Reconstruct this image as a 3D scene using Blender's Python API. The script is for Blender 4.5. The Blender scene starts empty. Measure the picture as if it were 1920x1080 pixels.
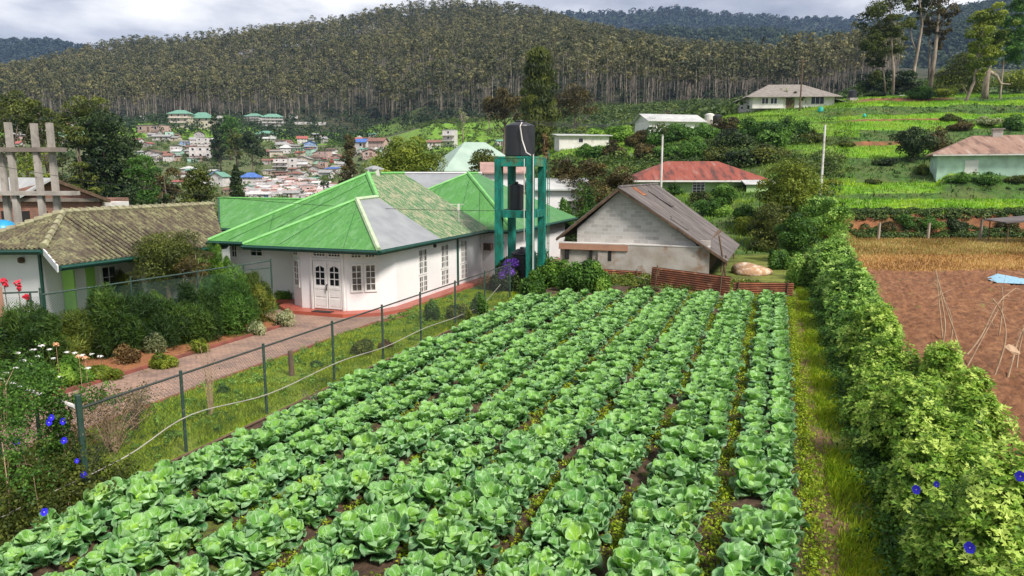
import bpy, math, random
import numpy as np
from mathutils import Vector, Matrix
C = bpy.context.scene
COL = C.collection
R = math.radians
# ---------------------------------------------------------------- camera
CAM_H = 5.8
FOC = 1350.0
PIT = math.atan(213 / 1350)
SP, CP = math.sin(PIT), math.cos(PIT)
cam = bpy.data.cameras.new('camera')
cam.sensor_width = 36.0
cam.lens = 36.0 * FOC / 1920.0
cam.clip_start = 0.1
cam.clip_end = 20000
camo = bpy.data.objects.new('camera', cam)
camo.location = (0, 0, CAM_H)
camo.rotation_euler = (R(90) - PIT, 0, 0)
COL.objects.link(camo)
C.camera = camo
C.render.resolution_x = 1024
C.render.resolution_y = 576
# ---------------------------------------------------------------- light
SUN_EL, SUN_AZ = 47.0, 138.0        # azimuth clockwise from +Y
w = bpy.data.worlds.new('World')
C.world = w
w.use_nodes = True
nt = w.node_tree
nt.nodes.clear()
wo = nt.nodes.new('ShaderNodeOutputWorld')
sky = nt.nodes.new('ShaderNodeTexSky')
sky.sky_type = 'NISHITA'
sky.sun_disc = False
sky.sun_elevation = R(SUN_EL)
sky.sun_rotation = R(SUN_AZ)
b1 = nt.nodes.new('ShaderNodeBackground'); b1.inputs[1].default_value = 0.10
nt.links.new(sky.outputs[0], b1.inputs[0])
tc = nt.nodes.new('ShaderNodeTexCoord')
mp = nt.nodes.new('ShaderNodeMapping'); mp.inputs['Scale'].default_value = (1.0, 1.0, 3.2)
mp.inputs['Location'].default_value = (0.35, 0.2, 0.1)
nt.links.new(tc.outputs['Generated'], mp.inputs[0])
n1 = nt.nodes.new('ShaderNodeTexNoise'); n1.inputs['Scale'].default_value = 4.2
n1.inputs['Detail'].default_value = 7; n1.inputs['Roughness'].default_value = 0.52
nt.links.new(mp.outputs[0], n1.inputs[0])
cr = nt.nodes.new('ShaderNodeValToRGB')
cr.color_ramp.elements[0].position = 0.34; cr.color_ramp.elements[0].color = (0.29, 0.31, 0.38, 1)
cr.color_ramp.elements[1].position = 0.66; cr.color_ramp.elements[1].color = (0.98, 0.96, 0.95, 1)
e = cr.color_ramp.elements.new(0.5); e.color = (0.50, 0.51, 0.57, 1)
nt.links.new(n1.outputs[0], cr.inputs[0])
b2 = nt.nodes.new('ShaderNodeBackground'); b2.inputs[1].default_value = 0.66
nt.links.new(cr.outputs[0], b2.inputs[0])
mx = nt.nodes.new('ShaderNodeMixShader'); mx.inputs[0].default_value = 0.93
nt.links.new(b1.outputs[0], mx.inputs[1]); nt.links.new(b2.outputs[0], mx.inputs[2])
nt.links.new(mx.outputs[0], wo.inputs[0])
sl = bpy.data.lights.new('sun', 'SUN'); sl.energy = 2.7; sl.angle = R(12); sl.color = (1.0, 0.95, 0.87)
so = bpy.data.objects.new('sun', sl)
so.rotation_euler = (R(90 - SUN_EL), 0, R(180 - SUN_AZ))
COL.objects.link(so)
C.view_settings.view_transform = 'Standard'
C.view_settings.look = 'None'
C.view_settings.exposure = 0.97
C.view_settings.gamma = 1.0
C.cycles.max_bounces = 5
C.cycles.diffuse_bounces = 3
C.cycles.glossy_bounces = 2
C.cycles.transmission_bounces = 3
C.cycles.transparent_max_bounces = 6
C.cycles.caustics_reflective = False
C.cycles.caustics_refractive = False
C.cycles.use_denoising = True
C.cycles.sample_clamp_indirect = 4
# ---------------------------------------------------------------- measuring helpers
def ray(px, py):
    cx = (px - 960) / FOC; cy = (540 - py) / FOC
    return cx, CP + cy * SP, -SP + cy * CP
def PZ(px, py, z=0.0):                       # sight line met with the height z
    x, y, d = ray(px, py); t = (z - CAM_H) / d
    return (x * t, y * t, z)
def PD(px, py, Y):                           # sight line met with the distance Y
    x, y, d = ray(px, py); t = Y / y
    return (x * t, Y, CAM_H + d * t)
YAW = math.atan((1459 - 960) * CP / FOC)
SU, CU = math.sin(YAW), math.cos(YAW)
def F(a, b, z=0.0):                          # row frame: a across the rows, b along them
    return (a * CU + b * SU, -a * SU + b * CU, z)
def AB(x, y):
    return (x * CU - y * SU, x * SU + y * CU)
# ---------------------------------------------------------------- object helpers
def woff(o):
    v = Vector((0, 0, 0))
    while o is not None:
        v += o.location; o = o.parent
    return v
def tag(o, label=None, cat=None, group=None, kind=None):
    if label: o['label'] = label
    if cat: o['category'] = cat
    if group: o['group'] = group
    if kind: o['kind'] = kind
    return o
def thing(name, loc, label, cat, group=None):
    o = bpy.data.objects.new(name, None)
    o.empty_display_size = 0.2
    o.location = loc
    COL.objects.link(o)
    return tag(o, label, cat, group)
def dup(root, loc=None, rz=None, sc=None, label=None, parent=None):
    c = root.copy(); COL.objects.link(c)
    if parent is not None: c.parent = parent
    if loc is not None: c.location = loc
    if rz is not None: c.rotation_euler = (0, 0, rz)
    if sc is not None: c.scale = (sc, sc, sc) if not hasattr(sc, '__len__') else sc
    if label: c['label'] = label
    for ch in root.children:
        dup(ch, parent=c)
    return c
class MB:
    def __init__(s): s.v = []; s.f = []; s.m = []; s.xf = None; s.cur = 0
    def av(s, p):
        p = s.xf(*p) if s.xf else p
        s.v.append(tuple(p)); return len(s.v) - 1
    def poly(s, pts):
        s.f.append([s.av(p) for p in pts]); s.m.append(s.cur)
    def slab(s, pts, th):                     # planar polygon given a thickness downwards
        n = len(pts)
        t = [s.av(p) for p in pts]; b = [s.av((p[0], p[1], p[2] - th)) for p in pts]
        s.f.append(t); s.f.append(b[::-1]); s.m += [s.cur, s.cur]
        for i in range(n):
            j = (i + 1) % n
            s.f.append([t[i], b[i], b[j], t[j]]); s.m.append(s.cur)
    def box(s, x0, x1, y0, y1, z0, z1):
        i = [s.av(p) for p in ((x0,y0,z0),(x1,y0,z0),(x1,y1,z0),(x0,y1,z0),(x0,y0,z1),(x1,y0,z1),(x1,y1,z1),(x0,y1,z1))]
        for q in ((0,3,2,1),(4,5,6,7),(0,1,5,4),(1,2,6,5),(2,3,7,6),(3,0,4,7)):
            s.f.append([i[k] for k in q]); s.m.append(s.cur)
    def bar(s, p, q, wd, h=None, up=(0, 0, 1)):
        h = h or wd
        p = Vector(p); q = Vector(q); d = (q - p).normalized(); u = Vector(up)
        if abs(d.dot(u)) > 0.98: u = Vector((1, 0, 0))
        r = d.cross(u).normalized(); u = r.cross(d).normalized()
        i = []
        for e in (p, q):
            for a, b in ((-1, -1), (1, -1), (1, 1), (-1, 1)):
                i.append(s.av(e + r * (a * wd / 2) + u * (b * h / 2)))
        for k in ((0,1,2,3),(7,6,5,4),(0,4,5,1),(1,5,6,2),(2,6,7,3),(3,7,4,0)):
            s.f.append([i[j] for j in k]); s.m.append(s.cur)
    def tube(s, pts, rad, n=6, cap=True):
        pts = [Vector(p) for p in pts]
        if not hasattr(rad, '__len__'): rad = [rad] * len(pts)
        rings = []; pr = None
        for k, p in enumerate(pts):
            d = (pts[min(k + 1, len(pts) - 1)] - pts[max(k - 1, 0)]).normalized()
            if pr is None:
                u = Vector((0, 0, 1)) if abs(d.z) < .9 else Vector((1, 0, 0))
                r = d.cross(u).normalized()
            else:
                r = (pr - d * pr.dot(d)).normalized()
            pr = r; q = d.cross(r)
            rings.append([s.av(p + r * (math.cos(2*math.pi*i/n) * rad[k]) + q * (math.sin(2*math.pi*i/n) * rad[k])) for i in range(n)])
        for a, b in zip(rings, rings[1:]):
            for i in range(n):
                j = (i + 1) % n
                s.f.append([a[i], a[j], b[j], b[i]]); s.m.append(s.cur)
        if cap:
            s.f.append(rings[0][::-1]); s.f.append(rings[-1]); s.m += [s.cur, s.cur]
    def lathe(s, c, prof, n=20):
        rings = [[s.av((c[0] + r * math.cos(2*math.pi*i/n), c[1] + r * math.sin(2*math.pi*i/n), c[2] + z)) for i in range(n)] for r, z in prof]
        for a, b in zip(rings, rings[1:]):
            for i in range(n):
                j = (i + 1) % n
                s.f.append([a[i], a[j], b[j], b[i]]); s.m.append(s.cur)
        s.f.append(rings[0][::-1]); s.f.append(rings[-1]); s.m += [s.cur, s.cur]
    def build(s, name, mats, parent=None, smooth=False, world=True):
        if not isinstance(mats, (list, tuple)): mats = [mats]
        off = woff(parent) if (parent is not None and world) else Vector((0, 0, 0))
        me = bpy.data.meshes.new(name)
        me.from_pydata([(v[0]-off.x, v[1]-off.y, v[2]-off.z) for v in s.v], [], s.f)
        for m in mats: me.materials.append(m)
        if len(mats) > 1: me.polygons.foreach_set('material_index', s.m)
        if smooth: me.polygons.foreach_set('use_smooth', [True] * len(me.polygons))
        me.update()
        o = bpy.data.objects.new(name, me); COL.objects.link(o)
        if parent is not None: o.parent = parent
        return o
def npmesh(name, V, Fc, mats, parent=None, tint=None, smooth=False, uv=None, col=None, midx=None, world=True):
    V = np.asarray(V, dtype=np.float64)
    if parent is not None and world:
        V = V - np.array(woff(parent))
    me = bpy.data.meshes.new(name)
    me.vertices.add(len(V)); me.vertices.foreach_set('co', V.astype(np.float32).ravel())
    k = Fc.shape[1]
    me.loops.add(Fc.size); me.loops.foreach_set('vertex_index', Fc.astype(np.int32).ravel())
    me.polygons.add(len(Fc)); me.polygons.foreach_set('loop_start', (np.arange(len(Fc)) * k).astype(np.int32))
    me.polygons.foreach_set('loop_total', np.full(len(Fc), k, dtype=np.int32))
    if not isinstance(mats, (list, tuple)): mats = [mats]
    for m in mats: me.materials.append(m)
    if midx is not None: me.polygons.foreach_set('material_index', midx.astype(np.int32))
    if smooth: me.polygons.foreach_set('use_smooth', np.ones(len(Fc), dtype=bool))
    if tint is not None:
        at = me.attributes.new('tint', 'FLOAT', 'POINT'); at.data.foreach_set('value', tint.astype(np.float32))
    if col is not None:
        at = me.attributes.new('gcol', 'FLOAT_VECTOR', 'POINT'); at.data.foreach_set('vector', col.astype(np.float32).ravel())
    if uv is not None:
        l = me.uv_layers.new(name='UVMap'); l.data.foreach_set('uv', uv[Fc.ravel()].astype(np.float32).ravel())
    me.update(calc_edges=True)
    o = bpy.data.objects.new(name, me); COL.objects.link(o)
    if parent is not None: o.parent = parent
    return o
def cat(parts):                               # join (V,F,T) triples of the same face size
    V = []; Fs = []; T = []; n = 0
    for v, f, t in parts:
        V.append(v); Fs.append(f + n); T.append(t); n += len(v)
    return np.concatenate(V), np.concatenate(Fs), np.concatenate(T)
def unit(a): return a / np.maximum(np.linalg.norm(a, axis=1, keepdims=True), 1e-9)
def leaves(P, N, L, W, rng, tint=0.5, droop=0.0, D=None):
    """kite-shaped leaves (quads folded a little) at P facing N."""
    n = len(P)
    N = unit(N)
    if D is None: D = rng.normal(size=(n, 3))
    D = D - N * np.sum(D * N, 1)[:, None]; D = unit(D); D[:, 2] -= droop; D = unit(D)
    S = unit(np.cross(N, D))
    L = np.broadcast_to(np.asarray(L, float), (n,)) * rng.uniform(.7, 1.3, n)
    W = np.broadcast_to(np.asarray(W, float), (n,)) * rng.uniform(.7, 1.3, n)
    V = np.empty((n, 4, 3))
    V[:, 0] = P - D * (L * .5)[:, None]
    V[:, 1] = P + S * (W * .5)[:, None] - N * (W * .12)[:, None]
    V[:, 2] = P + D * (L * .5)[:, None]
    V[:, 3] = P - S * (W * .5)[:, None] - N * (W * .12)[:, None]
    T = np.broadcast_to(np.asarray(tint, float), (n,)) + rng.uniform(-.18, .18, n)
    return V.reshape(-1, 3), np.arange(n * 4).reshape(n, 4), np.repeat(np.clip(T, 0, 1), 4)
def clumps(rng, cen, rad, n, L, W, tint=None, up=0.35, inner=0.45, jit=0.7, droop=0.0, spiky=0.0):
    """leaf clumps: cen (M,3), rad (M,3) or (M,), n leaves each."""
    cen = np.asarray(cen, float); M = len(cen)
    rad = np.asarray(rad, float)
    if rad.ndim == 1: rad = rad[:, None] * np.ones((1, 3))
    d = rng.normal(size=(M, n, 3)); d[..., 2] += up; d /= np.linalg.norm(d, axis=2, keepdims=True)
    r = rng.uniform(inner, 1.0, (M, n, 1)) ** .6
    P = cen[:, None] + d * r * rad[:, None]
    N = d + rng.normal(size=(M, n, 3)) * jit
    if tint is None: tint = rng.uniform(.25, .75, M)
    T = np.repeat(tint, n)
    D = None
    if spiky: D = (d + np.array([0, 0, spiky]) + rng.normal(size=d.shape) * .35).reshape(-1, 3)
    return leaves(P.reshape(-1, 3), N.reshape(-1, 3), L, W, rng, T, droop, D=D)
# ---------------------------------------------------------------- materials
def newmat(name):
    m = bpy.data.materials.new(name); m.use_nodes = True
    nt = m.node_tree; nt.nodes.clear()
    o = nt.nodes.new('ShaderNodeOutputMaterial')
    p = nt.nodes.new('ShaderNodeBsdfPrincipled')
    nt.links.new(p.outputs[0], o.inputs[0])
    return m, nt, p, o
def N_(nt, t, **k):
    n = nt.nodes.new(t)
    for a, b in k.items():
        if a.startswith('i_'):
            key = a[2:]
            n.inputs[int(key) if key.isdigit() else key].default_value = b
        else: setattr(n, a, b)
    return n
def ramp(nt, src, stops):
    r = nt.nodes.new('ShaderNodeValToRGB')
    el = r.color_ramp.elements
    while len(el) < len(stops): el.new(0.5)
    for e, (p, c) in zip(el, stops):
        e.position = p; e.color = (c[0], c[1], c[2], 1)
    nt.links.new(src, r.inputs[0]); return r.outputs[0]
def pos(nt, scale=(1, 1, 1), rz=0.0, obj=False):
    if obj:
        g = nt.nodes.new('ShaderNodeTexCoord'); out = g.outputs['Object']
    else:
        g = nt.nodes.new('ShaderNodeNewGeometry'); out = g.outputs['Position']
    r = N_(nt, 'ShaderNodeMapping'); r.vector_type = 'POINT'
    r.inputs['Rotation'].default_value = (0, 0, rz)
    nt.links.new(out, r.inputs[0])
    m = N_(nt, 'ShaderNodeMapping'); m.inputs['Scale'].default_value = scale
    nt.links.new(r.outputs[0], m.inputs[0]); return m.outputs[0]
def noise(nt, vec, scale, detail=5, rough=.55):
    n = N_(nt, 'ShaderNodeTexNoise'); n.inputs['Scale'].default_value = scale
    n.inputs['Detail'].default_value = detail; n.inputs['Roughness'].default_value = rough
    nt.links.new(vec, n.inputs['Vector']); return n.outputs[0]
def mixc(nt, fac, a, b, mode='MIX'):
    m = nt.nodes.new('ShaderNodeMix'); m.data_type = 'RGBA'; m.blend_type = mode
    for sock, v in ((m.inputs[0], fac), (m.inputs[6], a), (m.inputs[7], b)):
        if hasattr(v, 'is_linked') or hasattr(v, 'links'): nt.links.new(v, sock)
        elif hasattr(v, '__len__'): sock.default_value = (v[0], v[1], v[2], 1)
        else: sock.default_value = v
    return m.outputs[2]
def mth(nt, op, a, b=None, clamp=False):
    m = nt.nodes.new('ShaderNodeMath'); m.operation = op; m.use_clamp = clamp
    for i, v in enumerate((a, b)):
        if v is None: continue
        if hasattr(v, 'links'): nt.links.new(v, m.inputs[i])
        else: m.inputs[i].default_value = v
    return m.outputs[0]
def bump(nt, p, h, dist=.02, strength=.6):
    b = nt.nodes.new('ShaderNodeBump'); b.inputs['Distance'].default_value = dist; b.inputs['Strength'].default_value = strength
    nt.links.new(h, b.inputs['Height']); nt.links.new(b.outputs[0], p.inputs['Normal'])
def plain(name, c1, c2=None, scale=2.0, rough=.8, bmp=0.0, bs=20, lo=.35, hi=.65, metal=0, stretch=(1, 1, 1), obj=False, c3=None, s3=8, f3=(.6, .7)):
    m, nt, p, o = newmat(name)
    v = pos(nt, stretch, obj=obj)
    c2 = c2 or tuple(x * .8 for x in c1)
    col = ramp(nt, noise(nt, v, scale), [(lo, c1), (hi, c2)])
    if c3:
        f = ramp(nt, noise(nt, v, s3), [(f3[0], (0, 0, 0)), (f3[1], (1, 1, 1))])
        col = mixc(nt, f, col, c3)
    nt.links.new(col, p.inputs['Base Color'])
    p.inputs['Roughness'].default_value = rough; p.inputs['Metallic'].default_value = metal
    if bmp: bump(nt, p, noise(nt, v, bs, 6), bmp)
    return m
def leafmat(name, dark, mid, light, trans=.35, rough=.55, spec=.3, big=0.0, big_scale=.2):
    m, nt, p, o = newmat(name)
    a = nt.nodes.new('ShaderNodeAttribute'); a.attribute_name = 'tint'
    f = a.outputs['Fac']
    if big:
        nz = noise(nt, pos(nt), big_scale, 2)
        f = mth(nt, 'ADD', f, mth(nt, 'MULTIPLY', mth(nt, 'SUBTRACT', nz, .5), big))
    col = ramp(nt, f, [(0.1, dark), (0.5, mid), (0.92, light)])
    nt.links.new(col, p.inputs['Base Color'])
    p.inputs['Roughness'].default_value = rough
    p.inputs['Specular IOR Level'].default_value = spec
    t = nt.nodes.new('ShaderNodeBsdfTranslucent')
    nt.links.new(mixc(nt, .5, col, (1.0, 1.0, .25), 'MULTIPLY'), t.inputs[0])
    x = nt.nodes.new('ShaderNodeMixShader'); x.inputs[0].default_value = trans
    nt.links.new(p.outputs[0], x.inputs[1]); nt.links.new(t.outputs[0], x.inputs[2])
    nt.links.new(x.outputs[0], o.inputs[0])
    return m
# ---------------------------------------------------------------- terrain
GG = (0.15, 0.32, 0.012)   # bright grass
GD = (0.05, 0.115, 0.012)   # rough grass
GY = (0.17, 0.20, 0.02)     # yellowed grass
SO = (0.22, 0.085, 0.035)   # red earth
FF = (0.028, 0.038, 0.018)  # forest floor
TW = (0.10, 0.13, 0.045)    # town scrub
def prof(pts):
    Y = [0.0]; Z = [0.0]; Cc = [pts[0][2]]
    for y, p, c in pts:
        z = p[0] if isinstance(p, tuple) else None
        if z is None: z = PD(960, p, y)[2]
        Y.append(y); Z.append(z); Cc.append(c)
    return np.array(Y), np.array(Z), Cc
TERR = [(66, (0.,), GY), (67.6, 403, SO), (69, 396, GG), (76, 377, GG), (77.2, 365, GD), (84, 347, GG), (88, 330, GD), (98, 301, GD),
        (99, 298, GG), (106, 277, GG), (107.5, 268, SO), (117, 250, GD), (118, 247, GG), (125, 233, GG), (126, 229, SO), (131, 221, GG),
        (138, 206, GD), (139, 203, GG), (147, 197, GG), (150, 190, SO), (160, 186, GG), (178, 182, GD), (230, 170, GD), (400, 165, FF), (900, 130, FF), (1400, (60.,), FF), (3200, (60.,), FF)]
TERR2 = [(66, (0.,), GY), (67.6, 403, SO), (69, 396, GG), (76, 377, GG), (77.2, 365, GD), (82, 332, GD), (98, 331, GG), (99.5, 318, GD),
        (112, 262, GD), (117, 250, GD), (118, 240, GG), (125, 233, GG), (126, 229, GD), (131, 221, GG),
        (138, 206, GD), (139, 203, GG), (147, 197, GG), (150, 190, GD), (160, 186, GG), (178, 182, GD), (230, 170, GD), (400, 165, FF), (900, 130, FF), (1400, (60.,), FF), (3200, (60.,), FF)]
TOWN = lambda crest, y1=900, foot=(560, 227): [(60, (0.,), GD), (110, (-2.5,), GD), (200, (-3.1,), TW), (260, 350, TW), (330, 305, TW), (420, 265, TW), (520, 241, GG), (foot[0], foot[1], FF), (y1, crest, FF), (y1 + 350, (120.,), FF), (1900, (60.,), FF), (3200, (60.,), FF)]
MIDC = lambda crest, y1=1000: [(60, (0.,), GD), (100, (.5,), GD), (160, 326, GD), (240, 292, TW), (320, 262, GG), (400, 232, GG), (450, 224, FF), (y1, crest, FF), (y1 + 350, (120.,), FF), (1900, (60.,), FF), (3200, (60.,), FF)]
COLS = [(-600, TOWN(215, 900)), (0, TOWN(188, 900)), (200, TOWN(137, 900)), (400, TOWN(104, 950)), (600, TOWN(74, 1000)), (670, TOWN(64, 1000)),
        (820, MIDC(42, 1080)), (900, MIDC(24, 1150)), (1050, [(60, (0.,), GD), (85, (1.6,), GD), (112, 300, GD), (128, 272, GG), (150, 268, GG), (240, 262, GD), (380, 226, FF), (1100, 62, FF), (1450, (120.,), FF), (3200, (60.,), FF)]),
        (1180, [(60, (0.,), GD), (80, (2.,), GD), (110, 300, GD), (130, 262, GG), (140, 250, GG), (240, 240, GD), (380, 220, FF), (900, 105, FF), (1300, (100.,), FF), (3200, (60.,), FF)]),
        (1300, [(52, (0.,), GD), (70, (2.6,), GD), (88, (3.4,), GD), (92, (5.5,), GD), (122, 255, GD), (130, 250, GG), (150, 222, GG), (240, 215, GD), (380, 208, FF), (900, 135, FF), (1300, (100.,), FF), (3200, (60.,), FF)]),
        (1420, [(52, (0.,), GY), (68, (2.4,), GD), (84, (3.4,), GD), (88, (6.0,), GD), (112, 262, GD), (118, 247, GD), (126, 233, GG), (134, 222, GG), (143, 210, GG), (150, 206, GG), (240, 205, GD), (380, 200, FF), (900, 152, FF), (1300, (90.,), FF), (3200, (60.,), FF)]),
        (1545, [(60, (0.,), GY), (64, (1.2,), GD), (69, 394, GD), (76, 377, GG), (79, 362, GD), (86, 338, GG), (92, 320, GD), (99, 299, GD), (106, 278, GG), (110, 262, GD), (118, 247, GG), (125, 234, GG), (126.5, 229, GD), (131, 222, GG), (138, 207, GD), (146, 201, GG), (152, 195, GG), (160, 192, GG), (240, 190, GD), (380, 185, FF), (900, 145, FF), (1300, (90.,), FF), (3200, (60.,), FF)]),
        (1600, TERR), (1735, TERR), (1760, TERR2), (1950, TERR2), (2500, TERR2)]
_T = np.array([(c[0] - 960) / FOC / CP for c in COLS])
_PR = [prof(c[1]) for c in COLS]
def _hash_noise(x, y, s):
    return (np.sin(x * s * 1.3 + 1.7 * np.sin(y * s * .9 + 1)) + np.sin(y * s * 1.1 + 2.1 * np.sin(x * s * .7 + 2))) * .5
def H(X, Y, want_col=False):
    X = np.atleast_1d(np.asarray(X, float)); Y = np.atleast_1d(np.asarray(Y, float))
    t = X / np.maximum(Y, 8.0)
    # the terraces follow the hill, not straight lines
    wig = np.clip((Y - 72) / 30, 0, 1) * np.clip(1 - (Y - 170) / 60, 0, 1) * np.clip((t - .38) / .05, 0, 1)
    Ye = Y + wig * (1.2 * np.sin(X * .09 + 1) + .5 * np.sin(X * .31))
    Zs = np.stack([np.interp(Ye, p[0], p[1]) for p in _PR])
    k = np.clip(np.searchsorted(_T, t) - 1, 0, len(_T) - 2)
    f = np.clip((t - _T[k]) / (_T[k + 1] - _T[k]), 0, 1)
    ar = np.arange(len(t))
    z = Zs[k, ar] * (1 - f) + Zs[k + 1, ar] * f
    am = np.clip((Y - 60) / 400, 0, 1) * 5 + np.clip((Y - 45) / 60, 0, 1) * .15
    z = z + am * _hash_noise(X, Y, .018) + np.clip((Y - 70) / 60, 0, 1) * .22 * _hash_noise(X, Y, .35)
    if not want_col: return z
    c = np.zeros((len(t), 3))
    for q in range(len(_PR)):
        pY, pZ, pC = _PR[q]
        idx = np.clip(np.searchsorted(pY, Ye), 0, len(pC) - 1)
        cc = np.array(pC)[idx]
        wgt = np.where(k == q, 1 - f, np.where(k + 1 == q, f, 0))
        c += cc * wgt[:, None]
    return z, c
def h1(x, y): return float(H(x, y)[0])
def PG(px, py, y0=5.0, y1=3000.0):           # where a sight line first meets the terrain
    ys = np.geomspace(y0, y1, 1500)
    x, y, d = ray(px, py)
    t = ys / y
    zz = CAM_H + d * t
    hh = H(x * t, ys)
    below = np.nonzero(zz <= hh)[0]
    if len(below) == 0: i = len(ys) - 1
    else: i = below[0]
    return (float(x * t[i]), float(ys[i]), float(hh[i]))
def grid_mesh(name, tcol, yrow, hf, mats, colf=None, smooth=True):
    T, Yv = np.meshgrid(tcol, yrow)
    X = T * np.maximum(Yv, 8.0)
    z, c = hf(X.ravel(), Yv.ravel())
    V = np.stack([X.ravel(), Yv.ravel(), z], 1)
    nr, nc = T.shape
    i = np.arange((nr - 1) * (nc - 1)); r = i // (nc - 1); q = i % (nc - 1); a = r * nc + q
    Fc = np.stack([a, a + 1, a + nc + 1, a + nc], 1)
    return npmesh(name, V, Fc, mats, smooth=smooth, col=c)
m_ground, nt, p, o = newmat('ground_earth')
at = N_(nt, 'ShaderNodeAttribute'); at.attribute_name = 'gcol'
v = pos(nt)
na = ramp(nt, noise(nt, v, .8, 8, .65), [(.32, (.45, .45, .45)), (.7, (1.5, 1.5, 1.5))])
col = mixc(nt, 1.0, at.outputs['Color'], na, 'MULTIPLY')
nb = ramp(nt, noise(nt, v, .23, 5, .6), [(.45, (0, 0, 0)), (.62, (1, 1, 1))])
col = mixc(nt, mth(nt, 'MULTIPLY', nb, .35), col, (.15, .12, .04))
nt.links.new(col, p.inputs['Base Color']); p.inputs['Roughness'].default_value = .95
bump(nt, p, noise(nt, v, 3, 8, .7), .25, .8)
yr = np.concatenate([np.linspace(-60, 6, 34), np.linspace(7, 62, 70), np.linspace(62.6, 165, 330), np.linspace(166, 600, 150), np.geomspace(605, 9000, 90)])
tc_ = np.concatenate([np.linspace(-3.5, -1.0, 14), np.linspace(-.98, .30, 200), np.linspace(.305, .85, 230), np.linspace(.9, 3.5, 14)])
ground = grid_mesh('ground', tc_, yr, lambda X, Y: H(X, Y, True), m_ground)
ground['kind'] = 'structure'
# ---------------------------------------------------------------- far hills
def ridge_fn(cols, Y0, Y1, z0, amp, seed):
    """a long hill whose crest is seen at the given picture heights when looking from the field"""
    T = np.array([(c[0] - 960) / FOC / CP for c in cols]); ZC = np.array([PD(960, c[1], Y1)[2] for c in cols])
    rg = np.random.default_rng(seed)
    ph = rg.uniform(0, 6, 12); fr = rg.uniform(.002, .012, 12); an = rg.uniform(0, 3.1, 12)
    def hf(X, Y):
        t = X / np.maximum(Y, 8); zc = np.interp(t, T, ZC)
        s = np.clip((Y - Y0) / (Y1 - Y0), 0, 1); s2 = np.clip((Y - Y1) / (Y1 - Y0), 0, 1)
        z = z0 + (zc - z0) * (s ** .85) - (zc - z0) * s2 * .8
        nz = sum(np.sin((X * math.cos(a) + Y * math.sin(a)) * f + p_) for a, f, p_ in zip(an, fr, ph))
        return z + nz * amp * np.sin(math.pi * np.clip(s, 0.02, 1) ** .7) , np.tile((.03, .045, .02), (len(X), 1))
    return hf
m_far = plain('hill_scrub', (.016, .030, .014), (.030, .050, .020), scale=.02, rough=.95, bmp=3.0, bs=.08)
leftridge = ridge_fn([(-700, 150), (-300, 112), (0, 86), (80, 80), (150, 80), (200, 92), (300, 118), (450, 160)], 1500, 2200, 60, 5, 1)
farridge = ridge_fn([(800, 60), (900, 42), (1000, 34), (1060, 25), (1150, 27), (1250, 17), (1350, 31), (1450, 36), (1550, 37), (1620, 44), (1760, 60)], 1800, 2700, 60, 6, 2)
midhill = ridge_fn([(1050, 110), (1150, 75), (1230, 62), (1300, 66), (1400, 62), (1500, 70), (1620, 75), (1750, 80)], 1000, 1500, 60, 5, 3)
righthill = ridge_fn([(1480, 130), (1560, 82), (1620, 46), (1700, 30), (1790, 14), (1830, 4), (1920, -14), (2200, -60), (2600, -60)], 900, 1700, 60, 7, 4)
for nm, fn, t0, t1, ya, yb in (('hill', leftridge, -1.3, -.35, 1450, 2600), ('hill', farridge, -.12, .62, 1780, 3100), ('hill', midhill, .05, .6, 980, 1800), ('hill', righthill, .38, 1.3, 890, 2100)):
    o = grid_mesh(nm, np.linspace(t0, t1, 130), np.linspace(ya, yb, 60), fn, m_far)
    o['kind'] = 'structure'
# ---------------------------------------------------------------- woodland cover
lm_gum = leafmat('gum_leaves', (.034, .046, .016), (.105, .112, .038), (.25, .225, .09), trans=.2, big=.6, big_scale=.006)
lm_bush = leafmat('hill_leaves', (.012, .026, .010), (.026, .050, .016), (.06, .10, .03), trans=.2, big=.5, big_scale=.01)
lm_navy = leafmat('haze_tinted_leaves', (.008, .020, .016), (.016, .036, .026), (.035, .06, .035), trans=.15, big=.5, big_scale=.006)  # bluish cast of distant haze put into the leaf colour
m_gumbark = plain('gum_bark', (.36, .31, .24), (.10, .08, .06), scale=.5, rough=.9)
def scatter_t(rng, n, t0, t1, y0, y1):
    Y = np.sqrt(rng.uniform(y0 * y0, y1 * y1, n)); t = rng.uniform(t0, t1, n)
    return t * Y, Y
def canopy(name, hf, t0, t1, y0, y1, n, mat, size, leaf, seed, per=26, zoff=0, label=None):
    rng = np.random.default_rng(seed)
    X, Y = scatter_t(rng, n, t0, t1, y0, y1)
    Z = hf(X, Y); Z = Z[0] if isinstance(Z, tuple) else Z
    s = rng.uniform(.6, 1.35, n) * size
    cen = np.stack([X, Y, Z + s * .55 + zoff], 1)
    V, Fc, T = clumps(rng, cen, np.stack([s * .62, s * .62, s * .55], 1), per, leaf, leaf * .8, up=.7, inner=.75, jit=.35)
    o = npmesh(name, V, Fc, mat, tint=T)
    tag(o, label, 'woodland', kind='stuff')
canopy('hill_forest', leftridge, -.78, -.46, 1600, 2230, 2600, lm_navy, 13, 6.0, 11, 22, label='dark blue wood covering the far hill at the left')
canopy('hill_forest', farridge, -.06, .56, 1900, 2740, 4200, lm_navy, 14, 6.5, 12, 22, label='dark blue wood covering the farthest ridge behind the gum forest')
canopy('hill_forest', midhill, .12, .55, 1040, 1520, 3000, lm_bush, 13, 4.5, 13, 26, label='dark green wood covering the hill behind the brownish gum forest')
canopy('hill_forest', righthill, .43, .8, 950, 1720, 4200, lm_bush, 12, 4.5, 14, 26, label='dark green wood covering the mountain at the right behind the tall trees')
lm_scrub = leafmat('scrub_leaves', (.02, .045, .010), (.06, .11, .02), (.17, .22, .045), trans=.25, big=.8, big_scale=.03)
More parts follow.
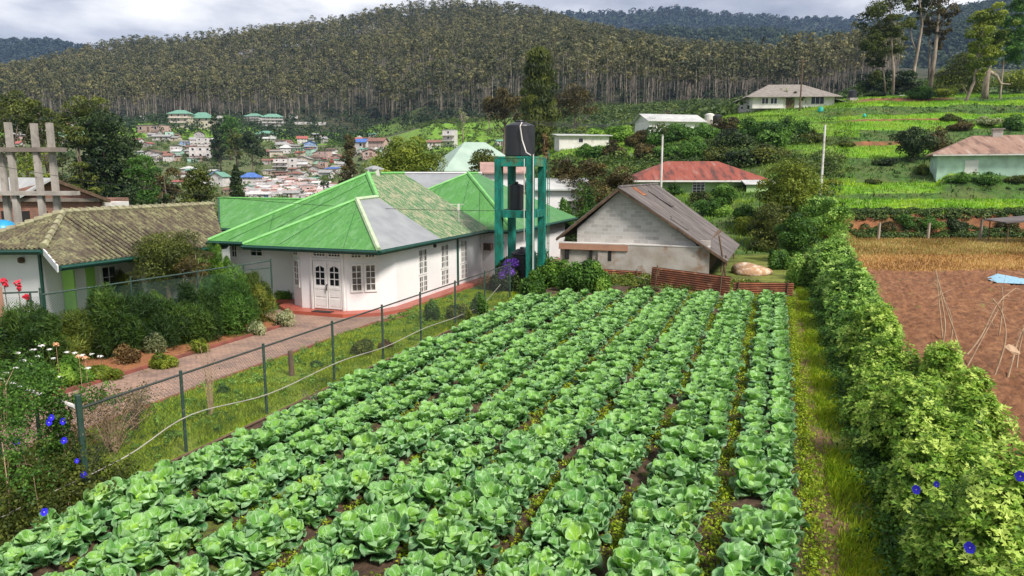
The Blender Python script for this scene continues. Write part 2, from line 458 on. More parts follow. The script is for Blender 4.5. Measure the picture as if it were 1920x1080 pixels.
def scrub(name, t0, t1, y0, y1, n, size, leaf, seed, per, label, cond=None, mat=None, flat=.6):
    rng = np.random.default_rng(seed); X, Y = scatter_t(rng, n, t0, t1, y0, y1); Z, c = H(X, Y, True)
    if cond is not None:
        k = cond(X, Y, c); X, Y, Z = X[k], Y[k], Z[k]
    s = rng.uniform(.4, 1.3, len(X)) * size
    V, Fc, T = clumps(rng, np.stack([X, Y, Z + s * .25], 1), np.stack([s, s, s * flat], 1), per, leaf, leaf * .55, up=.7, inner=.5, jit=.5)
    tag(npmesh(name, V, Fc, mat or lm_scrub, tint=T), label, 'undergrowth', kind='stuff')
rough = lambda X, Y, c: (c[:, 1] < .15)
scrub('scrub', (1000 - 960) / FOC, (1570 - 960) / FOC, 62, 128, 1500, 1.4, .34, 31, 60, 'dense green undergrowth on the slope around the red roofed house', lambda X, Y, c: (c[:, 1] < .15) & ~((Y < 91) & (X / Y > .13) & (X / Y < .37)))
scrub('scrub', (1540 - 960) / FOC, (2000 - 960) / FOC, 66, 175, 600, .5, .24, 32, 34, 'rough green growth on the banks between the right hand terraces', rough)
scrub('scrub', (-60 - 960) / FOC, (700 - 960) / FOC, 130, 545, 2300, 2.3, .8, 33, 36, 'green undergrowth between the houses of the town')
scrub('scrub', (690 - 960) / FOC, (1230 - 960) / FOC, 105, 430, 1300, 2.6, .8, 34, 40, 'green undergrowth on the slopes behind the water tower', rough)
scrub('scrub', (790 - 960) / FOC, (1000 - 960) / FOC, 200, 470, 420, 2.0, .8, 39, 34, 'scattered low bushes on the bright lawn at the forest foot')
scrub('scrub', (1000 - 960) / FOC, (1500 - 960) / FOC, 150, 390, 900, 4, 1.1, 35, 44, 'dark undergrowth between the white slope houses and the gum forest')
scrub('scrub', (1560 - 960) / FOC, (2000 - 960) / FOC, 176, 420, 900, 3.4, .9, 36, 46, 'dark growth on the ground behind the hilltop trees')
scrub('scrub', (1590 - 960) / FOC, (2000 - 960) / FOC, 65.2, 66.6, 260, .55, .22, 37, 60, 'leafy plants along the foot of the red earth bank')
scrub('scrub', (1580 - 960) / FOC, (2000 - 960) / FOC, 67.2, 68.8, 420, .42, .2, 38, 50, 'grass and weeds hanging over the top of the red earth bank', mat=lm_scrub)
# the gum plantation on the main hill
def gum_forest(name, t0, t1, y0f, y1f, n, seed, label):
    rng = np.random.default_rng(seed)
    t = rng.uniform(t0, t1, n)
    ya = np.interp(t, *y0f); yb = np.interp(t, *y1f)
    Y = np.sqrt(rng.uniform(0, 1, n) * (yb ** 2 - ya ** 2) + ya ** 2)
    X = t * Y; Z = H(X, Y)
    front = Y < ya + 60
    ht = rng.uniform(22, 33, n); ht = np.where(front, ht * 1.05, ht) * (1 + .13 * _hash_noise(X, Y, .03))
    # trunks: three-sided tapering
    nv = 3; ang = np.arange(nv) * 2.094
    lean = rng.normal(size=(n, 2)) * .9
    rad = rng.uniform(.15, .33, n)
    V = np.zeros((n, 9, 3))
    for k, (fz, fr) in enumerate(((-.05, 1.0), (.45, .75), (.95, .25))):
        for j in range(3):
            V[:, k*3+j, 0] = X + lean[:, 0] * fz + np.cos(ang[j]) * rad * fr
            V[:, k*3+j, 1] = Y + lean[:, 1] * fz + np.sin(ang[j]) * rad * fr
            V[:, k*3+j, 2] = Z + ht * fz
    fq = np.array([[a*3+j, a*3+(j+1) % 3, (a+1)*3+(j+1) % 3, (a+1)*3+j] for a in range(2) for j in range(3)])
    Ft = (fq[None] + (np.arange(n) * 9)[:, None, None]).reshape(-1, 4)
    # crowns: a handful of rounded clumps carried on the top half
    K = 7
    cz = rng.uniform(.50, .99, (n, K)); cz[:, 0] = .97
    cz = np.where(front[:, None], cz * .93 + .06, cz)
    spread = (1.05 - cz) * 3.0 + 1.2
    ca = rng.uniform(0, 6.28, (n, K)); cr_ = rng.uniform(.5, 1.2, (n, K)) * spread
    cr_[:, 0] *= .3
    cen = np.stack([X[:, None] + lean[:, :1] * cz + np.cos(ca) * cr_ * 1.2, Y[:, None] + lean[:, 1:] * cz + np.sin(ca) * cr_ * 1.2, Z[:, None] + ht[:, None] * cz], 2)
    rr = rng.uniform(1.5, 2.9, (n, K))
    tn = np.repeat(rng.uniform(.15, .85, n), K) + rng.uniform(-.15, .15, n * K)
    Vc, Fc, T = clumps(rng, cen.reshape(-1, 3), np.stack([rr, rr, rr * .75], 2).reshape(-1, 3), 16, 1.35, 1.0, tint=tn, up=.8, inner=.7, jit=.3)
    Vall = np.concatenate([V.reshape(-1, 3), Vc]); Fall = np.concatenate([Ft, Fc + n * 9])
    mi = np.concatenate([np.zeros(len(Ft)), np.ones(len(Fc))])
    Tt = np.concatenate([np.full(n * 9, .5), T])
    o = npmesh(name, Vall, Fall, [m_gumbark, lm_gum], tint=Tt, midx=mi)
    tag(o, label, 'forest', kind='stuff')
tt = lambda px: (px - 960) / FOC
YF = ([tt(-60), tt(300), tt(690), tt(780), tt(1000), tt(1180), tt(1600)], [545, 560, 560, 470, 440, 400, 390])
YB = ([tt(-60), tt(200), tt(600), tt(900), tt(1050), tt(1180), tt(1420), tt(1660)], [930, 930, 1010, 1040, 980, 920, 900, 880])
gum_forest('gum_forest', tt(-60), tt(1660), YF, YB, 8600, 21, 'brownish gum tree forest covering the big hill behind the town')
canopy('hilltop_scrub', H, tt(690), tt(1130), 1030, 1160, 620, lm_bush, 12, 2.6, 15, 60, label='dark rounded trees along the crest above the gum forest')
canopy('forest_understorey', H, tt(-60), tt(1600), 430, 600, 1500, lm_bush, 5, 1.3, 16, 34, label='dark bushes growing under the gum trees along the forest foot')
# ---------------------------------------------------------------- fields and paths
def sheet(name, pts, z, mat):
    m = MB(); m.poly([(p[0], p[1], z) for p in pts]); o = m.build(name, mat); o['kind'] = 'structure'; return o
def relief(name, a0, a1, b0, b1, step, hf, mat, clip=None):
    A, B = np.meshgrid(np.arange(a0, a1, step), np.arange(b0, b1, step))
    X = A * CU + B * SU; Y = -A * SU + B * CU
    Z = hf(A, B, X, Y)
    V = np.stack([X.ravel(), Y.ravel(), Z.ravel()], 1); nr, nc = A.shape
    i = np.arange((nr - 1) * (nc - 1)); r = i // (nc - 1); q = i % (nc - 1); k = r * nc + q
    Fc = np.stack([k, k + 1, k + nc + 1, k + nc], 1)
    if clip is not None:
        cx = V[Fc].mean(1); Fc = Fc[clip(cx[:, 0], cx[:, 1])]
    o = npmesh(name, V, Fc, mat, smooth=True); o['kind'] = 'structure'; return o
def soilmat(name, c1, c2, c3, weed=None, wl=.55, sc=6):
    m, nt, p, o = newmat(name); v = pos(nt)
    col = ramp(nt, noise(nt, v, sc, 8, .7), [(.3, c1), (.5, c2), (.7, c3)])
    if weed:
        f = ramp(nt, noise(nt, v, 1.3, 6, .7), [(wl, (0, 0, 0)), (wl + .08, (1, 1, 1))])
        col = mixc(nt, f, col, weed)
    nt.links.new(col, p.inputs['Base Color']); p.inputs['Roughness'].default_value = .95
    bump(nt, p, noise(nt, v, 14, 8, .75), .06, .9)
    return m
m_soil = soilmat('field_earth', (.028, .016, .010), (.075, .042, .024), (.15, .09, .05), (.13, .17, .02), .56)
m_till = soilmat('ploughed_earth', (.065, .028, .012), (.20, .085, .038), (.32, .16, .075), (.16, .17, .04), .63, sc=4)
m_dry = soilmat('dry_grass_ground', (.26, .12, .035), (.42, .21, .06), (.50, .28, .09), (.22, .20, .03), .57, sc=3)
m_verge = soilmat('verge_ground', (.06, .09, .012), (.13, .17, .015), (.22, .22, .03), (.16, .08, .04), .6, sc=5)
m_foot = soilmat('footpath_earth', (.07, .035, .02), (.17, .09, .05), (.28, .17, .10), (.17, .17, .03), .55, sc=8)
BED = [0.08 - 1.46 * i for i in range(8)]
rg0 = np.random.default_rng(5)
def soil_h(A, B, X, Y):
    d = np.abs(((A - .08 + .73) % 1.46) - .73)
    return .012 + .10 * np.clip(1 - (d / .66) ** 4, 0, 1) * np.clip((A + 11.2) / .5, 0, 1) * np.clip((.95 - A) / .3, 0, 1) + .018 * _hash_noise(A, B, 9.) + .012 * _hash_noise(A + 3, B, 21.)
relief('cabbage_field_soil', -11.35, .95, 4.5, 36.5, .13, soil_h, m_soil)
relief('footpath', .86, 1.52, 4, 36.0, .16, lambda A, B, X, Y: .022 + .02 * _hash_noise(A, B, 6) , m_foot)
relief('grass_verge', 1.43, 3.2, 4, 44.0, .2, lambda A, B, X, Y: .034 + .02 * _hash_noise(A, B, 4) , m_verge)
def till_h(A, B, X, Y):
    return .10 + .10 * (1 + .6 * _hash_noise(X, Y, .6)) * np.sin((Y + .05 * X + .25 * np.sin(X * .8)) * 2 * math.pi / .75) + .05 * _hash_noise(X, Y, 5.5) + .045 * _hash_noise(X * 1.3, Y, 11.) + .03 * _hash_noise(X, Y * 1.2, 19.)
tl = [PZ(1655, 512), PZ(1990, 520)]
relief('ploughed_field', 3.6, 34, 6, 56, .115, till_h, m_till, clip=lambda x, y: y < tl[0][1] + .4 * np.sin(x * .7))
sheet('dry_grass_field', [F(3.4, 36), F(3.6, 46), (28.5, 57, 0), (31.0, 65.6, 0), (70, 65.6, 0), (46, 38.5, 0), (20, 38.5, 0)], .012, m_dry)
# ---------------------------------------------------------------- cabbages
m_cab, nt, p, o = newmat('cabbage_leaf'); oi = N_(nt, 'ShaderNodeObjectInfo')
uv = N_(nt, 'ShaderNodeUVMap'); sep = N_(nt, 'ShaderNodeSeparateXYZ'); nt.links.new(uv.outputs[0], sep.inputs[0])
tu = mth(nt, 'ABSOLUTE', mth(nt, 'SUBTRACT', sep.outputs[0], .5)); tu = mth(nt, 'MULTIPLY', tu, 2.0); sv = sep.outputs[1]
at = N_(nt, 'ShaderNodeAttribute'); at.attribute_name = 'tint'
base = ramp(nt, at.outputs['Fac'], [(.0, (.04, .155, .05)), (.45, (.105, .32, .05)), (1., (.32, .60, .06))])
nz = noise(nt, pos(nt, obj=True), 9, 4)
base = mixc(nt, 1.0, base, ramp(nt, nz, [(.3, (.72, .78, .8)), (.7, (1.25, 1.2, 1.1))]), 'MULTIPLY')
base = mixc(nt, 1.0, base, ramp(nt, oi.outputs['Random'], [(.0, (.85, .92, 1.1)), (.5, (1, 1, 1)), (.9, (1.15, 1.08, .8)), (1., (1.6, 1.2, .8))]), 'MULTIPLY')
mid = mth(nt, 'LESS_THAN', tu, mth(nt, 'MULTIPLY_ADD', sv, -.07)); mid.node.inputs[2].default_value = 0.0
mid2 = mth(nt, 'SUBTRACT', 1.0, mth(nt, 'DIVIDE', tu, .10), True)
w1 = mth(nt, 'FRACT', mth(nt, 'MULTIPLY', mth(nt, 'SUBTRACT', sv, mth(nt, 'MULTIPLY', tu, .30)), 6.5))
w1 = mth(nt, 'ABSOLUTE', mth(nt, 'SUBTRACT', w1, .5))
vein = mth(nt, 'SUBTRACT', 1.0, mth(nt, 'DIVIDE', w1, .11), True)
edge = mth(nt, 'MULTIPLY', mth(nt, 'SUBTRACT', mth(nt, 'MAXIMUM', tu, sv), .80), 3.6, True)
vf = mth(nt, 'MAXIMUM', mth(nt, 'MAXIMUM', mid2, mth(nt, 'MULTIPLY', vein, .6)), mth(nt, 'MULTIPLY', edge, .75))
col = mixc(nt, mth(nt, 'MULTIPLY', vf, .85), base, (.50, .70, .42))
nt.links.new(col, p.inputs['Base Color']); p.inputs['Roughness'].default_value = .42; p.inputs['Specular IOR Level'].default_value = .45
bump(nt, p, mth(nt, 'ADD', mth(nt, 'MULTIPLY', vf, -.6), nz), .012, .8)
t = N_(nt, 'ShaderNodeBsdfTranslucent'); nt.links.new(mixc(nt, .5, col, (1, 1, .2), 'MULTIPLY'), t.inputs[0])
x = N_(nt, 'ShaderNodeMixShader'); x.inputs[0].default_value = .28
nt.links.new(p.outputs[0], x.inputs[1]); nt.links.new(t.outputs[0], x.inputs[2]); nt.links.new(x.outputs[0], o.inputs[0])
def cab_leaf(rng, ns, ntt, L, Wd, az, el0, el1, r0, z0, tint, roll=.35, ruf=.02):
    s = 1 - (1 - np.linspace(0, 1, ns)) ** 1.7; t = np.linspace(-1, 1, ntt)
    S, Tt = np.meshgrid(s, t, indexing='ij')
    el = el0 + (el1 - el0) * s
    dr = np.cos(el); dz = np.sin(el)
    ds = np.diff(s)
    rr = r0 + np.concatenate([[0], np.cumsum((dr[1:] + dr[:-1]) / 2 * ds)]) * L
    zz = z0 + np.concatenate([[0], np.cumsum((dz[1:] + dz[:-1]) / 2 * ds)]) * L
    wv = Wd * (s * 1.15 + .10) ** .75 * np.sqrt(np.clip(1 - s ** 6, 0, 1)) ; wv = np.maximum(wv, Wd * .06)
    ph = rng.uniform(0, 6.28, 3)
    lat = wv[:, None] * Tt
    cup = (np.abs(Tt) ** 2) * wv[:, None] * roll * (1.1 - .6 * S)
    rfl = ruf * (np.abs(Tt) ** 2 + S ** 3) * (np.sin(S * 9 + ph[0] + Tt * 2) + np.sin(Tt * 6 + ph[1] + S * 6) * .8)
    # normal of the mid line points up and inward
    nr = -np.sin(el)[:, None]; nz_ = np.cos(el)[:, None]
    rad = rr[:, None] + nr * (cup + rfl); z = zz[:, None] + nz_ * (cup + rfl)
    ca, sa = math.cos(az), math.sin(az)
    X = rad * ca - lat * sa; Y = rad * sa + lat * ca
    V = np.stack([X, Y, z], 2).reshape(-1, 3)
    i = np.arange((ns - 1) * (ntt - 1)); r = i // (ntt - 1); q = i % (ntt - 1); k = r * ntt + q
    Fc = np.stack([k, k + 1, k + ntt + 1, k + ntt], 1)
    uvv = np.stack([(Tt.ravel() + 1) / 2, S.ravel()], 1)
    return V, Fc, np.full(len(V), tint), uvv
def cab_head(rng, n, m, r, z0):
    th = np.linspace(0.02, math.pi * .93, n); ph = np.linspace(0, 2 * math.pi, m + 1)
    Th, Ph = np.meshgrid(th, ph, indexing='ij')
    rr = r * (1 + .05 * np.sin(Ph * 3 + Th * 2) + .04 * np.sin(Ph * 5 - Th * 4))
    V = np.stack([rr * np.sin(Th) * np.cos(Ph), rr * np.sin(Th) * np.sin(Ph), z0 + rr * .88 * np.cos(Th)], 2).reshape(-1, 3)
    i = np.arange((n - 1) * m); a = i // m; q = i % m; k = a * (m + 1) + q
    Fc = np.stack([k, k + 1, k + m + 2, k + m + 1], 1)
    uvv = np.stack([(np.abs(((Ph / math.pi * 1.5) % 1.0) - .5)).ravel() + .25, 1 - (Th / math.pi).ravel()], 1)
    return V, Fc, np.full(len(V), .95), uvv
def cab_parts(seed, hi):
    rng = np.random.default_rng(seed); ns, ntt = (10, 11) if hi else (5, 5)
    out = []
    a0 = rng.uniform(0, 6.28)
    k = 0
    for n, L, W, e0, e1, r0, tn in ((4, .28, .15, 26, -14, .05, .05), (5, .33, .175, 62, 14, .05, .28), (5, .31, .17, 80, 42, .055, .58), (3, .20, .13, 86, 76, .07, .9)):
        for i in range(n):
            az = a0 + 2 * math.pi * i / n + rng.uniform(-.22, .22) + k * .5
            out.append(cab_leaf(rng, ns, ntt, L * rng.uniform(.75, 1.22), W * rng.uniform(.82, 1.15), az, R(e0 + rng.uniform(-10, 10)), R(e1 + rng.uniform(-22, 14)), r0, .03 + k * .012, tn + rng.uniform(-.1, .1), roll=rng.uniform(.25, .55), ruf=.022))
        k += 1
    hd = cab_head(rng, 10 if hi else 6, 14 if hi else 8, .085, .14)
    return out, hd
def join4(parts):
    V, Fc, T = cat([(a, b, c) for a, b, c, d in parts]); return V, Fc, T, np.concatenate([p_[3] for p_ in parts])
cab_proto = []
for sd in range(7):
    lv, hd = cab_parts(100 + sd, True)
    V, Fc, T, U = join4(lv); ro = npmesh('outer_leaves', V, Fc, m_cab, tint=T, smooth=True, uv=U)
    hv = npmesh('head', hd[0], hd[1], m_cab, tint=hd[2], smooth=True, uv=hd[3])
    V, Fc, T, U = join4(lv + [hd]); al = npmesh('cabbage', V, Fc, m_cab, tint=T, smooth=True, uv=U)
    cab_proto.append((ro.data, hv.data, al.data))
    for q in (ro, hv, al): bpy.data.objects.remove(q)
far_proto = [join4((lambda l: l[0] + [l[1]])(cab_parts(200 + s, False))) for s in range(5)]
ORD = ['first', 'second', 'third', 'fourth', 'fifth', 'sixth', 'seventh', 'eighth', 'ninth', 'tenth', 'eleventh', 'twelfth', 'thirteenth', 'fourteenth', 'fifteenth', 'sixteenth', 'seventeenth', 'eighteenth', 'nineteenth', 'twentieth']
def ordn(i):
    if i < 20: return ORD[i]
    tens = {2: 'twenty', 3: 'thirty', 4: 'forty', 5: 'fifty', 6: 'sixty', 7: 'seventy'}[(i + 1) // 10]; u = (i + 1) % 10
    return (tens + '-' + ORD[u - 1]) if u else {20: 'twentieth', 30: 'thirtieth', 40: 'fortieth', 50: 'fiftieth', 60: 'sixtieth', 70: 'seventieth'}[i + 1]
rng = np.random.default_rng(77)
cabs = []
for bi, ac in enumerate(BED):
    bfar = {0: 35.6, 1: 35.6, 2: 34.8, 3: 35.0, 4: 34.6, 5: 33.6, 6: 32.8, 7: 31.6}[bi]
    for side in ((-1, 1) if bi == 0 else (-1, 0, 1)):
        b = 6.0 + rng.uniform(0, .5)
        while b < bfar:
            if not (rng.uniform() < .035) and not (bi == 0 and 11.9 < b < 13.0 and side == -1):
                a = ac + side * (.27 if bi == 0 else .365) + rng.normal() * .035
                cabs.append((bi, side, a, b + rng.normal() * .04, rng.uniform(.66, 1.07) * (1.12 if bi == 0 else 1)))
            b += rng.uniform(.38, .50)
def inview(x, y, z, m=40):
    fw = y * CP - (z - CAM_H) * SP; up = y * SP + (z - CAM_H) * CP
    if fw < 1: return False
    px = 960 + FOC * x / fw; py = 540 - FOC * up / fw
    return -m < px < 1920 + m and -m < py < 1080 + m
cabs = [c for c in cabs if inview(*F(c[2], c[3], .2))]
cabs.sort(key=lambda c: F(c[2], c[3])[0] ** 2 + F(c[2], c[3])[1] ** 2)
near = cabs[:300]; rest = cabs[300:]
cnt = {}
near_sorted = sorted(near, key=lambda c: (c[0], c[1], c[3]))
for c in near_sorted:
    bi, side, a, b, s = c
    k = cnt.get((bi, side), 0); cnt[(bi, side)] = k + 1
    sz = 'large' if s > .96 else ('small' if s < .76 else 'leafy')
    bedw = 'the bed beside the footpath' if bi == 0 else ('the bed beside the fence' if bi == 7 else ordn(bi) + ' bed from the footpath')
    lab = '%s cabbage, %s from near end, %s line of %s' % (sz, ordn(k), {1: 'right', 0: 'middle', -1: 'left'}[side], bedw)
    loc = F(a, b, .09); ro, hv, al = cab_proto[rng.integers(0, 7)]
    dist = math.hypot(loc[0], loc[1]); rz = rng.uniform(0, 6.28)
    if dist < 15:
        r = bpy.data.objects.new('cabbage', None); r.empty_display_size = .1; COL.objects.link(r)
        for nm, dt in (('outer_leaves', ro), ('head', hv)):
            o = bpy.data.objects.new(nm, dt); COL.objects.link(o); o.parent = r
    else:
        r = bpy.data.objects.new('cabbage', al); COL.objects.link(r)
    r.location = loc; r.rotation_euler = (rng.normal() * .13, rng.normal() * .13, rz); r.scale = (s, s, s * rng.uniform(1.0, 1.35))
    tag(r, lab, 'cabbage', 'cabbages planted in rows in the field')
PV = []; PF = []; PT = []; PU = []; n = 0
for bi, side, a, b, s in rest:
    V, Fc, T, U = far_proto[rng.integers(0, 5)]
    r = rng.uniform(0, 6.28); c_, s_ = math.cos(r), math.sin(r); L = F(a, b, .09)
    W = np.stack([(V[:, 0] * c_ - V[:, 1] * s_) * s + L[0], (V[:, 0] * s_ + V[:, 1] * c_) * s + L[1], V[:, 2] * s + L[2]], 1)
    PV.append(W); PF.append(Fc + n); PT.append(T); PU.append(U); n += len(V)
o = npmesh('cabbages', np.concatenate(PV), np.concatenate(PF), m_cab, tint=np.concatenate(PT), smooth=True, uv=np.concatenate(PU))
tag(o, 'more distant cabbages filling the far part of the field up to the shed', 'cabbages', kind='stuff')
print('cabbages', len(cabs))
# ---------------------------------------------------------------- building materials
def stripes(nt, rz, sc, prof='SIN'):
    v = pos(nt, (1, 1, 1), rz)
    wv = N_(nt, 'ShaderNodeTexWave'); wv.wave_type = 'BANDS'; wv.bands_direction = 'X'; wv.wave_profile = prof
    wv.inputs['Scale'].default_value = sc; wv.inputs['Distortion'].default_value = 0
    nt.links.new(v, wv.inputs[0]); return wv.outputs[1]
def paintroof(name, base, patch, patch2, amt, rz, st=(1, 1, 1), rough=.55, band=2.0):
    m, nt, p, o = newmat(name)
    v = pos(nt, st, rz)
    n1_ = noise(nt, v, 1.7, 8, .68); n2_ = noise(nt, pos(nt, st, rz), 5.5, 6, .7)
    c = ramp(nt, noise(nt, v, .6, 5), [(.3, base), (.7, tuple(x * 1.22 for x in base))])
    c = mixc(nt, ramp(nt, n1_, [(amt, (0, 0, 0)), (amt + .09, (1, 1, 1))]), c, patch)
    c = mixc(nt, ramp(nt, n2_, [(amt + .05, (0, 0, 0)), (amt + .12, (1, 1, 1))]), c, patch2)
    nt.links.new(c, p.inputs['Base Color']); p.inputs['Roughness'].default_value = rough
    bump(nt, p, mth(nt, 'ADD', stripes(nt, rz, band), mth(nt, 'MULTIPLY', noise(nt, pos(nt), 1.1, 3), 3.0)), .03, .8)
    return m
YR = YAW      # rotates world positions into the row frame
m_green = paintroof('green_painted_roof', (.075, .25, .045), (.13, .33, .10), (.04, .17, .045), .50, YR, (3, .5, 1), band=4)
m_green_f = paintroof('green_painted_roof_front', (.075, .25, .045), (.14, .34, .11), (.04, .17, .045), .50, YR, (3, .6, 1), band=4)
m_moss = paintroof('weathered_green_roof', (.06, .19, .055), (.46, .42, .26), (.02, .10, .04), .45, YR, (1.2, 4.5, 1), band=4)
m_moss2 = paintroof('weathered_green_roof_back', (.07, .22, .065), (.22, .31, .17), (.03, .15, .07), .55, YR, (.9, 2.2, 1), band=4)
m_zinc = plain('zinc_sheet', (.35, .36, .36), (.27, .28, .29), scale=1.2, rough=.5, metal=.2)
m_cap = plain('roof_cap', (.20, .48, .15), (.13, .38, .09), scale=3, rough=.6)
m_capw = plain('pale_roof_cap', (.50, .58, .38), (.36, .48, .28), scale=3, rough=.7)
m_gutter = plain('dark_green_gutter', (.008, .05, .035), (.012, .07, .05), scale=4, rough=.35)
m_white = plain('white_plaster', (.80, .78, .77), (.72, .70, .70), scale=.5, rough=.85, bmp=.01, c3=(.55, .52, .48), s3=1.3, f3=(.66, .82))
m_white2 = plain('old_white_plaster', (.72, .69, .66), (.58, .54, .50), scale=.9, rough=.9, bmp=.01, c3=(.36, .31, .27), s3=1.6, f3=(.58, .72))
m_frame = plain('white_frame', (.80, .79, .76), (.72, .70, .67), scale=4, rough=.5)
m_glass, nt, p, o = newmat('window_glass'); p.inputs['Base Color'].default_value = (.012, .014, .018, 1); p.inputs['Roughness'].default_value = .08
m_curt = plain('curtained_glass', (.20, .17, .15), (.06, .05, .05), scale=6, rough=.25)
m_redfl = plain('red_floor', (.42, .10, .06), (.32, .075, .05), scale=1.5, rough=.45)
m_black = plain('black_plastic', (.012, .013, .016), (.022, .023, .027), scale=3, rough=.45)
m_greenwall = plain('light_green_paint', (.32, .60, .12), (.27, .52, .10), scale=1, rough=.7)
m_dark = plain('dark_opening', (.012, .011, .01), (.02, .018, .016), scale=2, rough=.9)
m_wood = plain('old_wood', (.16, .10, .06), (.08, .05, .03), scale=5, rough=.9, stretch=(1, 1, .3))
m_conc = plain('concrete', (.40, .36, .32), (.27, .24, .21), scale=1.5, rough=.9, bmp=.02, c3=(.14, .12, .10), s3=1.8, f3=(.6, .75))
def clipline(poly, nrm, d):
    """points where the plane nrm.x = d crosses the outline of a flat convex polygon"""
    out = []
    for i in range(len(poly)):
        p = Vector(poly[i]); q = Vector(poly[(i + 1) % len(poly)])
        a = p.dot(nrm) - d; b = q.dot(nrm) - d
        if (a < 0) != (b < 0): out.append(p + (q - p) * (a / (a - b)))
    return out
def rolls(m, poly, along, spacing, rad, n=5, lift=0.0, jit=0.0, rng=None, both=False):
    """half-round rows of roofing laid at right angles to the direction along"""
    al = Vector(along).normalized()
    ds = [Vector(p).dot(al) for p in poly]
    nrm = (Vector(poly[1]) - Vector(poly[0])).cross(Vector(poly[2]) - Vector(poly[0])).normalized()
    if nrm.z < 0: nrm = -nrm
    d = min(ds) + spacing * .5
    while d < max(ds):
        pts = clipline(poly, al, d)
        if len(pts) == 2 and (pts[1] - pts[0]).length > .12:
            p, q = pts
            if p.z > q.z: p, q = q, p
            sd = al; segs = []
            for e in (p, q):
                ring = []
                for k in range(n):
                    an = math.pi * k / (n - 1)
                    ring.append(m.av(e + sd * (math.cos(an) * rad) + nrm * (math.sin(an) * rad * .75 + lift)))
                segs.append(ring)
            for k in range(n - 1):
                m.f.append([segs[0][k], segs[0][k + 1], segs[1][k + 1], segs[1][k]]); m.m.append(m.cur)
            m.f.append(segs[0]); m.m.append(m.cur)
        d += spacing
def FF_(l): return [F(*p) for p in l]
def window(par, p0, ud, w_, z0, z1, nc, nr, mid=None, glass=None, name='window', arch=False, frame=m_frame, t=.05, mar=.08):
    """casement window standing a little proud of the wall; p0 = lower left on the wall (world x,y), ud = direction along the wall"""
    u = Vector((ud[0], ud[1], 0)).normalized(); nn = Vector((u.y, -u.x, 0)); o = Vector((p0[0], p0[1], 0))
    def q(a, z, d): return o + u * a + nn * d + Vector((0, 0, z))
    def bx(m, a0, a1, c0, c1, d0, d1):
        m.xf = lambda a, d, z: q(a, z, d); m.box(a0, a1, d0, d1, c0, c1); m.xf = None
    m = MB()
    bx(m, 0, w_, z0, z0 + mar, 0, t); bx(m, 0, w_, z1 - mar, z1, 0, t)
    bx(m, 0, mar, z0 + mar, z1 - mar, 0, t); bx(m, w_ - mar, w_, z0 + mar, z1 - mar, 0, t)
    if mid: bx(m, w_ / 2 - mar * .8, w_ / 2 + mar * .8, z0 + mar, z1 - mar, 0, t)
    for i in range(1, nc):
        a = mar + (w_ - 2 * mar) * i / nc
        if mid and i * 2 == nc: continue
        bx(m, a - .014, a + .014, z0 + mar, z1 - mar, .012, t - .012)
    for j in range(1, nr):
        z = z0 + mar + (z1 - z0 - 2 * mar) * j / nr
        bx(m, mar, w_ - mar, z - .014, z + .014, .014, t - .014)
    f = m.build(name, frame, par)
    g = MB(); bx(g, mar * .7, w_ - mar * .7, z0 + mar * .7, z1 - mar * .7, .003, .009)
    g.build('pane', glass or m_glass, f)
    return f
def prism(m, pts, z0, z1):
    n = len(pts)
    b = [m.av((p[0], p[1], z0)) for p in pts]; t = [m.av((p[0], p[1], z1)) for p in pts]
    m.f.append(b[::-1]); m.f.append(t); m.m += [m.cur] * 2
    for i in range(n):
        j = (i + 1) % n; m.f.append([b[i], b[j], t[j], t[i]]); m.m.append(m.cur)
# ---------------------------------------------------------------- the white house with the green roof
house = thing('house', F(-18, 30, 0), 'white house with bright green hipped metal roofs and a double front door', 'house')
wl = [(-24.1, 27.2), (-19.95, 27.2), (-19.7, 26.05), (-18.9, 25.5), (-16.65, 25.5), (-15.55, 26.3), (-15.25, 27.2), (-15.25, 37.0), (-13.8, 37.0), (-13.8, 48.6), (-23.5, 48.6), (-23.5, 37.5), (-24.1, 37.5)]
m = MB(); prism(m, [F(*p)[:2] for p in wl], 0.1, 2.98)
m.build('wall', m_white, house)
m = MB(); prism(m, [F(*p)[:2] for p in [(-33.0, 35.3), (-23.4, 35.3), (-23.4, 41), (-33.0, 41)]], 0, 2.7); m.build('wall', m_white, house)
m = MB(); prism(m, [F(*p)[:2] for p in [(-24.5, 26.7), (-20.4, 26.7), (-20.2, 25.6), (-19.1, 24.75), (-16.4, 24.75), (-15.05, 25.7), (-14.6, 27.0), (-14.6, 36.5), (-13.3, 36.5), (-13.3, 48), (-24.5, 48)]], -.2, .15)
m.build('plinth', m_redfl, house)
EZ = 2.82
def rface(pts, mat, name='roof', par=house, th=.05):
    m = MB(); m.slab([F(*p) for p in pts], th); return m.build(name, mat, par)
AP = (-19.6, 32.3, 5.82); AB2 = (-19.6, 36.1, 5.85); SA = (-17.9, 28.5, 4.66); SJ = (-17.9, 30.3, 4.72)
rface([(-21.4, 24.95, EZ), (-14.75, 24.95, EZ), SA], m_green_f)
rface([(-21.4, 24.95, EZ), SA, SJ, (-21.4, 26.5, EZ)], m_green_f)
rface([(-24.75, 26.55, EZ - .06), (-21.35, 26.55, EZ - .06), SJ, AP], m_green_f)
rface([(-24.75, 26.55, EZ - .06), AP, AB2, (-24.75, 37, EZ)], m_moss)
rface([(-14.75, 24.97, EZ), (-14.75, 30.6, EZ), SJ, SA], m_zinc)
rface([(-14.75, 30.6, EZ), (-14.75, 36.9, EZ + .02), AB2, AP, SJ], m_moss)
rface([(-14.75, 36.9, EZ), (-24.75, 37.0, EZ), AB2], m_green)
W2 = (-18.7, 43.0, 5.86); W2b = (-18.7, 44.6, 5.86)
rface([(-24.2, 36.5, EZ), (-13.2, 36.5, EZ), W2], m_green)
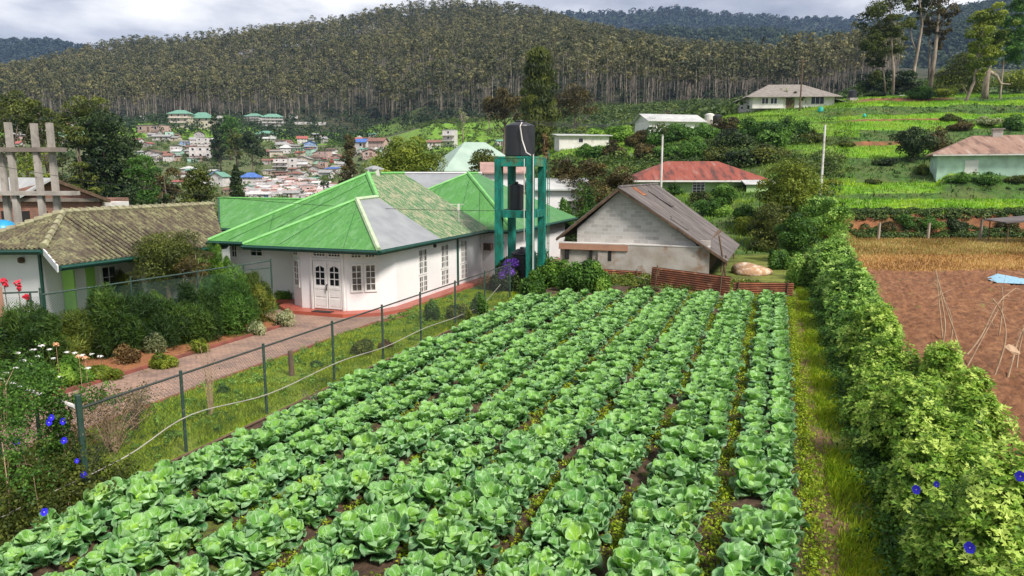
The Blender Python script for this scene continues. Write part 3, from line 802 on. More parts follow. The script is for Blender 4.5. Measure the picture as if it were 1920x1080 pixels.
rface([(-13.2, 36.5, EZ), (-13.2, 49.4, EZ), W2b, W2], m_moss2)
rface([(-13.2, 49.4, EZ), (-24.2, 49.4, EZ), W2b], m_green)
rface([(-24.2, 49.4, EZ), (-24.2, 36.5, EZ), W2, W2b], m_moss2)
rface([(-31.4, 34.7, 2.62), (-23.0, 34.7, 2.62), (-23.0, 38.3, 4.25), (-34.6, 38.3, 4.25)], m_green_f)
rface([(-34.6, 38.3, 4.25), (-23.0, 38.3, 4.25), (-23.0, 42, 2.6), (-34.6, 42, 2.6)], m_moss)
rface([(-26.5, 42.2, 4.4), (-19.0, 42.2, 4.4), (-19.0, 46.0, 5.86), (-26.5, 46.0, 5.86)], m_zinc)
rface([(-26.5, 46.0, 5.86), (-19.0, 46.0, 5.86), (-19.0, 49.5, 4.6), (-26.5, 49.5, 4.6)], m_zinc)
# caps along hips and ridges
def capline(pts, mat, r=.085, par=house):
    m = MB(); m.tube([Vector(F(*p)) + Vector((0, 0, .03)) for p in pts], r, 6); m.build('roof_cap', mat, par)
capline([(-21.4, 24.95, EZ), SA], m_cap); capline([(-14.75, 24.95, EZ), SA], m_capw, .11); capline([SA, SJ], m_capw, .1)
capline([(-24.75, 26.55, EZ - .06), AP], m_cap); capline([SJ, AP], m_cap, .13); capline([AP, AB2], m_cap)
capline([(-13.2, 36.5, EZ), W2], m_cap, .12); capline([W2, W2b], m_cap); capline([W2, (-24.2, 36.5, EZ)], m_cap, .07)
capline([(-34.6, 38.3, 4.25), (-23.0, 38.3, 4.25)], m_cap, .07)
capline([(-26.5, 46.0, 5.88), (-19.0, 46.0, 5.88)], m_white, .07)
capline([(-31.4, 34.7, 2.62), (-34.6, 38.3, 4.25)], m_gutter, .05)
m_tbeam0 = plain('sheet_lap', (.03, .13, .03), (.05, .18, .05))
for p_, q_ in (((-20.4, 30.9, 5.1), (-23.6, 26.6, 2.79)), ((-19.3, 31.6, 5.42), (-22.3, 26.6, 2.79)), ((-22.6, 28.6, 3.9), (-21.45, 26.6, 2.79)), ((-18.1, 28.2, 4.52), (-19.6, 25.0, 2.85)), ((-17.6, 28.0, 4.42), (-16.4, 25.0, 2.85)),
               ((-19.6, 41.8, 5.3), (-21.2, 36.6, 2.85)), ((-18.2, 42, 5.4), (-16.6, 36.6, 2.85)), ((-17.0, 40.9, 4.9), (-15.3, 36.6, 2.85))):
    m = MB(); m.tube([Vector(F(*p_)) + Vector((0, 0, .03)), Vector(F(*q_)) + Vector((0, 0, .03))], .012, 4); m.build('sheet_lap', m_tbeam0, house)
# gutters and fascia
def gutter(pts, par=house, z=EZ):
    m = MB()
    for p, q in zip(pts, pts[1:]):
        P = Vector(F(p[0], p[1], (p[2] if len(p) > 2 else z) - .10)); Q = Vector(F(q[0], q[1], (q[2] if len(q) > 2 else z) - .10))
        m.bar(P, Q, .05, .20)
        d = (Q - P).normalized(); o_ = Vector((d.y, -d.x, 0)) * .07
        m.tube([P + o_ + Vector((0, 0, .02)), Q + o_ + Vector((0, 0, .02))], .065, 6)
    m.build('gutter', m_gutter, par)
gutter([(-24.75, 26.55, EZ - .06), (-21.4, 26.55, EZ - .06), ]); gutter([(-21.4, 24.95), (-14.75, 24.95), (-14.75, 36.5), (-13.2, 36.5), (-13.2, 49.4)])
gutter([(-31.4, 34.7, 2.62), (-23, 34.7, 2.62)])
# chimney-like ventilator on the ridge
m = MB(); cx = F(-19.75, 33.2, 0); m.box(cx[0] - .28, cx[0] + .28, cx[1] - .28, cx[1] + .28, 5.6, 6.05)
ch = m.build('vent_chimney', m_white2, house)
m = MB(); m.lathe((cx[0], cx[1], 6.05), [(.52, 0), (.50, .05), (.12, .19), (.02, .2)], 4); m.build('vent_cap', m_zinc, ch)
# double door in the bay
def ul(p, q): return (q[0] - p[0], q[1] - p[1])
d0 = F(-18.27, 25.5); dv = (CU, -SU)
def door_leaf(x0, w_, par, hinge):
    u = Vector((CU, -SU, 0)); nn = Vector((u.y, -u.x, 0)); o = Vector((d0[0], d0[1], 0))
    m = MB(); m.xf = lambda a, d, z: o + u * a + nn * d + Vector((0, 0, z))
    m.box(x0, x0 + w_, .01, .045, .17, 2.22)
    for a0, a1, c0, c1 in ((.10, w_ - .10, .30, .62), (.10, w_ - .10, .70, .98)):   # raised panels
        m.box(x0 + a0, x0 + a1, .045, .06, c0, c1)
    for a0, a1 in ((.02, .07), (w_ - .07, w_ - .02)): m.box(x0 + a0, x0 + a1, .045, .065, .2, 2.2)
    for c0, c1 in ((.2, .26), (1.02, 1.12), (2.1, 2.2)): m.box(x0 + .07, x0 + w_ - .07, .045, .063, c0, c1)
    leaf = m.build('door', m_frame, par)
    g = MB(); g.xf = m.xf
    pw = (w_ - .26 - .05) / 2
    for i in range(2):
        for j in range(3):
            a = x0 + .13 + i * (pw + .05); z = 1.20 + j * .285; hgt = .24
            if j < 2: g.box(a, a + pw, .046, .052, z, z + hgt)
            else:
                h0, h1_ = (.15, .24) if i == 0 else (.24, .15)
                ids = [g.av(t_) for t_ in ((a, .052, z), (a + pw, .052, z), (a + pw, .052, z + h1_), (a, .052, z + h0))]
                g.f.append(ids); g.m.append(0)
    g.build('pane', m_glass, leaf)
    return leaf
door_leaf(.03, .68, house, 0); dl = door_leaf(.73, .68, house, 1)
m = MB(); u = Vector((CU, -SU, 0)); nn = Vector((u.y, -u.x, 0)); o_ = Vector((d0[0], d0[1], 0))
m.tube([o_ + u * .70 + nn * .05 + Vector((0, 0, 1.22)), o_ + u * .70 + nn * .12 + Vector((0, 0, 1.2)), o_ + u * .71 + nn * .12 + Vector((0, 0, .98))], .028, 6); m.build('door_handle', m_black, dl)
m = MB(); m.xf = lambda a, d, z: o_ + u * a + nn * d + Vector((0, 0, z))
for a0, a1, c0, c1 in ((-.09, .0, .15, 2.7), (1.44, 1.53, .15, 2.7), (.0, 1.44, 2.25, 2.33)): m.box(a0, a1, .0, .08, c0, c1)
m.build('door_frame', m_frame, house)
window(house, F(-18.27, 25.5), dv, .70, 2.35, 2.68, 4, 2); window(house, F(-17.53, 25.5), dv, .70, 2.35, 2.68, 4, 2)
def wall_win(p, q, f0, f1, z0, z1, nc, nr, **k):
    P = Vector(F(*p)); Q = Vector(F(*q)); d = Q - P
    s = P + d * f0
    return window(house, (s.x, s.y), (d.x, d.y), d.length * (f1 - f0), z0, z1, nc, nr, **k)
wall_win((-19.7, 26.05), (-18.9, 25.5), .18, .86, 1.0, 2.2, 2, 4, glass=m_curt); wall_win((-19.7, 26.05), (-18.9, 25.5), .18, .86, 2.32, 2.66, 2, 2, glass=m_curt)
wall_win((-16.65, 25.5), (-15.55, 26.3), .12, .50, .92, 2.12, 2, 4, glass=m_curt); wall_win((-16.65, 25.5), (-15.55, 26.3), .54, .92, .92, 2.12, 2, 4, glass=m_curt)
wall_win((-16.65, 25.5), (-15.55, 26.3), .12, .50, 2.32, 2.66, 3, 2, glass=m_curt); wall_win((-16.65, 25.5), (-15.55, 26.3), .54, .92, 2.32, 2.66, 3, 2, glass=m_curt)
for b0, b1, zt in ((29.25, 30.1, 2.42), (31.6, 32.45, 2.42), (33.95, 34.75, 2.42)):
    wall_win((-15.25, b0), (-15.25, b1), 0, 1, 1.22, zt, 4, 4, mid=True, mar=.055); wall_win((-15.25, b0), (-15.25, b1), 0, 1, .36, 1.18, 4, 3, mid=True, mar=.055)
wall_win((-24.1, 27.2), (-19.95, 27.2), .28, .47, 2.0, 2.55, 2, 2); wall_win((-24.1, 27.2), (-19.95, 27.2), .02, .12, 1.9, 2.6, 2, 2)
m = MB(); m.bar(F(-15.2, 33.55, .15), F(-15.2, 33.55, 2.75), .10, .10); m.build('downpipe', m_gutter, house)
m = MB(); m.tube([F(-15.13, 36.6, .15), F(-15.13, 36.6, 2.7)], .03); m.build('downpipe', m_white, house)
for a, b, z in ((-15.2, 30.9, 2.45), (-19.99, 27.1, 2.62), (-14.05, 36.93, 2.1)):
    m = MB(); p = F(a, b, z); m.lathe((p[0], p[1], p[2] - .1), [(.05, 0), (.09, .04), (.09, .14), (.04, .18)], 8); m.build('wall_lamp', m_black, house)
ac = thing('air_conditioner', F(-14.85, 36.9, 1.75), 'small rusty air conditioning unit high on the white wall beside the tower', 'air conditioner')
m = MB(); p = F(-14.85, 36.85, 1.75)
m.xf = lambda x, y, z: F(-14.85 + x, 36.84 + y, 1.85 + z)
m.box(-.24, .24, -.14, .14, -.2, .2); m.build('casing', plain('rust_case', (.18, .09, .06), (.30, .22, .18), scale=8), ac)
m = MB(); m.xf = lambda x, y, z: F(-14.85 + x, 36.84 + y, 1.85 + z)
for k in range(7): m.box(-.2, .2, -.155, -.141, -.16 + k * .05, -.13 + k * .05)
m.build('grille', m_dark, ac)
mt = MB(); mt.xf = lambda x, y, z: F(-17.5 + x, 24.98 + y, z); mt.box(-.45, .45, -.2, .14, .152, .175)
tag(mt.build('door_mat', m_dark), 'dark door mat on the red step at the front door', 'door mat')
# aerial on the roof
ae = thing('aerial', F(-15.6, 34.6, 3.3), 'thin television aerial standing on the mossy green roof', 'aerial')
m = MB(); p = Vector(F(-15.6, 34.6, 3.2)); m.tube([p, p + Vector((0, 0, 1.1))], .02, 5)
m.tube([p + Vector((-.5, 0, 1.05)), p + Vector((.3, .1, 1.05))], .012, 4); m.box(p.x - .06, p.x + .06, p.y - .06, p.y + .06, p.z + .7, p.z + 1.05)
m.build('mast', m_white2, ae)
# ---------------------------------------------------------------- house with the mossy tiled roof
m_tile, nt, p, o = newmat('mossy_clay_tile')
v = pos(nt, (1, 1, 1), YR)
c = ramp(nt, noise(nt, pos(nt, (.6, 1.6, 1.2), YR), 2.2, 8, .7), [(.30, (.04, .032, .022)), (.44, (.10, .075, .05)), (.53, (.16, .145, .075)), (.66, (.28, .27, .14)), (.76, (.20, .15, .10))])
c = mixc(nt, ramp(nt, noise(nt, v, 9, 5, .6), [(.5, (0, 0, 0)), (.62, (1, 1, 1))]), c, (.06, .05, .035))
nt.links.new(c, p.inputs['Base Color']); p.inputs['Roughness'].default_value = .95
bump(nt, p, stripes(nt, YR, 1.0), .03, .5)
th = thing('house', F(-27.8, 24, 0), 'low white house with a mossy grey clay tile roof at the left edge', 'house')
m = MB(); prism(m, [F(*p)[:2] for p in [(-30.4, 20.2), (-27.1, 20.2), (-27.1, 21.0), (-26.5, 21.0), (-26.5, 27.5), (-30.4, 29)]], 0, 2.75); m.build('wall', m_white, th)
RS = [(-24.6, 18.9, 2.5), (-24.6, 27.5, 2.5), (-27.75, 30.3, 4.2), (-27.8, 21.8, 4.2), (-26.35, 19.75, 2.98)]
RF = [(-31.2, 19.45, 2.78), (-26.35, 19.75, 2.98), (-27.8, 21.8, 4.2)]
RL = [(-31.2, 19.45, 2.78), (-27.8, 21.8, 4.2), (-27.75, 30.3, 4.2), (-31.2, 30.3, 2.6)]
for pl, al in ((RS, (SU, CU, 0)), (RF, (CU, -SU, 0)), (RL, (SU, CU, 0))):
    m = MB(); P3 = [F(*q) for q in pl]; m.slab(P3, .06)
    rolls(m, P3, al, .235, .075, lift=.0)
    m.build('roof', m_tile, th)
def tilecap(p, q, mat=None):
    m = MB(); P = Vector(F(*p)); Q = Vector(F(*q)); n = int((Q - P).length / .36); d = (Q - P) / n
    for k in range(n):
        m.tube([P + d * k + Vector((0, 0, .07)), P + d * (k + 1.12) + Vector((0, 0, .03))], [.15, .105], 7)
    m.build('ridge_tiles', mat or m_tilecap, th)
m_tilecap = plain('ridge_tile', (.36, .35, .20), (.22, .19, .13), scale=3, rough=.9, c3=(.07, .06, .04), s3=5, f3=(.6, .72))
tilecap((-27.8, 21.8, 4.22), (-27.75, 30.3, 4.22)); tilecap((-26.4, 19.75, 3.0), (-27.8, 21.8, 4.22)); tilecap((-31.2, 19.45, 2.8), (-27.8, 21.8, 4.22))
m = MB(); m.bar(F(-26.35, 19.7, 2.86), F(-24.6, 18.87, 2.38), .05, .26); m.build('bargeboard', m_white, th)
gutter([(-31.2, 19.4, 2.78), (-26.4, 19.7, 2.95)], th); gutter([(-24.55, 18.9, 2.5), (-24.55, 27.5, 2.5)], th)
m = MB(); m.bar(F(-27.15, 20.1, 0), F(-27.15, 20.1, 2.8), .09, .09); m.build('downpipe', m_gutter, th)
m = MB(); m.xf = lambda x, y, z: F(x, y, z); m.box(-27.06, -26.42, 20.9, 20.96, .12, 2.1); m.build('door', m_greenwall, th)
m = MB(); m.xf = lambda x, y, z: F(x, y, z); m.box(-27.3, -25.5, 20.0, 20.9, -.1, .1); m.build('step', m_conc, th)
m = MB(); m.xf = lambda x, y, z: F(x, y, z); m.box(-26.49, -26.44, 21.5, 21.9, .1, 2.3); m.build('door_jamb', m_greenwall, th)
for b in (23.2, 25.2, 27.0):
    m = MB(); m.xf = lambda x, y, z: F(x, y, z); m.box(-25.2, -24.95, b - .13, b + .13, 0, 2.45); m.build('porch_pillar', m_white, th)
for b in (22.2, 24.2, 26.0):
    s = F(-26.5, b); window(th, s, (SU, CU), .8, 1.0, 2.0, 2, 2)
m = MB(); p = F(-28.2, 20.1, 2.3); m.lathe((p[0], p[1], p[2]), [(.06, 0), (.12, .05), (.12, .2), (.05, .24)], 8); m.build('wall_lamp', m_wood, th)
# ---------------------------------------------------------------- concrete water tower
m_teal, nt, p, o = newmat('teal_paint'); v = pos(nt)
c = ramp(nt, noise(nt, pos(nt, (1, 1, .35)), 3.2, 7, .7), [(.36, (.0, .06, .035)), (.5, (.0, .15, .11)), (.64, (.004, .24, .19)), (.8, (.09, .26, .19))])
c = mixc(nt, ramp(nt, noise(nt, v, 6, 6, .7), [(.60, (0, 0, 0)), (.68, (1, 1, 1))]), c, (.05, .07, .03))
nt.links.new(c, p.inputs['Base Color']); p.inputs['Roughness'].default_value = .8
m_tbeam = plain('mossy_beam', (.10, .22, .10), (.03, .055, .03), scale=2.5, rough=.9, c3=(.0, .22, .17), s3=1.6, f3=(.5, .6))
tw = thing('water_tower', F(-12.1, 34.4, 0), 'teal concrete water tank tower standing between the green roofed house and the block shed', 'water tower')
TA = (-12.92, -11.28); TB = (33.5, 35.35); ZT = 6.55; ZM = 4.05
for a in TA:
    for b in TB:
        m = MB(); m.xf = F; m.box(a - .17, a + .17, b - .17, b + .17, 0, ZT + (.0 if a < -12 else .02)); m.build('column', m_teal, tw)
for z0, z1, mt_, nm in ((ZT - .36, ZT + .02, m_tbeam, 'top_beam'), (ZM - .36, ZM, m_teal, 'middle_beam')):
    for a in TA:
        m = MB(); m.xf = F; m.box(a - .145, a + .145, TB[0] + .17, TB[1] - .17, z0, z1); m.build(nm, mt_, tw)
    for b in TB:
        m = MB(); m.xf = F; m.box(TA[0] + .17, TA[1] - .17, b - .145, b + .145, z0, z1); m.build(nm, mt_, tw)
m = MB(); m.xf = F; m.box(TA[0] - .16, TA[1] + .16, TB[0] - .16, TB[1] + .16, ZT + .022, ZT + .12); m.build('top_slab', m_tbeam, tw)
m = MB(); m.xf = F; m.box(TA[0] + .15, TA[1] - .6, TB[0] + .15, TB[1] - .15, ZM - .1, ZM - .02); m.build('middle_slab', m_conc, tw)
ladder = thing('ladder', F(-10.95, 35.4, 0), 'thin rusty ladder fixed up the right side of the water tower', 'ladder')
for s in (-.15, .15):
    m = MB(); m.tube([F(-10.95, 35.4 + s, .3), F(-10.95, 35.4 + s, 7.0)], .02, 5); m.build('stile', m_tbeam, ladder)
for k in range(18):
    m = MB(); m.tube([F(-10.95, 35.25, .6 + k * .34), F(-10.95, 35.55, .6 + k * .34)], .014, 4, False); m.build('rung', m_tbeam, ladder)
def tank(a, b, z, r, h, rib, lab, lid=.12):
    P = F(a, b, z); t = thing('water_tank', P, lab, 'water tank', 'black water tanks of the tower')
    prof = [(r * .96, 0), (r, .05)]
    if rib:
        n = rib
        for k in range(n):
            z0 = .08 + (h - .16) * k / n; z1 = .08 + (h - .16) * (k + 1) / n
            prof += [(r, z0), (r, z0 + (z1 - z0) * .6), (r * .95, z0 + (z1 - z0) * .7), (r * .95, z1 - .01)]
    prof += [(r, h - .05), (r * .97, h), (r * .5, h + lid), (r * .3, h + lid + .02)]
    m = MB(); m.lathe(P, prof, 28); m.build('body', m_black, t, smooth=False)
    m = MB(); m.lathe((P[0], P[1], P[2] + h + lid + .015), [(r * .28, 0), (r * .3, .05), (r * .27, .09), (.02, .11)], 16); m.build('lid', m_black, t)
    return t
tank(-12.13, 34.4, ZT + .12, .74, 1.52, 0, 'large black water tank on top of the teal tower', .14)
tank(-12.30, 34.3, ZM - .02, .37, 1.25, 0, 'slim black water tank on the middle level inside the tower', .05)
tank(-11.95, 34.45, .02, .66, 1.85, 9, 'ribbed black water tank on the ground between the tower legs', .18)
pw = thing('water_pipe', F(-11.1, 33.3, 0), 'white plastic water pipe running down from the top tank past the tower leg', 'pipe')
m = MB(); m.tube([F(-11.9, 34.0, ZT + 1.75), F(-11.85, 33.6, ZT + 1.55), F(-11.75, 33.62, ZT + .9), F(-11.5, 33.5, ZT + .3), F(-11.2, 33.3, ZT + .16)], .03, 6); m.build('upper_pipe', m_white2, pw)
m = MB(); m.tube([F(-11.06, 33.28, .9), F(-11.06, 33.28, ZT + .2)], .025, 6); m.tube([F(-11.52, 33.28, 2.6), F(-11.52, 33.28, ZT)], .02, 6); m.build('riser', m_white2, pw)
# ---------------------------------------------------------------- block shed
m_block, nt, p, o = newmat('concrete_block'); g = N_(nt, 'ShaderNodeNewGeometry'); r_ = N_(nt, 'ShaderNodeMapping'); r_.inputs['Rotation'].default_value = (0, 0, YAW)
nt.links.new(g.outputs['Position'], r_.inputs[0]); sp = N_(nt, 'ShaderNodeSeparateXYZ'); nt.links.new(r_.outputs[0], sp.inputs[0])
cb = N_(nt, 'ShaderNodeCombineXYZ'); nt.links.new(mth(nt, 'ADD', sp.outputs[0], sp.outputs[1]), cb.inputs[0]); nt.links.new(sp.outputs[2], cb.inputs[1])
br = N_(nt, 'ShaderNodeTexBrick'); nt.links.new(cb.outputs[0], br.inputs[0])
br.inputs['Scale'].default_value = 1.0; br.inputs['Brick Width'].default_value = .42; br.inputs['Row Height'].default_value = .21; br.inputs['Mortar Size'].default_value = .012
br.inputs['Color1'].default_value = (.56, .54, .52, 1); br.inputs['Color2'].default_value = (.37, .35, .335, 1); br.inputs['Mortar'].default_value = (.60, .57, .54, 1)
c = mixc(nt, ramp(nt, noise(nt, pos(nt), 1.2, 6), [(.4, (0, 0, 0)), (.7, (.75, .75, .75))]), br.outputs[0], (.52, .49, .45))
nt.links.new(c, p.inputs['Base Color']); p.inputs['Roughness'].default_value = .95; bump(nt, p, br.outputs[1], -.01, .5)
m_render = plain('stained_render', (.50, .46, .42), (.36, .31, .26), scale=1.1, rough=.95, bmp=.02, c3=(.30, .19, .12), s3=.9, f3=(.58, .68))
m_terra = plain('terracotta_band', (.48, .26, .17), (.40, .20, .13), scale=2, rough=.8)
m_tin, nt, p, o = newmat('old_roofing_sheet')
v = pos(nt, (.25, 2.6, .25), YR)
c = ramp(nt, noise(nt, v, 1.6, 6, .6), [(.32, (.045, .038, .036)), (.48, (.10, .085, .08)), (.60, (.17, .145, .135)), (.74, (.26, .215, .195))])
nt.links.new(c, p.inputs['Base Color']); p.inputs['Roughness'].default_value = .8
sh = thing('shed', F(-7, 45, 0), 'grey concrete block shed with a sagging old corrugated roof', 'shed')
m = MB(); m.xf = F
m.poly([(-10.95, 41.2, 1.7), (-4.1, 41.2, 1.7), (-4.1, 41.2, 1.95), (-8.42, 41.2, 4.9), (-10.95, 41.2, 2.65)])
m.poly([(-10.95, 41.4, 1.7), (-4.1, 41.4, 1.7), (-4.1, 41.4, 1.95), (-8.42, 41.4, 4.9), (-10.95, 41.4, 2.65)])
m.build('gable_wall', m_block, sh)
m = MB(); m.xf = F; m.box(-9.6, -3.32, 40.85, 41.18, -.2, 1.80); m.box(-11.9, -9.6, 40.95, 41.18, -.2, 1.45); m.build('lower_wall', m_render, sh)
m = MB(); m.xf = F; m.box(-3.9, -3.34, 41.2, 41.42, 1.6, 2.15); m.box(-10.9, -4.2, 53.8, 54, 0, 2.0); m.build('wall', m_render, sh)
m = MB(); m.xf = F; m.box(-11.95, -7.85, 40.78, 41.19, 1.452, 1.803); m.build('lintel', m_terra, sh)
m = MB(); m.xf = F; m.box(-7.8, -3.31, 40.83, 41.19, 1.803, 1.87); m.box(-11.95, -7.8, 40.78, 41.19, 1.806, 1.86); m.build('coping', m_white2, sh)
for a0, a1 in ((-11.6, -11.35), (-10.1, -9.95), (-9.0, -8.8)):
    m = MB(); m.xf = F; m.box(a0, a1, 40.835, 40.95, .85, 1.45); m.build('wall_recess', m_dark, sh)
SR = [(-8.42, 40.75, 5.05), (-8.40, 54.5, 5.05), (-2.35, 54.3, .75), (-2.35, 40.6, 1.12)]
SL = [(-12.1, 40.75, 2.05), (-12.1, 54.4, 2.05), (-8.40, 54.5, 5.05), (-8.42, 40.75, 5.05)]
for pl in (SR, SL):
    m = MB(); P3 = [F(*q) for q in pl]; m.slab(P3, .03); rolls(m, P3, (SU, CU, 0), .30, .085, n=5); m.build('roof', m_tin, sh)
m_rust = plain('rusty_sheet', (.34, .12, .06), (.17, .075, .045), scale=1.6, rough=.9, c3=(.45, .22, .12), s3=3, f3=(.55, .65))
def onroof(b, f, lift=.09):   # a point of the right slope
    p0 = Vector(SR[0]); z = SR[0][2] + (SR[3][2] - SR[0][2]) * f; a = SR[0][0] + (SR[3][0] - SR[0][0]) * f
    return (a, b, z + lift)
for b0, b1, f0, f1, mm in ((43.5, 44.6, .03, .15, m_rust), (41.6, 42.6, .46, .62, m_tin), (42.6, 43.6, .44, .54, m_tin), (47, 48.2, .1, .35, m_tin)):
    m = MB(); P3 = [F(*onroof(b0, f0)), F(*onroof(b1, f0)), F(*onroof(b1 + .1, f1)), F(*onroof(b0 + .2, f1))]; m.slab(P3, .01); rolls(m, P3, (SU, CU, 0), .17, .05, n=4); m.build('roof_patch', mm, sh)
m = MB(); m.bar(F(-8.42, 40.72, 4.97), F(-2.35, 40.62, 1.06), .04, .13); m.bar(F(-8.42, 40.72, 4.97), F(-12.1, 40.72, 1.98), .04, .13); m.build('bargeboard', m_wood, sh)
m = MB(); m.tube([F(-8.41, 40.7, 5.1), F(-8.4, 54.5, 5.1)], .1, 6); m.build('ridge_cap', m_tin, sh)
for a, b, la, z in ((-2.6, 41.0, .15, 1.4), (-2.9, 44.5, 0, 1.2), (-2.8, 48.0, -.1, 1.1), (-2.35, 40.7, -.5, 2.5), (-2.6, 52, 0, 1.)):
    m = MB(); m.tube([F(a, b, 0), F(a + la, b + .05, z)], .05, 6); m.build('post', m_wood, sh)
m = MB(); m.xf = F; m.box(-4.3, -3.6, 41.6, 53.5, 0, 1.9); m.build('inner_wall', m_wood, sh)
# ---------------------------------------------------------------- rusty sheets standing round the corner of the field
def sheetfence(p, q, h, tilt, lab, rows=9, mat=m_rust):
    P = Vector(F(*p)); Q = Vector(F(*q)); t = thing('corrugated_sheet', ((P + Q) / 2)[:], lab, 'metal sheet', 'rusty corrugated sheets fencing the field')
    m = MB(); d = (Q - P).normalized(); nn = Vector((d.y, -d.x, 0)); L = (Q - P).length; n = rows * 6
    up = Vector((0, 0, 1)) * math.cos(tilt) + nn * math.sin(tilt)
    ids = []
    for s in (0, 1):
        ring = []
        for k in range(n + 1):
            f = k / n; off = math.sin(f * rows * 2 * math.pi) * .03
            for th_ in (0, .006): ring.append(m.av(P + d * (L * s) + up * (h * f) + nn * (off + th_)))
        ids.append(ring)
    for k in range(n):
        for th_ in (0, 1):
            a = 2 * k + th_; b = 2 * (k + 1) + th_
            m.f.append([ids[0][a], ids[1][a], ids[1][b], ids[0][b]]); m.m.append(0)
    m.build('sheet', mat, t)
    for f in (.08, .9):
        m = MB(); b = P + d * L * f + nn * .06; m.tube([b, b + up * (h + .12)], .03, 5); m.build('stake', m_wood, t)
    return t
sheetfence((-6.0, 37.6, 0.05), (-1.9, 35.5, .0), .98, -.12, 'long rusty corrugated sheet leaning left of the shorter one by the shed', 9)
sheetfence((-1.75, 35.75, 0.0), (.95, 36.5, .0), .72, .16, 'short rusty corrugated sheet at the far right corner of the cabbage field', 8)
sheetfence((-9.6, 40.3, .15), (-6.9, 40.2, .12), .30, 0, 'low rusty corrugated strip at the foot of the block shed wall', 3)
m = MB(); m.bar(F(-7.0, 39.0, .25), F(-4.6, 37.4, .12), .12, .05); tag(m.build('plank', m_conc), 'weathered plank lying on the bank below the shed', 'plank')
m = MB()
rg = np.random.default_rng(3)
sp_ = F(-1.2, 44.5, 0)
n_ = 14; prf = [(1.15 * math.cos(k / 7 * math.pi / 2) + .01, .62 * math.sin(k / 7 * math.pi / 2)) for k in range(8)]
m.lathe(sp_, prf, 20)
o = m.build('sand_heap', plain('sand', (.46, .27, .15), (.32, .19, .11), scale=2, rough=1, bmp=.12, bs=6, c3=(.58, .46, .34), s3=2.5, f3=(.5, .6)), None, smooth=True)
for v_ in o.data.vertices: v_.co.x += .15 * math.sin(v_.co.y * 3 + v_.co.z * 5); v_.co.z *= 1 + .15 * math.sin(v_.co.x * 2)
tag(o, 'low heap of orange sand on the ground right of the shed', 'sand heap')
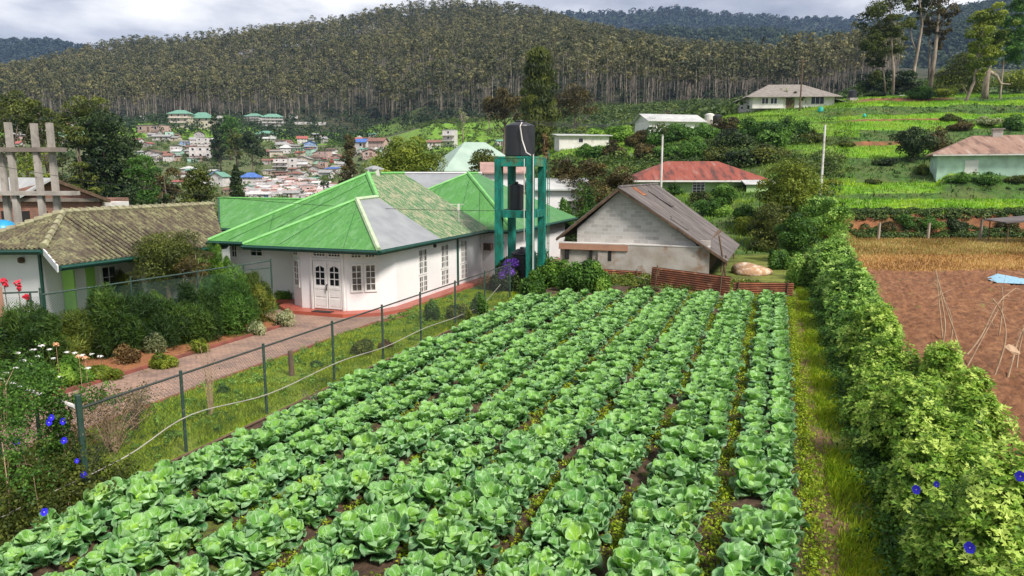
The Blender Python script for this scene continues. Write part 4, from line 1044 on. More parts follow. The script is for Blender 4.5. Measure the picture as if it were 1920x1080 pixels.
# ---------------------------------------------------------------- buildings farther off
_mc = {}
def cm(kind, col, rough=.85):
    k = (kind, col)
    if k not in _mc: _mc[k] = plain(kind, col, tuple(x * .72 for x in col), scale=.9, rough=rough, c3=tuple(x * .5 + .02 for x in col), s3=2.1, f3=(.62, .78))
    return _mc[k]
_win = {}
def simple_house(name, loc, rz, w_, d, h, rise, kind, over, wallm, roofm, label, cat_, wins=(), group=None, trim=None, door=None, base=1.5):
    t = thing(name, loc, label, cat_, group); t.rotation_euler = (0, 0, rz)
    m = MB(); hw, hd = w_ / 2, d / 2
    m.box(-hw, hw, -hd, hd, -base, h)
    if kind == 'gable':     # gable ends at left and right
        for s in (-1, 1): m.poly([(s * hw * .999, -hd, h), (s * hw * .999, hd, h), (s * hw * .999, 0, h + rise * .96)])
    if kind == 'gablef':
        for s in (-1, 1): m.poly([(-hw, s * hd * .999, h), (hw, s * hd * .999, h), (0, s * hd * .999, h + rise * .96)])
    m.build('wall', wallm, t, world=False)
    W, Dd = hw + over, hd + over; z0 = h - over * rise / max(min(hw, hd), .1) * .6; zt = h + rise
    m = MB(); th = .12
    if kind == 'hip':
        r = max(W - Dd, .01); rd = max(Dd - W, .0)
        A, B, Cc, Dn = (-W, -Dd, z0), (W, -Dd, z0), (W, Dd, z0), (-W, Dd, z0)
        E_, F_ = ((-r, 0, zt), (r, 0, zt)) if W >= Dd else ((0, -rd, zt), (0, rd, zt))
        if W >= Dd: fs = [[A, B, F_, E_], [B, Cc, F_], [Cc, Dn, E_, F_], [Dn, A, E_]]
        else: fs = [[A, B, E_], [B, Cc, F_, E_], [Cc, Dn, F_], [Dn, A, E_, F_]]
    elif kind == 'gable': fs = [[(-W, -Dd, z0), (W, -Dd, z0), (W, 0, zt), (-W, 0, zt)], [(-W, 0, zt), (W, 0, zt), (W, Dd, z0), (-W, Dd, z0)]]
    elif kind == 'gablef': fs = [[(-W, -Dd, z0), (0, -Dd, zt), (0, Dd, zt), (-W, Dd, z0)], [(0, -Dd, zt), (W, -Dd, z0), (W, Dd, z0), (0, Dd, zt)]]
    elif kind == 'shed': fs = [[(-W, -Dd, h - .02), (W, -Dd, h - .02), (W, Dd, zt), (-W, Dd, zt)]]
    else: fs = [[(-W, -Dd, h + .14), (W, -Dd, h + .14), (W, Dd, h + .14), (-W, Dd, h + .14)]]
    for f in fs: m.slab(f, th)
    m.build('roof', roofm, t, world=False)
    for q in wins:      # (side, offset, z, width, height, cols, rows)
        side, u, z, ww, wh = q[:5]; nc, nr = (q[5], q[6]) if len(q) > 6 else (2, 2)
        key = (ww, wh, nc, nr, trim)
        if key not in _win:
            m = MB(); mg = .07
            m.box(-ww/2, ww/2, -.06, 0, 0, mg); m.box(-ww/2, ww/2, -.06, 0, wh - mg, wh)
            m.box(-ww/2, -ww/2 + mg, -.06, 0, mg, wh - mg); m.box(ww/2 - mg, ww/2, -.06, 0, mg, wh - mg)
            for i in range(1, nc): x = -ww/2 + ww * i / nc; m.box(x - .03, x + .03, -.05, -.012, mg, wh - mg)
            for j in range(1, nr): x = wh * j / nr; m.box(-ww/2 + mg, ww/2 - mg, -.048, -.014, x - .025, x + .025)
            a = m.build('window', trim or m_frame); me = a.data; bpy.data.objects.remove(a)
            m = MB(); m.box(-ww/2 + mg * .8, ww/2 - mg * .8, -.012, -.004, mg * .8, wh - mg * .8)
            a = m.build('pane', m_glass); mp_ = a.data; bpy.data.objects.remove(a); _win[key] = (me, mp_)
        o = bpy.data.objects.new('window', _win[key][0]); g = bpy.data.objects.new('pane', _win[key][1])
        COL.objects.link(o); COL.objects.link(g); o.parent = t; g.parent = o
        if side == 'f': o.location = (u, -hd - .003, z)
        elif side == 'r': o.location = (hw + .003, u, z); o.rotation_euler = (0, 0, R(90))
        elif side == 'l': o.location = (-hw - .003, u, z); o.rotation_euler = (0, 0, R(-90))
    if door:
        x, dw, dh, dm = door
        m = MB(); m.box(x - dw/2, x + dw/2, -hd - .06, -hd - .004, 0, dh); dd = m.build('door', dm, t, world=False)
        m = MB(); m.box(x + dw/2 - .15, x + dw/2 - .08, -hd - .1, -hd - .061, dh * .45, dh * .52); m.build('handle', m_black, dd, world=False)
        m = MB()
        for a, b, c, e in ((x - dw/2 - .08, x - dw/2 - .005, 0, dh + .08), (x + dw/2 + .005, x + dw/2 + .08, 0, dh + .08), (x - dw/2, x + dw/2, dh + .005, dh + .08)): m.box(a, b, -hd - .08, -hd - .003, c, e)
        m.build('door_frame', trim or m_wood, t, world=False)
    return t
def rustroof(name, c1, c2, c3, rz=0.0, sc=.5, st=(2.2, .35, 1)):
    m, nt, p, o = newmat(name); v = pos(nt, st, rz)
    c = ramp(nt, noise(nt, v, sc, 7, .65), [(.38, c1), (.50, c2), (.56, c2), (.66, c3)])
    nt.links.new(c, p.inputs['Base Color']); p.inputs['Roughness'].default_value = .8
    bump(nt, p, stripes(nt, rz, 2.0), .05, .6); return m
m_redroof = rustroof('rusty_red_roof', (.085, .035, .03), (.27, .065, .04), (.30, .16, .13))
m_pinkroof = rustroof('faded_rusty_roof', (.17, .10, .075), (.33, .20, .145), (.42, .33, .27), 0.0, .6)
m_mint = cm('mint_wall', (.52, .74, .58)); m_lgreen = cm('pale_green_wall', (.40, .60, .24))
m_greyroof = plain('grey_tile_roof', (.26, .23, .20), (.18, .155, .135), scale=1.5, rough=.9, c3=(.36, .33, .29), s3=3, bmp=.05, bs=3)
m_paleroof = plain('pale_sheet_roof', (.50, .50, .48), (.38, .38, .37), scale=.8, rough=.6)
# mint house on the right
L = PD(1752, 329, 84.5); zb = h1(56.5, 87) - .1
mh = simple_house('house', (59.1, 84.5, 5.35), R(-24), 18.0, 7.4, 2.95, 2.0, 'hip', .55, m_mint, m_pinkroof, 'mint green bungalow with a faded rusty metal roof and small chimney at right', 'house',
    wins=[('f', 1.15, 1.1, 1.55, 1.25, 2, 3)], trim=m_frame, door=(-5.6, 1.15, 1.95, m_frame))
m = MB(); m.box(-3.3, -2.3, -.4, .4, 4.3, 5.6); chm = m.build('chimney', m_render, mh, world=False)
m = MB(); m.box(-3.45, -2.15, -.55, .55, 5.6, 5.72); m.build('chimney_cap', m_conc, chm, world=False)
m = MB(); m.box(-9.6, 9.6, -4.36, -4.26, 2.55, 2.72); m.build('gutter', m_white2, mh, world=False)
# light green house with the red roof
gh = simple_house('house', (22.2, 90.2, 2.7), R(1), 14.4, 8.0, 2.75, 1.95, 'hip', .9, m_lgreen, m_redroof, 'light green bungalow with a rusty red roof behind the block shed', 'house',
    wins=[('f', -.15, .9, 1.5, 1.4, 3, 4)], trim=m_frame)
m = MB(); m.box(-8.2, 8.2, -5.02, -4.92, 2.22, 2.42); m.build('gutter', m_white2, gh, world=False)
m = MB(); m.slab([(4.6, -6.3, 2.0), (8.3, -6.3, 2.0), (8.3, -4.8, 2.5), (4.6, -4.8, 2.5)], .08); m.build('porch_roof', m_paleroof, gh, world=False)
m = MB(); m.box(4.9, 8.1, -6.0, -5.9, -.5, 1.9); m.build('porch_wall', m_lgreen, gh, world=False)
m = MB(); m.box(-3.15, -2.85, -4.08, -4.0, 1.7, 1.95); m.build('wall_lamp', m_black, gh, world=False)
# brown roofed house on the hilltop
top = simple_house('house', (56.2, 152.5, 18.7), R(-3), 16.4, 9.6, 2.7, 2.6, 'hip', 1.1, m_white2, m_greyroof, 'pale house with a wide grey brown tiled roof on the terraced hilltop', 'house',
    wins=[('f', -4.6, .9, 2.6, 1.7, 3, 1), ('f', 4.9, .9, 2.6, 1.7, 3, 1), ('f', -.8, .7, 1.2, 1.6, 2, 3)], trim=m_frame)
m = MB(); m.box(-8.3, -2.4, -6.6, -4.8, 0, 2.4); m.build('left_bay', m_white2, top, world=False)
m = MB(); m.slab([(-9.4, -7.5, 2.15), (-1.6, -7.5, 2.15), (-2.2, -4.6, 3.1), (-6, -4.6, 3.3), (-9.3, -4.6, 2.5)], .1); m.build('bay_roof', m_greyroof, top, world=False)
for x in (-6.6, -4.9):
    m = MB(); m.box(x, x + 1.4, -6.66, -6.61, .8, 2.05); wf = m.build('window', m_frame, top, world=False)
    for k in range(2):
        pass
    m = MB(); m.box(x + .12, x + .63, -6.68, -6.665, .9, 1.95); m.box(x + .77, x + 1.28, -6.68, -6.665, .9, 1.95); m.build('pane', m_glass, wf, world=False)
m = MB(); m.box(-1.2, .4, -4.9, -4.82, 0, 2.1); m.build('door', m_wood, top, world=False)
m = MB(); m.slab([(9.0, -3, 2.2), (13, -3, 1.2), (13, 3, 1.2), (9.0, 3, 2.2)], .1); m.build('lean_to_roof', m_greyroof, top, world=False)
# white house with gable, low white house, little ones
gw = simple_house('house', (28.2, 133, 12.9), R(14), 10.2, 6.2, 2.3, 1.3, 'gable', .6, m_white, m_paleroof, 'white house with a pale sheet roof high on the slope left of the hilltop', 'house', wins=[('f', 1.6, 1.1, .5, .7, 1, 1)], base=3)
simple_house('house', (12.0, 127, 10.6), R(6), 8.6, 5, 1.75, .5, 'shed', .5, m_white2, m_paleroof, 'long low white house with flat grey roof right of the water tower', 'house', wins=[('f', -.6, .5, .9, .8, 1, 1)], base=3)
for x, y, w_, lab, rm, wm_ in ((1172, 239, 22, 'small pinkish hut with a red roof beside the white slope house', m_redroof, cm('pink_wall', (.60, .38, .32))), (1146, 238, 18, 'tiny grey roofed hut just left of the pink hut', m_paleroof, m_white2)):
    p = PG(x, y, 100, 300); s = p[1] / FOC
    simple_house('hut', p, R(8), w_ * s, w_ * s * .8, 7 * s, 5 * s, 'gablef', .2, wm_, rm, lab, 'hut', base=3)
# big pale green roof left of the tower
simple_house('house', (-5.0, 99, 3.3), R(24), 10.5, 7.5, 3.4, 3.4, 'hip', .8, m_white, plain('pale_green_roof', (.36, .46, .38), (.28, .38, .31), scale=.6, rough=.6), 'house with a tall pale green roof half hidden behind dark trees left of the tower', 'house', wins=[('f', -2, 1, 1.2, 1.2), ('f', 2, 1, 1.2, 1.2)])
simple_house('house', (3.8, 62.0, 1.2), R(3), 4.6, 4.6, 3.5, .8, 'gable', .4, m_white, m_paleroof, 'white house glimpsed between the bushes right of the water tower', 'house', wins=[('f', .6, 1.6, .9, .9)])
simple_house('house', (-.8, 66.0, .5), R(3), 3.4, 4.6, 5.6, .8, 'gable', .4, m_white, cm('faded_red_roof', (.42, .26, .22)), 'white wall of a house seen through the legs of the water tower', 'house', wins=[('f', -.4, 3.6, .6, .9)])
simple_house('hut', PD(1702, 192, 158), R(0), 5.2, 3, 1.2, .15, 'flat', .1, m_white2, m_paleroof, 'small flat white hut at the foot of the tall gum trees', 'hut')
# dark tin shelter at the right edge
t = thing('shelter', PD(1905, 430, 62), 'dark flat tin roof of a shelter cut by the right edge', 'shelter')
m = MB(); a = PD(1858, 414, 62); m.slab([(a[0], 60, a[2]), (a[0] + 9, 59, a[2] + .75), (a[0] + 9, 63, a[2] + .85), (a[0], 63, a[2] + .1)], .1); m.build('roof', m_zinc if False else m_tin, t)
for x, y in ((a[0] + .4, 60.3), (a[0] + 4, 60.3), (a[0] + .4, 62.7)):
    m = MB(); m.tube([(x, y, 0), (x, y, a[2] - .0)], .05, 5); m.build('post', m_wood, t)
# unfinished concrete frame and brick building behind the tiled house
cf = thing('concrete_frame', (-26, 38, 0), 'unfinished bare concrete frame of tall columns and beams at the left edge', 'building frame')
def onY(px, py, Y): return PD(px, py, Y)
for cx, Y, top_ in ((22, 38, 8.45), (70, 38, 8.4), (99, 38.3, 8.45), (-30, 38, 8.4), (4, 38.3, 6.9)):
    P = onY(cx, 300, Y); m = MB(); m.box(P[0] - .13, P[0] + .13, Y - .13, Y + .13, 0, top_); m.build('column', m_conc, cf)
P = onY(-60, 280, 38); Q = onY(114, 280, 38)
m_conc2 = plain('dark_concrete', (.24, .20, .17), (.15, .12, .10), scale=1.5, rough=.9)
m = MB(); m.box(P[0], Q[0], 37.75, 38.5, 6.95, 7.18); m.build('upper_beam', m_conc2, cf)
m = MB(); m.box(P[0], Q[0] + .5, 37.73, 38.5, 4.72, 4.93); m.build('lower_beam', m_conc, cf)
m_brick, nt, p, o = newmat('red_brick'); g = N_(nt, 'ShaderNodeNewGeometry'); sp = N_(nt, 'ShaderNodeSeparateXYZ'); nt.links.new(g.outputs['Position'], sp.inputs[0])
cb = N_(nt, 'ShaderNodeCombineXYZ'); nt.links.new(mth(nt, 'ADD', sp.outputs[0], sp.outputs[1]), cb.inputs[0]); nt.links.new(sp.outputs[2], cb.inputs[1])
br = N_(nt, 'ShaderNodeTexBrick'); nt.links.new(cb.outputs[0], br.inputs[0])
br.inputs['Scale'].default_value = 1; br.inputs['Brick Width'].default_value = .30; br.inputs['Row Height'].default_value = .12; br.inputs['Mortar Size'].default_value = .012
br.inputs['Color1'].default_value = (.34, .12, .07, 1); br.inputs['Color2'].default_value = (.20, .085, .055, 1); br.inputs['Mortar'].default_value = (.30, .24, .20, 1)
nt.links.new(mixc(nt, ramp(nt, noise(nt, pos(nt), .9, 5), [(.45, (0, 0, 0)), (.7, (.7, .7, .7))]), br.outputs[0], (.14, .09, .07)), p.inputs['Base Color']); p.inputs['Roughness'].default_value = .95
bb = thing('brick_building', (-36, 52, 0), 'unplastered red brick building with a low gabled sheet roof behind the concrete frame', 'building')
xl, xr, ap_ = PD(-40, 400, 50)[0], PD(186, 400, 50)[0], PD(108, 333, 50)
m = MB(); m.box(xl, xr, 50, 54, -1, 4.1)
m.poly([(xl, 50.001, 4.1), (xr, 50.001, 4.1), (ap_[0], 50.001, ap_[2] - .1)]); m.build('wall', m_brick, bb)
m = MB(); e1 = PD(216, 373, 50); bk = Vector(PD(5, 333, 60)) - Vector(ap_); m.slab([(ap_[0], 49.4, ap_[2]), (e1[0], 49.4, e1[2]), (e1[0] + bk.x, 49.4 + bk.y, e1[2]), (ap_[0] + bk.x, 49.4 + bk.y, ap_[2])], .22)
m.build('roof', m_wood, bb)
m = MB(); le = PD(38, 368, 49.5); m.slab([(le[0], 49.4, le[2]), (ap_[0], 49.4, ap_[2] - .01), (ap_[0] + bk.x, 49.4 + bk.y, ap_[2] - .01), (le[0] + bk.x, 49.4 + bk.y, le[2])], .15); m.build('roof', m_paleroof, bb)
m = MB(); m.box(xl, xr + .3, 49.7, 49.98, 3.95, 4.2); m.build('band', m_conc2, bb)
for px0, px1 in ((38, 54), (2, 16), (80, 88)):
    a = PD(px0, 390, 49.95)[0]; b = PD(px1, 390, 49.95)[0]; m = MB(); m.box(a, b, 49.9, 49.99, .6, 3.3); m.build('opening', m_dark, bb)
m = MB(); a = PD(188, 390, 50)[0]; m.box(a, a + .95, 50.3, 52, -1, 3.9); m.build('corner_wall', m_white2, bb)
bt = thing('water_tank', PD(8, 445, 36), 'round bright blue water tank peeking over the mossy tiled roof', 'water tank')
P = PD(6, 440, 36); m = MB(); m.lathe((P[0], P[1], 0), [(.5, 0), (.5, 2.2), (.52, 2.25)], 12); m.build('stand', m_conc, bt)
m = MB(); m.lathe((P[0], P[1], 2.25), [(.62, 0), (.66, .1), (.66, .45), (.62, .5), (.62, .56), (.66, .6), (.64, .95), (.45, 1.2), (.2, 1.3), (.05, 1.32)], 24)
m.build('body', plain('blue_plastic', (.02, .30, .55), (.02, .25, .48), scale=2, rough=.4), bt, smooth=True)
# ---------------------------------------------------------------- the town on the hillside
WC = {'white': (.66, .62, .60), 'cream': (.64, .56, .45), 'pink': (.55, .38, .34), 'grey': (.42, .39, .38), 'blue': (.25, .38, .62), 'teal': (.03, .42, .42), 'red': (.5, .05, .06), 'mint': (.4, .62, .5), 'brown': (.24, .15, .11)}
RC = {'green': (.16, .34, .25), 'rust': (.26, .13, .10), 'grey': (.36, .35, .34), 'blue': (.08, .18, .50), 'white': (.60, .60, .58), 'red': (.40, .12, .10), 'brown': (.17, .11, .08)}
TWN = [  # px centre, py base, width px, height px, storeys, wall, roof, roof kind, row
 (341, 240, 40, 32, 3, 'cream', 'green', 'hip', 0), (381, 240, 42, 28, 2, 'cream', 'green', 'hip', 0), (478, 237, 32, 23, 4, 'white', 'green', 'hip', 0), (513, 243, 40, 28, 4, 'white', 'green', 'hip', 0),
 (290, 249, 56, 13, 1, 'pink', 'grey', 'flat', 0), (269, 226, 15, 8, 1, 'white', 'grey', 'gable', 0), (550, 222, 18, 7, 1, 'white', 'brown', 'shed', 0), (409, 236, 20, 18, 2, 'white', 'grey', 'flat', 0),
 (306, 264, 34, 11, 1, 'white', 'grey', 'gable', 1), (383, 274, 26, 15, 2, 'white', 'grey', 'flat', 1), (499, 260, 34, 14, 1, 'white', 'green', 'hip', 1), (258, 270, 18, 11, 1, 'white', 'rust', 'gable', 1), (347, 272, 16, 8, 1, 'blue', 'white', 'shed', 1), (330, 259, 16, 8, 1, 'pink', 'brown', 'gable', 1), (560, 256, 22, 9, 1, 'white', 'brown', 'gable', 1), (592, 258, 20, 8, 1, 'pink', 'grey', 'gable', 1),
 (288, 297, 32, 16, 2, 'white', 'brown', 'gablef', 2), (323, 301, 30, 10, 1, 'pink', 'grey', 'shed', 2), (331, 289, 18, 14, 2, 'white', 'grey', 'flat', 2), (378, 297, 42, 21, 2, 'white', 'rust', 'flat', 2), (513, 292, 24, 11, 1, 'pink', 'rust', 'gable', 2), (532, 279, 29, 12, 1, 'white', 'grey', 'hip', 2), (559, 286, 18, 9, 1, 'mint', 'green', 'shed', 2), (583, 288, 24, 23, 3, 'blue', 'blue', 'gablef', 2), (609, 299, 24, 15, 2, 'pink', 'brown', 'flat', 2), (358, 282, 14, 9, 1, 'grey', 'rust', 'gable', 2),
 (528, 320, 27, 22, 3, 'white', 'rust', 'flat', 3), (550, 317, 18, 20, 2, 'white', 'grey', 'flat', 3), (571, 308, 28, 15, 1, 'cream', 'grey', 'gablef', 3), (594, 327, 24, 17, 2, 'white', 'brown', 'gablef', 3), (525, 331, 26, 10, 1, 'pink', 'brown', 'shed', 3), (566, 331, 20, 9, 1, 'white', 'grey', 'gable', 3), (624, 328, 24, 14, 1, 'white', 'blue', 'shed', 3), (626, 305, 12, 10, 1, 'red', 'rust', 'gable', 3), (607, 314, 16, 10, 1, 'pink', 'grey', 'flat', 3), (641, 316, 16, 12, 1, 'white', 'grey', 'gable', 3), (500, 308, 16, 10, 1, 'grey', 'rust', 'gable', 3), (590, 340, 22, 8, 1, 'white', 'green', 'gable', 3), (545, 335, 14, 7, 1, 'brown', 'grey', 'shed', 3),
 (374, 336, 28, 16, 1, 'white', 'green', 'gable', 4), (413, 349, 32, 26, 2, 'white', 'green', 'gablef', 4), (472, 346, 36, 22, 2, 'white', 'blue', 'hip', 4), (307, 384, 22, 17, 1, 'teal', 'white', 'gable', 4), (493, 371, 38, 11, 1, 'blue', 'white', 'gable', 4), (549, 371, 30, 14, 1, 'white', 'grey', 'gable', 4), (402, 326, 14, 8, 1, 'blue', 'white', 'gable', 4), (430, 362, 16, 10, 1, 'pink', 'rust', 'gable', 4), (578, 362, 24, 14, 1, 'pink', 'grey', 'flat', 4), (605, 350, 22, 8, 1, 'white', 'green', 'shed', 4),
 (680, 279, 26, 18, 1, 'white', 'blue', 'gable', 5), (709, 278, 34, 19, 2, 'pink', 'rust', 'gable', 5), (697, 295, 34, 16, 1, 'pink', 'white', 'gablef', 5), (700, 258, 16, 8, 1, 'white', 'green', 'gable', 5), (844, 275, 25, 30, 3, 'white', 'grey', 'flat', 5), (815, 276, 27, 13, 1, 'white', 'rust', 'gable', 5), (938, 272, 18, 10, 1, 'white', 'green', 'gable', 5), (725, 290, 14, 10, 1, 'white', 'brown', 'gable', 5), (668, 292, 12, 9, 1, 'grey', 'grey', 'flat', 5),
 (75, 246, 34, 12, 1, 'white', 'grey', 'gable', 6), (108, 252, 26, 12, 1, 'white', 'brown', 'gable', 6), (40, 262, 30, 12, 1, 'pink', 'grey', 'gable', 6), (135, 240, 24, 10, 1, 'white', 'rust', 'gable', 6), (120, 268, 22, 11, 1, 'white', 'rust', 'gable', 6)]
rq = random.Random(21)
for rw, y0, y1, x0, x1, n_ in ((1, 258, 276, 262, 398, 6), (1, 262, 276, 500, 610, 5), (2, 278, 304, 262, 400, 9), (2, 284, 302, 498, 640, 9), (3, 300, 334, 500, 650, 16), (4, 318, 350, 330, 400, 6), (4, 352, 372, 455, 470, 1), (5, 262, 296, 668, 735, 6), (6, 236, 300, 10, 150, 6)):
    for k_ in range(int(n_ * 1.6)):
        wp = rq.uniform(13, 26); st = rq.choice([1, 1, 2]); px = rq.uniform(x0, x1); py = rq.uniform(y0, y1)
        TWN.append((px, py, wp, (7.5 if st == 1 else 13) * rq.uniform(.9, 1.2), st, rq.choice(['white', 'white', 'cream', 'pink', 'grey', 'white', 'mint']), rq.choice(['grey', 'rust', 'white', 'brown', 'grey', 'red', 'green']), rq.choice(['gable', 'gable', 'gablef', 'shed', 'flat', 'hip']), rw))
ROWN = ['by the forest', 'below the topmost row', 'in the middle town row', 'in the lower town', 'just behind the roofs', 'right of the feathery tree', 'behind the concrete frame']
order = {}
for r_ in range(7):
    for k, i in enumerate(sorted([i for i, q in enumerate(TWN) if q[8] == r_], key=lambda i: TWN[i][0])): order[i] = k
rt = random.Random(9)
town_sites = []
for i, (px, py, wp, hp, st_, wc, rc, kd, row) in enumerate(TWN):
    P = PG(px, py, 150, 1500) if row != 5 else PG(px, py, 120, 1500)
    s = P[1] / FOC; w_ = wp * s * .9; h = hp * s
    rise = {'flat': .0, 'shed': .16, 'gable': .30, 'gablef': .30, 'hip': .34}[kd] * h if st_ < 3 else .2 * h
    if kd == 'flat': rise = .1
    hh = h - rise; d = max(w_ * .6, 4)
    wins = []; fl = hh / st_
    n = max(1, int(w_ / (fl * 1.15)))
    n = min(n, 6)
    ww = round(min(fl * .42, w_ / n * .6), 1)
    for f_ in range(st_):
        for k in range(n):
            if st_ == 1 and k == n // 2 and n > 1: continue
            wins.append(('f', -w_ / 2 + w_ * (k + .5) / n, f_ * fl + fl * .35, ww, round(fl * .42, 1), 1, 1))
    dr = (0 if n > 1 else w_ * .3, fl * .34, fl * .72, cm('town_door', WC['brown'])) if st_ == 1 and w_ > 3 else None
    lab = '%s %s house, %s roof, %s from left %s' % (wc, {1: 'low', 2: 'two-storey', 3: 'three-storey', 4: 'four-storey'}[st_], {'rust': 'rusty'}.get(rc, rc), ordn(order[i]), ROWN[row])
    t = simple_house('town_house', P, R(rt.uniform(-18, 18)), w_, d, hh, rise, kd, .08 * w_ if kd != 'flat' else .02 * w_, cm('town_wall', WC[wc]), cm('town_roof', RC[rc]), lab, 'house', wins, group='houses of the hillside town', door=dr, base=h * .5)
    if st_ >= 3:
        for f_ in range(1, st_):
            m = MB(); m.box(-w_ / 2 - .3, w_ / 2 + .3, -d / 2 - 1.3, -d / 2 - .01, f_ * fl - .12, f_ * fl + .1); m.build('balcony', cm('town_wall', WC['white']), t, world=False)
    town_sites.append((P, w_))
# crowded little pale huts below the town
m = MB(); rt = random.Random(4)
for k in range(420):
    px = rt.uniform(462, 640); py = rt.uniform(338, 373)
    if px > 588 and py < 350: continue
    P = PG(px, py, 150, 400); s = rt.uniform(.7, 1.5); a = rt.uniform(-.3, .3)
    m.cur = rt.choice([0, 0, 0, 1, 1, 2, 3, 4])
    m.xf = lambda x, y, z: (P[0] + x * math.cos(a) - y * math.sin(a), P[1] + x * math.sin(a) + y * math.cos(a), P[2] + z)
    m.box(-s, s, -s * .7, s * .7, -.6, s * .9)
    m.cur = rt.choice([0, 1, 3, 4, 5]); m.slab([(-s * 1.1, -s * .8, s * .9), (s * 1.1, -s * .8, s * .9), (s * 1.1, s * .8, s * 1.3), (-s * 1.1, s * .8, s * 1.3)], .1)
    if rt.random() < .7:
        m.cur = 6; m.box(-s * .3, s * .1, -s * .71 - .04, -s * .71, 0, s * .6)
m.xf = None
tag(m.build('huts', [cm('town_wall', WC['white']), cm('town_wall', WC['pink']), cm('town_wall', WC['cream']), cm('town_wall', WC['grey']), cm('town_roof', RC['rust']), cm('town_roof', RC['grey']), m_dark]), 'dense jumble of tiny pale huts in the dip behind the green roofs', 'huts', kind='stuff')
m = MB(); P = PG(555, 233, 300, 700); m.box(P[0] - 16, P[0] + 22, P[1] - .5, P[1] + .5, -1 + P[2], P[2] + 1.6); tag(m.build('boundary_wall', cm('town_wall', WC['white'])), 'long pale boundary wall above the bright lawn at the forest foot', 'wall')
# ---------------------------------------------------------------- leaf and bark materials
LM = {
 'olive': leafmat('olive_leaves', (.022, .036, .008), (.075, .10, .016), (.20, .23, .04)),
 'dark': leafmat('dark_leaves', (.008, .020, .007), (.026, .050, .013), (.075, .115, .025), trans=.2),
 'green': leafmat('green_leaves', (.022, .055, .010), (.06, .15, .02), (.17, .33, .05)),
 'bright': leafmat('bright_leaves', (.045, .11, .012), (.13, .28, .03), (.34, .52, .08)),
 'yellow': leafmat('yellow_green_leaves', (.05, .08, .008), (.16, .22, .02), (.38, .42, .05)),
 'brown': leafmat('brown_green_leaves', (.030, .028, .010), (.085, .070, .022), (.18, .14, .04)),
 'hedge': leafmat('hedge_leaves', (.025, .075, .010), (.20, .38, .03), (.60, .74, .16), trans=.35),
 'hedge2': leafmat('hedge_far_leaves', (.025, .08, .015), (.17, .35, .045), (.48, .68, .17), trans=.35),
 'pale': leafmat('pale_leaves', (.10, .14, .05), (.30, .34, .16), (.62, .62, .38)),
 'weedy': leafmat('weedy_leaves', (.03, .06, .01), (.11, .16, .02), (.34, .36, .06), trans=.3),
 'terr': leafmat('terrace_blades', (.10, .25, .01), (.22, .44, .015), (.40, .56, .03), trans=.35),
 'golden': leafmat('golden_leaves', (.02, .028, .005), (.085, .085, .012), (.22, .19, .03)),
 'lawn': leafmat('lawn_blades', (.09, .17, .01), (.25, .38, .015), (.52, .56, .04), trans=.35),
 'dry': leafmat('dry_leaves', (.06, .035, .015), (.18, .11, .04), (.34, .24, .10)),
 'grass': leafmat('grass_blades', (.045, .10, .008), (.14, .26, .015), (.32, .44, .03), trans=.35),
 'drygrass': leafmat('dry_grass_blades', (.20, .10, .03), (.42, .25, .08), (.58, .42, .16), trans=.2),
}
m_bark = plain('grey_bark', (.22, .17, .13), (.11, .085, .065), scale=3, rough=.95, bmp=.02, bs=12, stretch=(1, 1, .25))
m_barkp = plain('pale_bark', (.40, .32, .25), (.15, .11, .08), scale=1.4, rough=.9, bmp=.02, bs=9, stretch=(1, 1, .3))
m_twig = plain('dry_stalk', (.46, .32, .20), (.30, .19, .12), scale=4, rough=.9)
def foliage(name, cen, rad, n, L, W, mat, rng, parent, **k):
    V, Fc, T = clumps(rng, cen, rad, n, L, W, **k)
    return npmesh(name, V, Fc, mat, parent, tint=T)
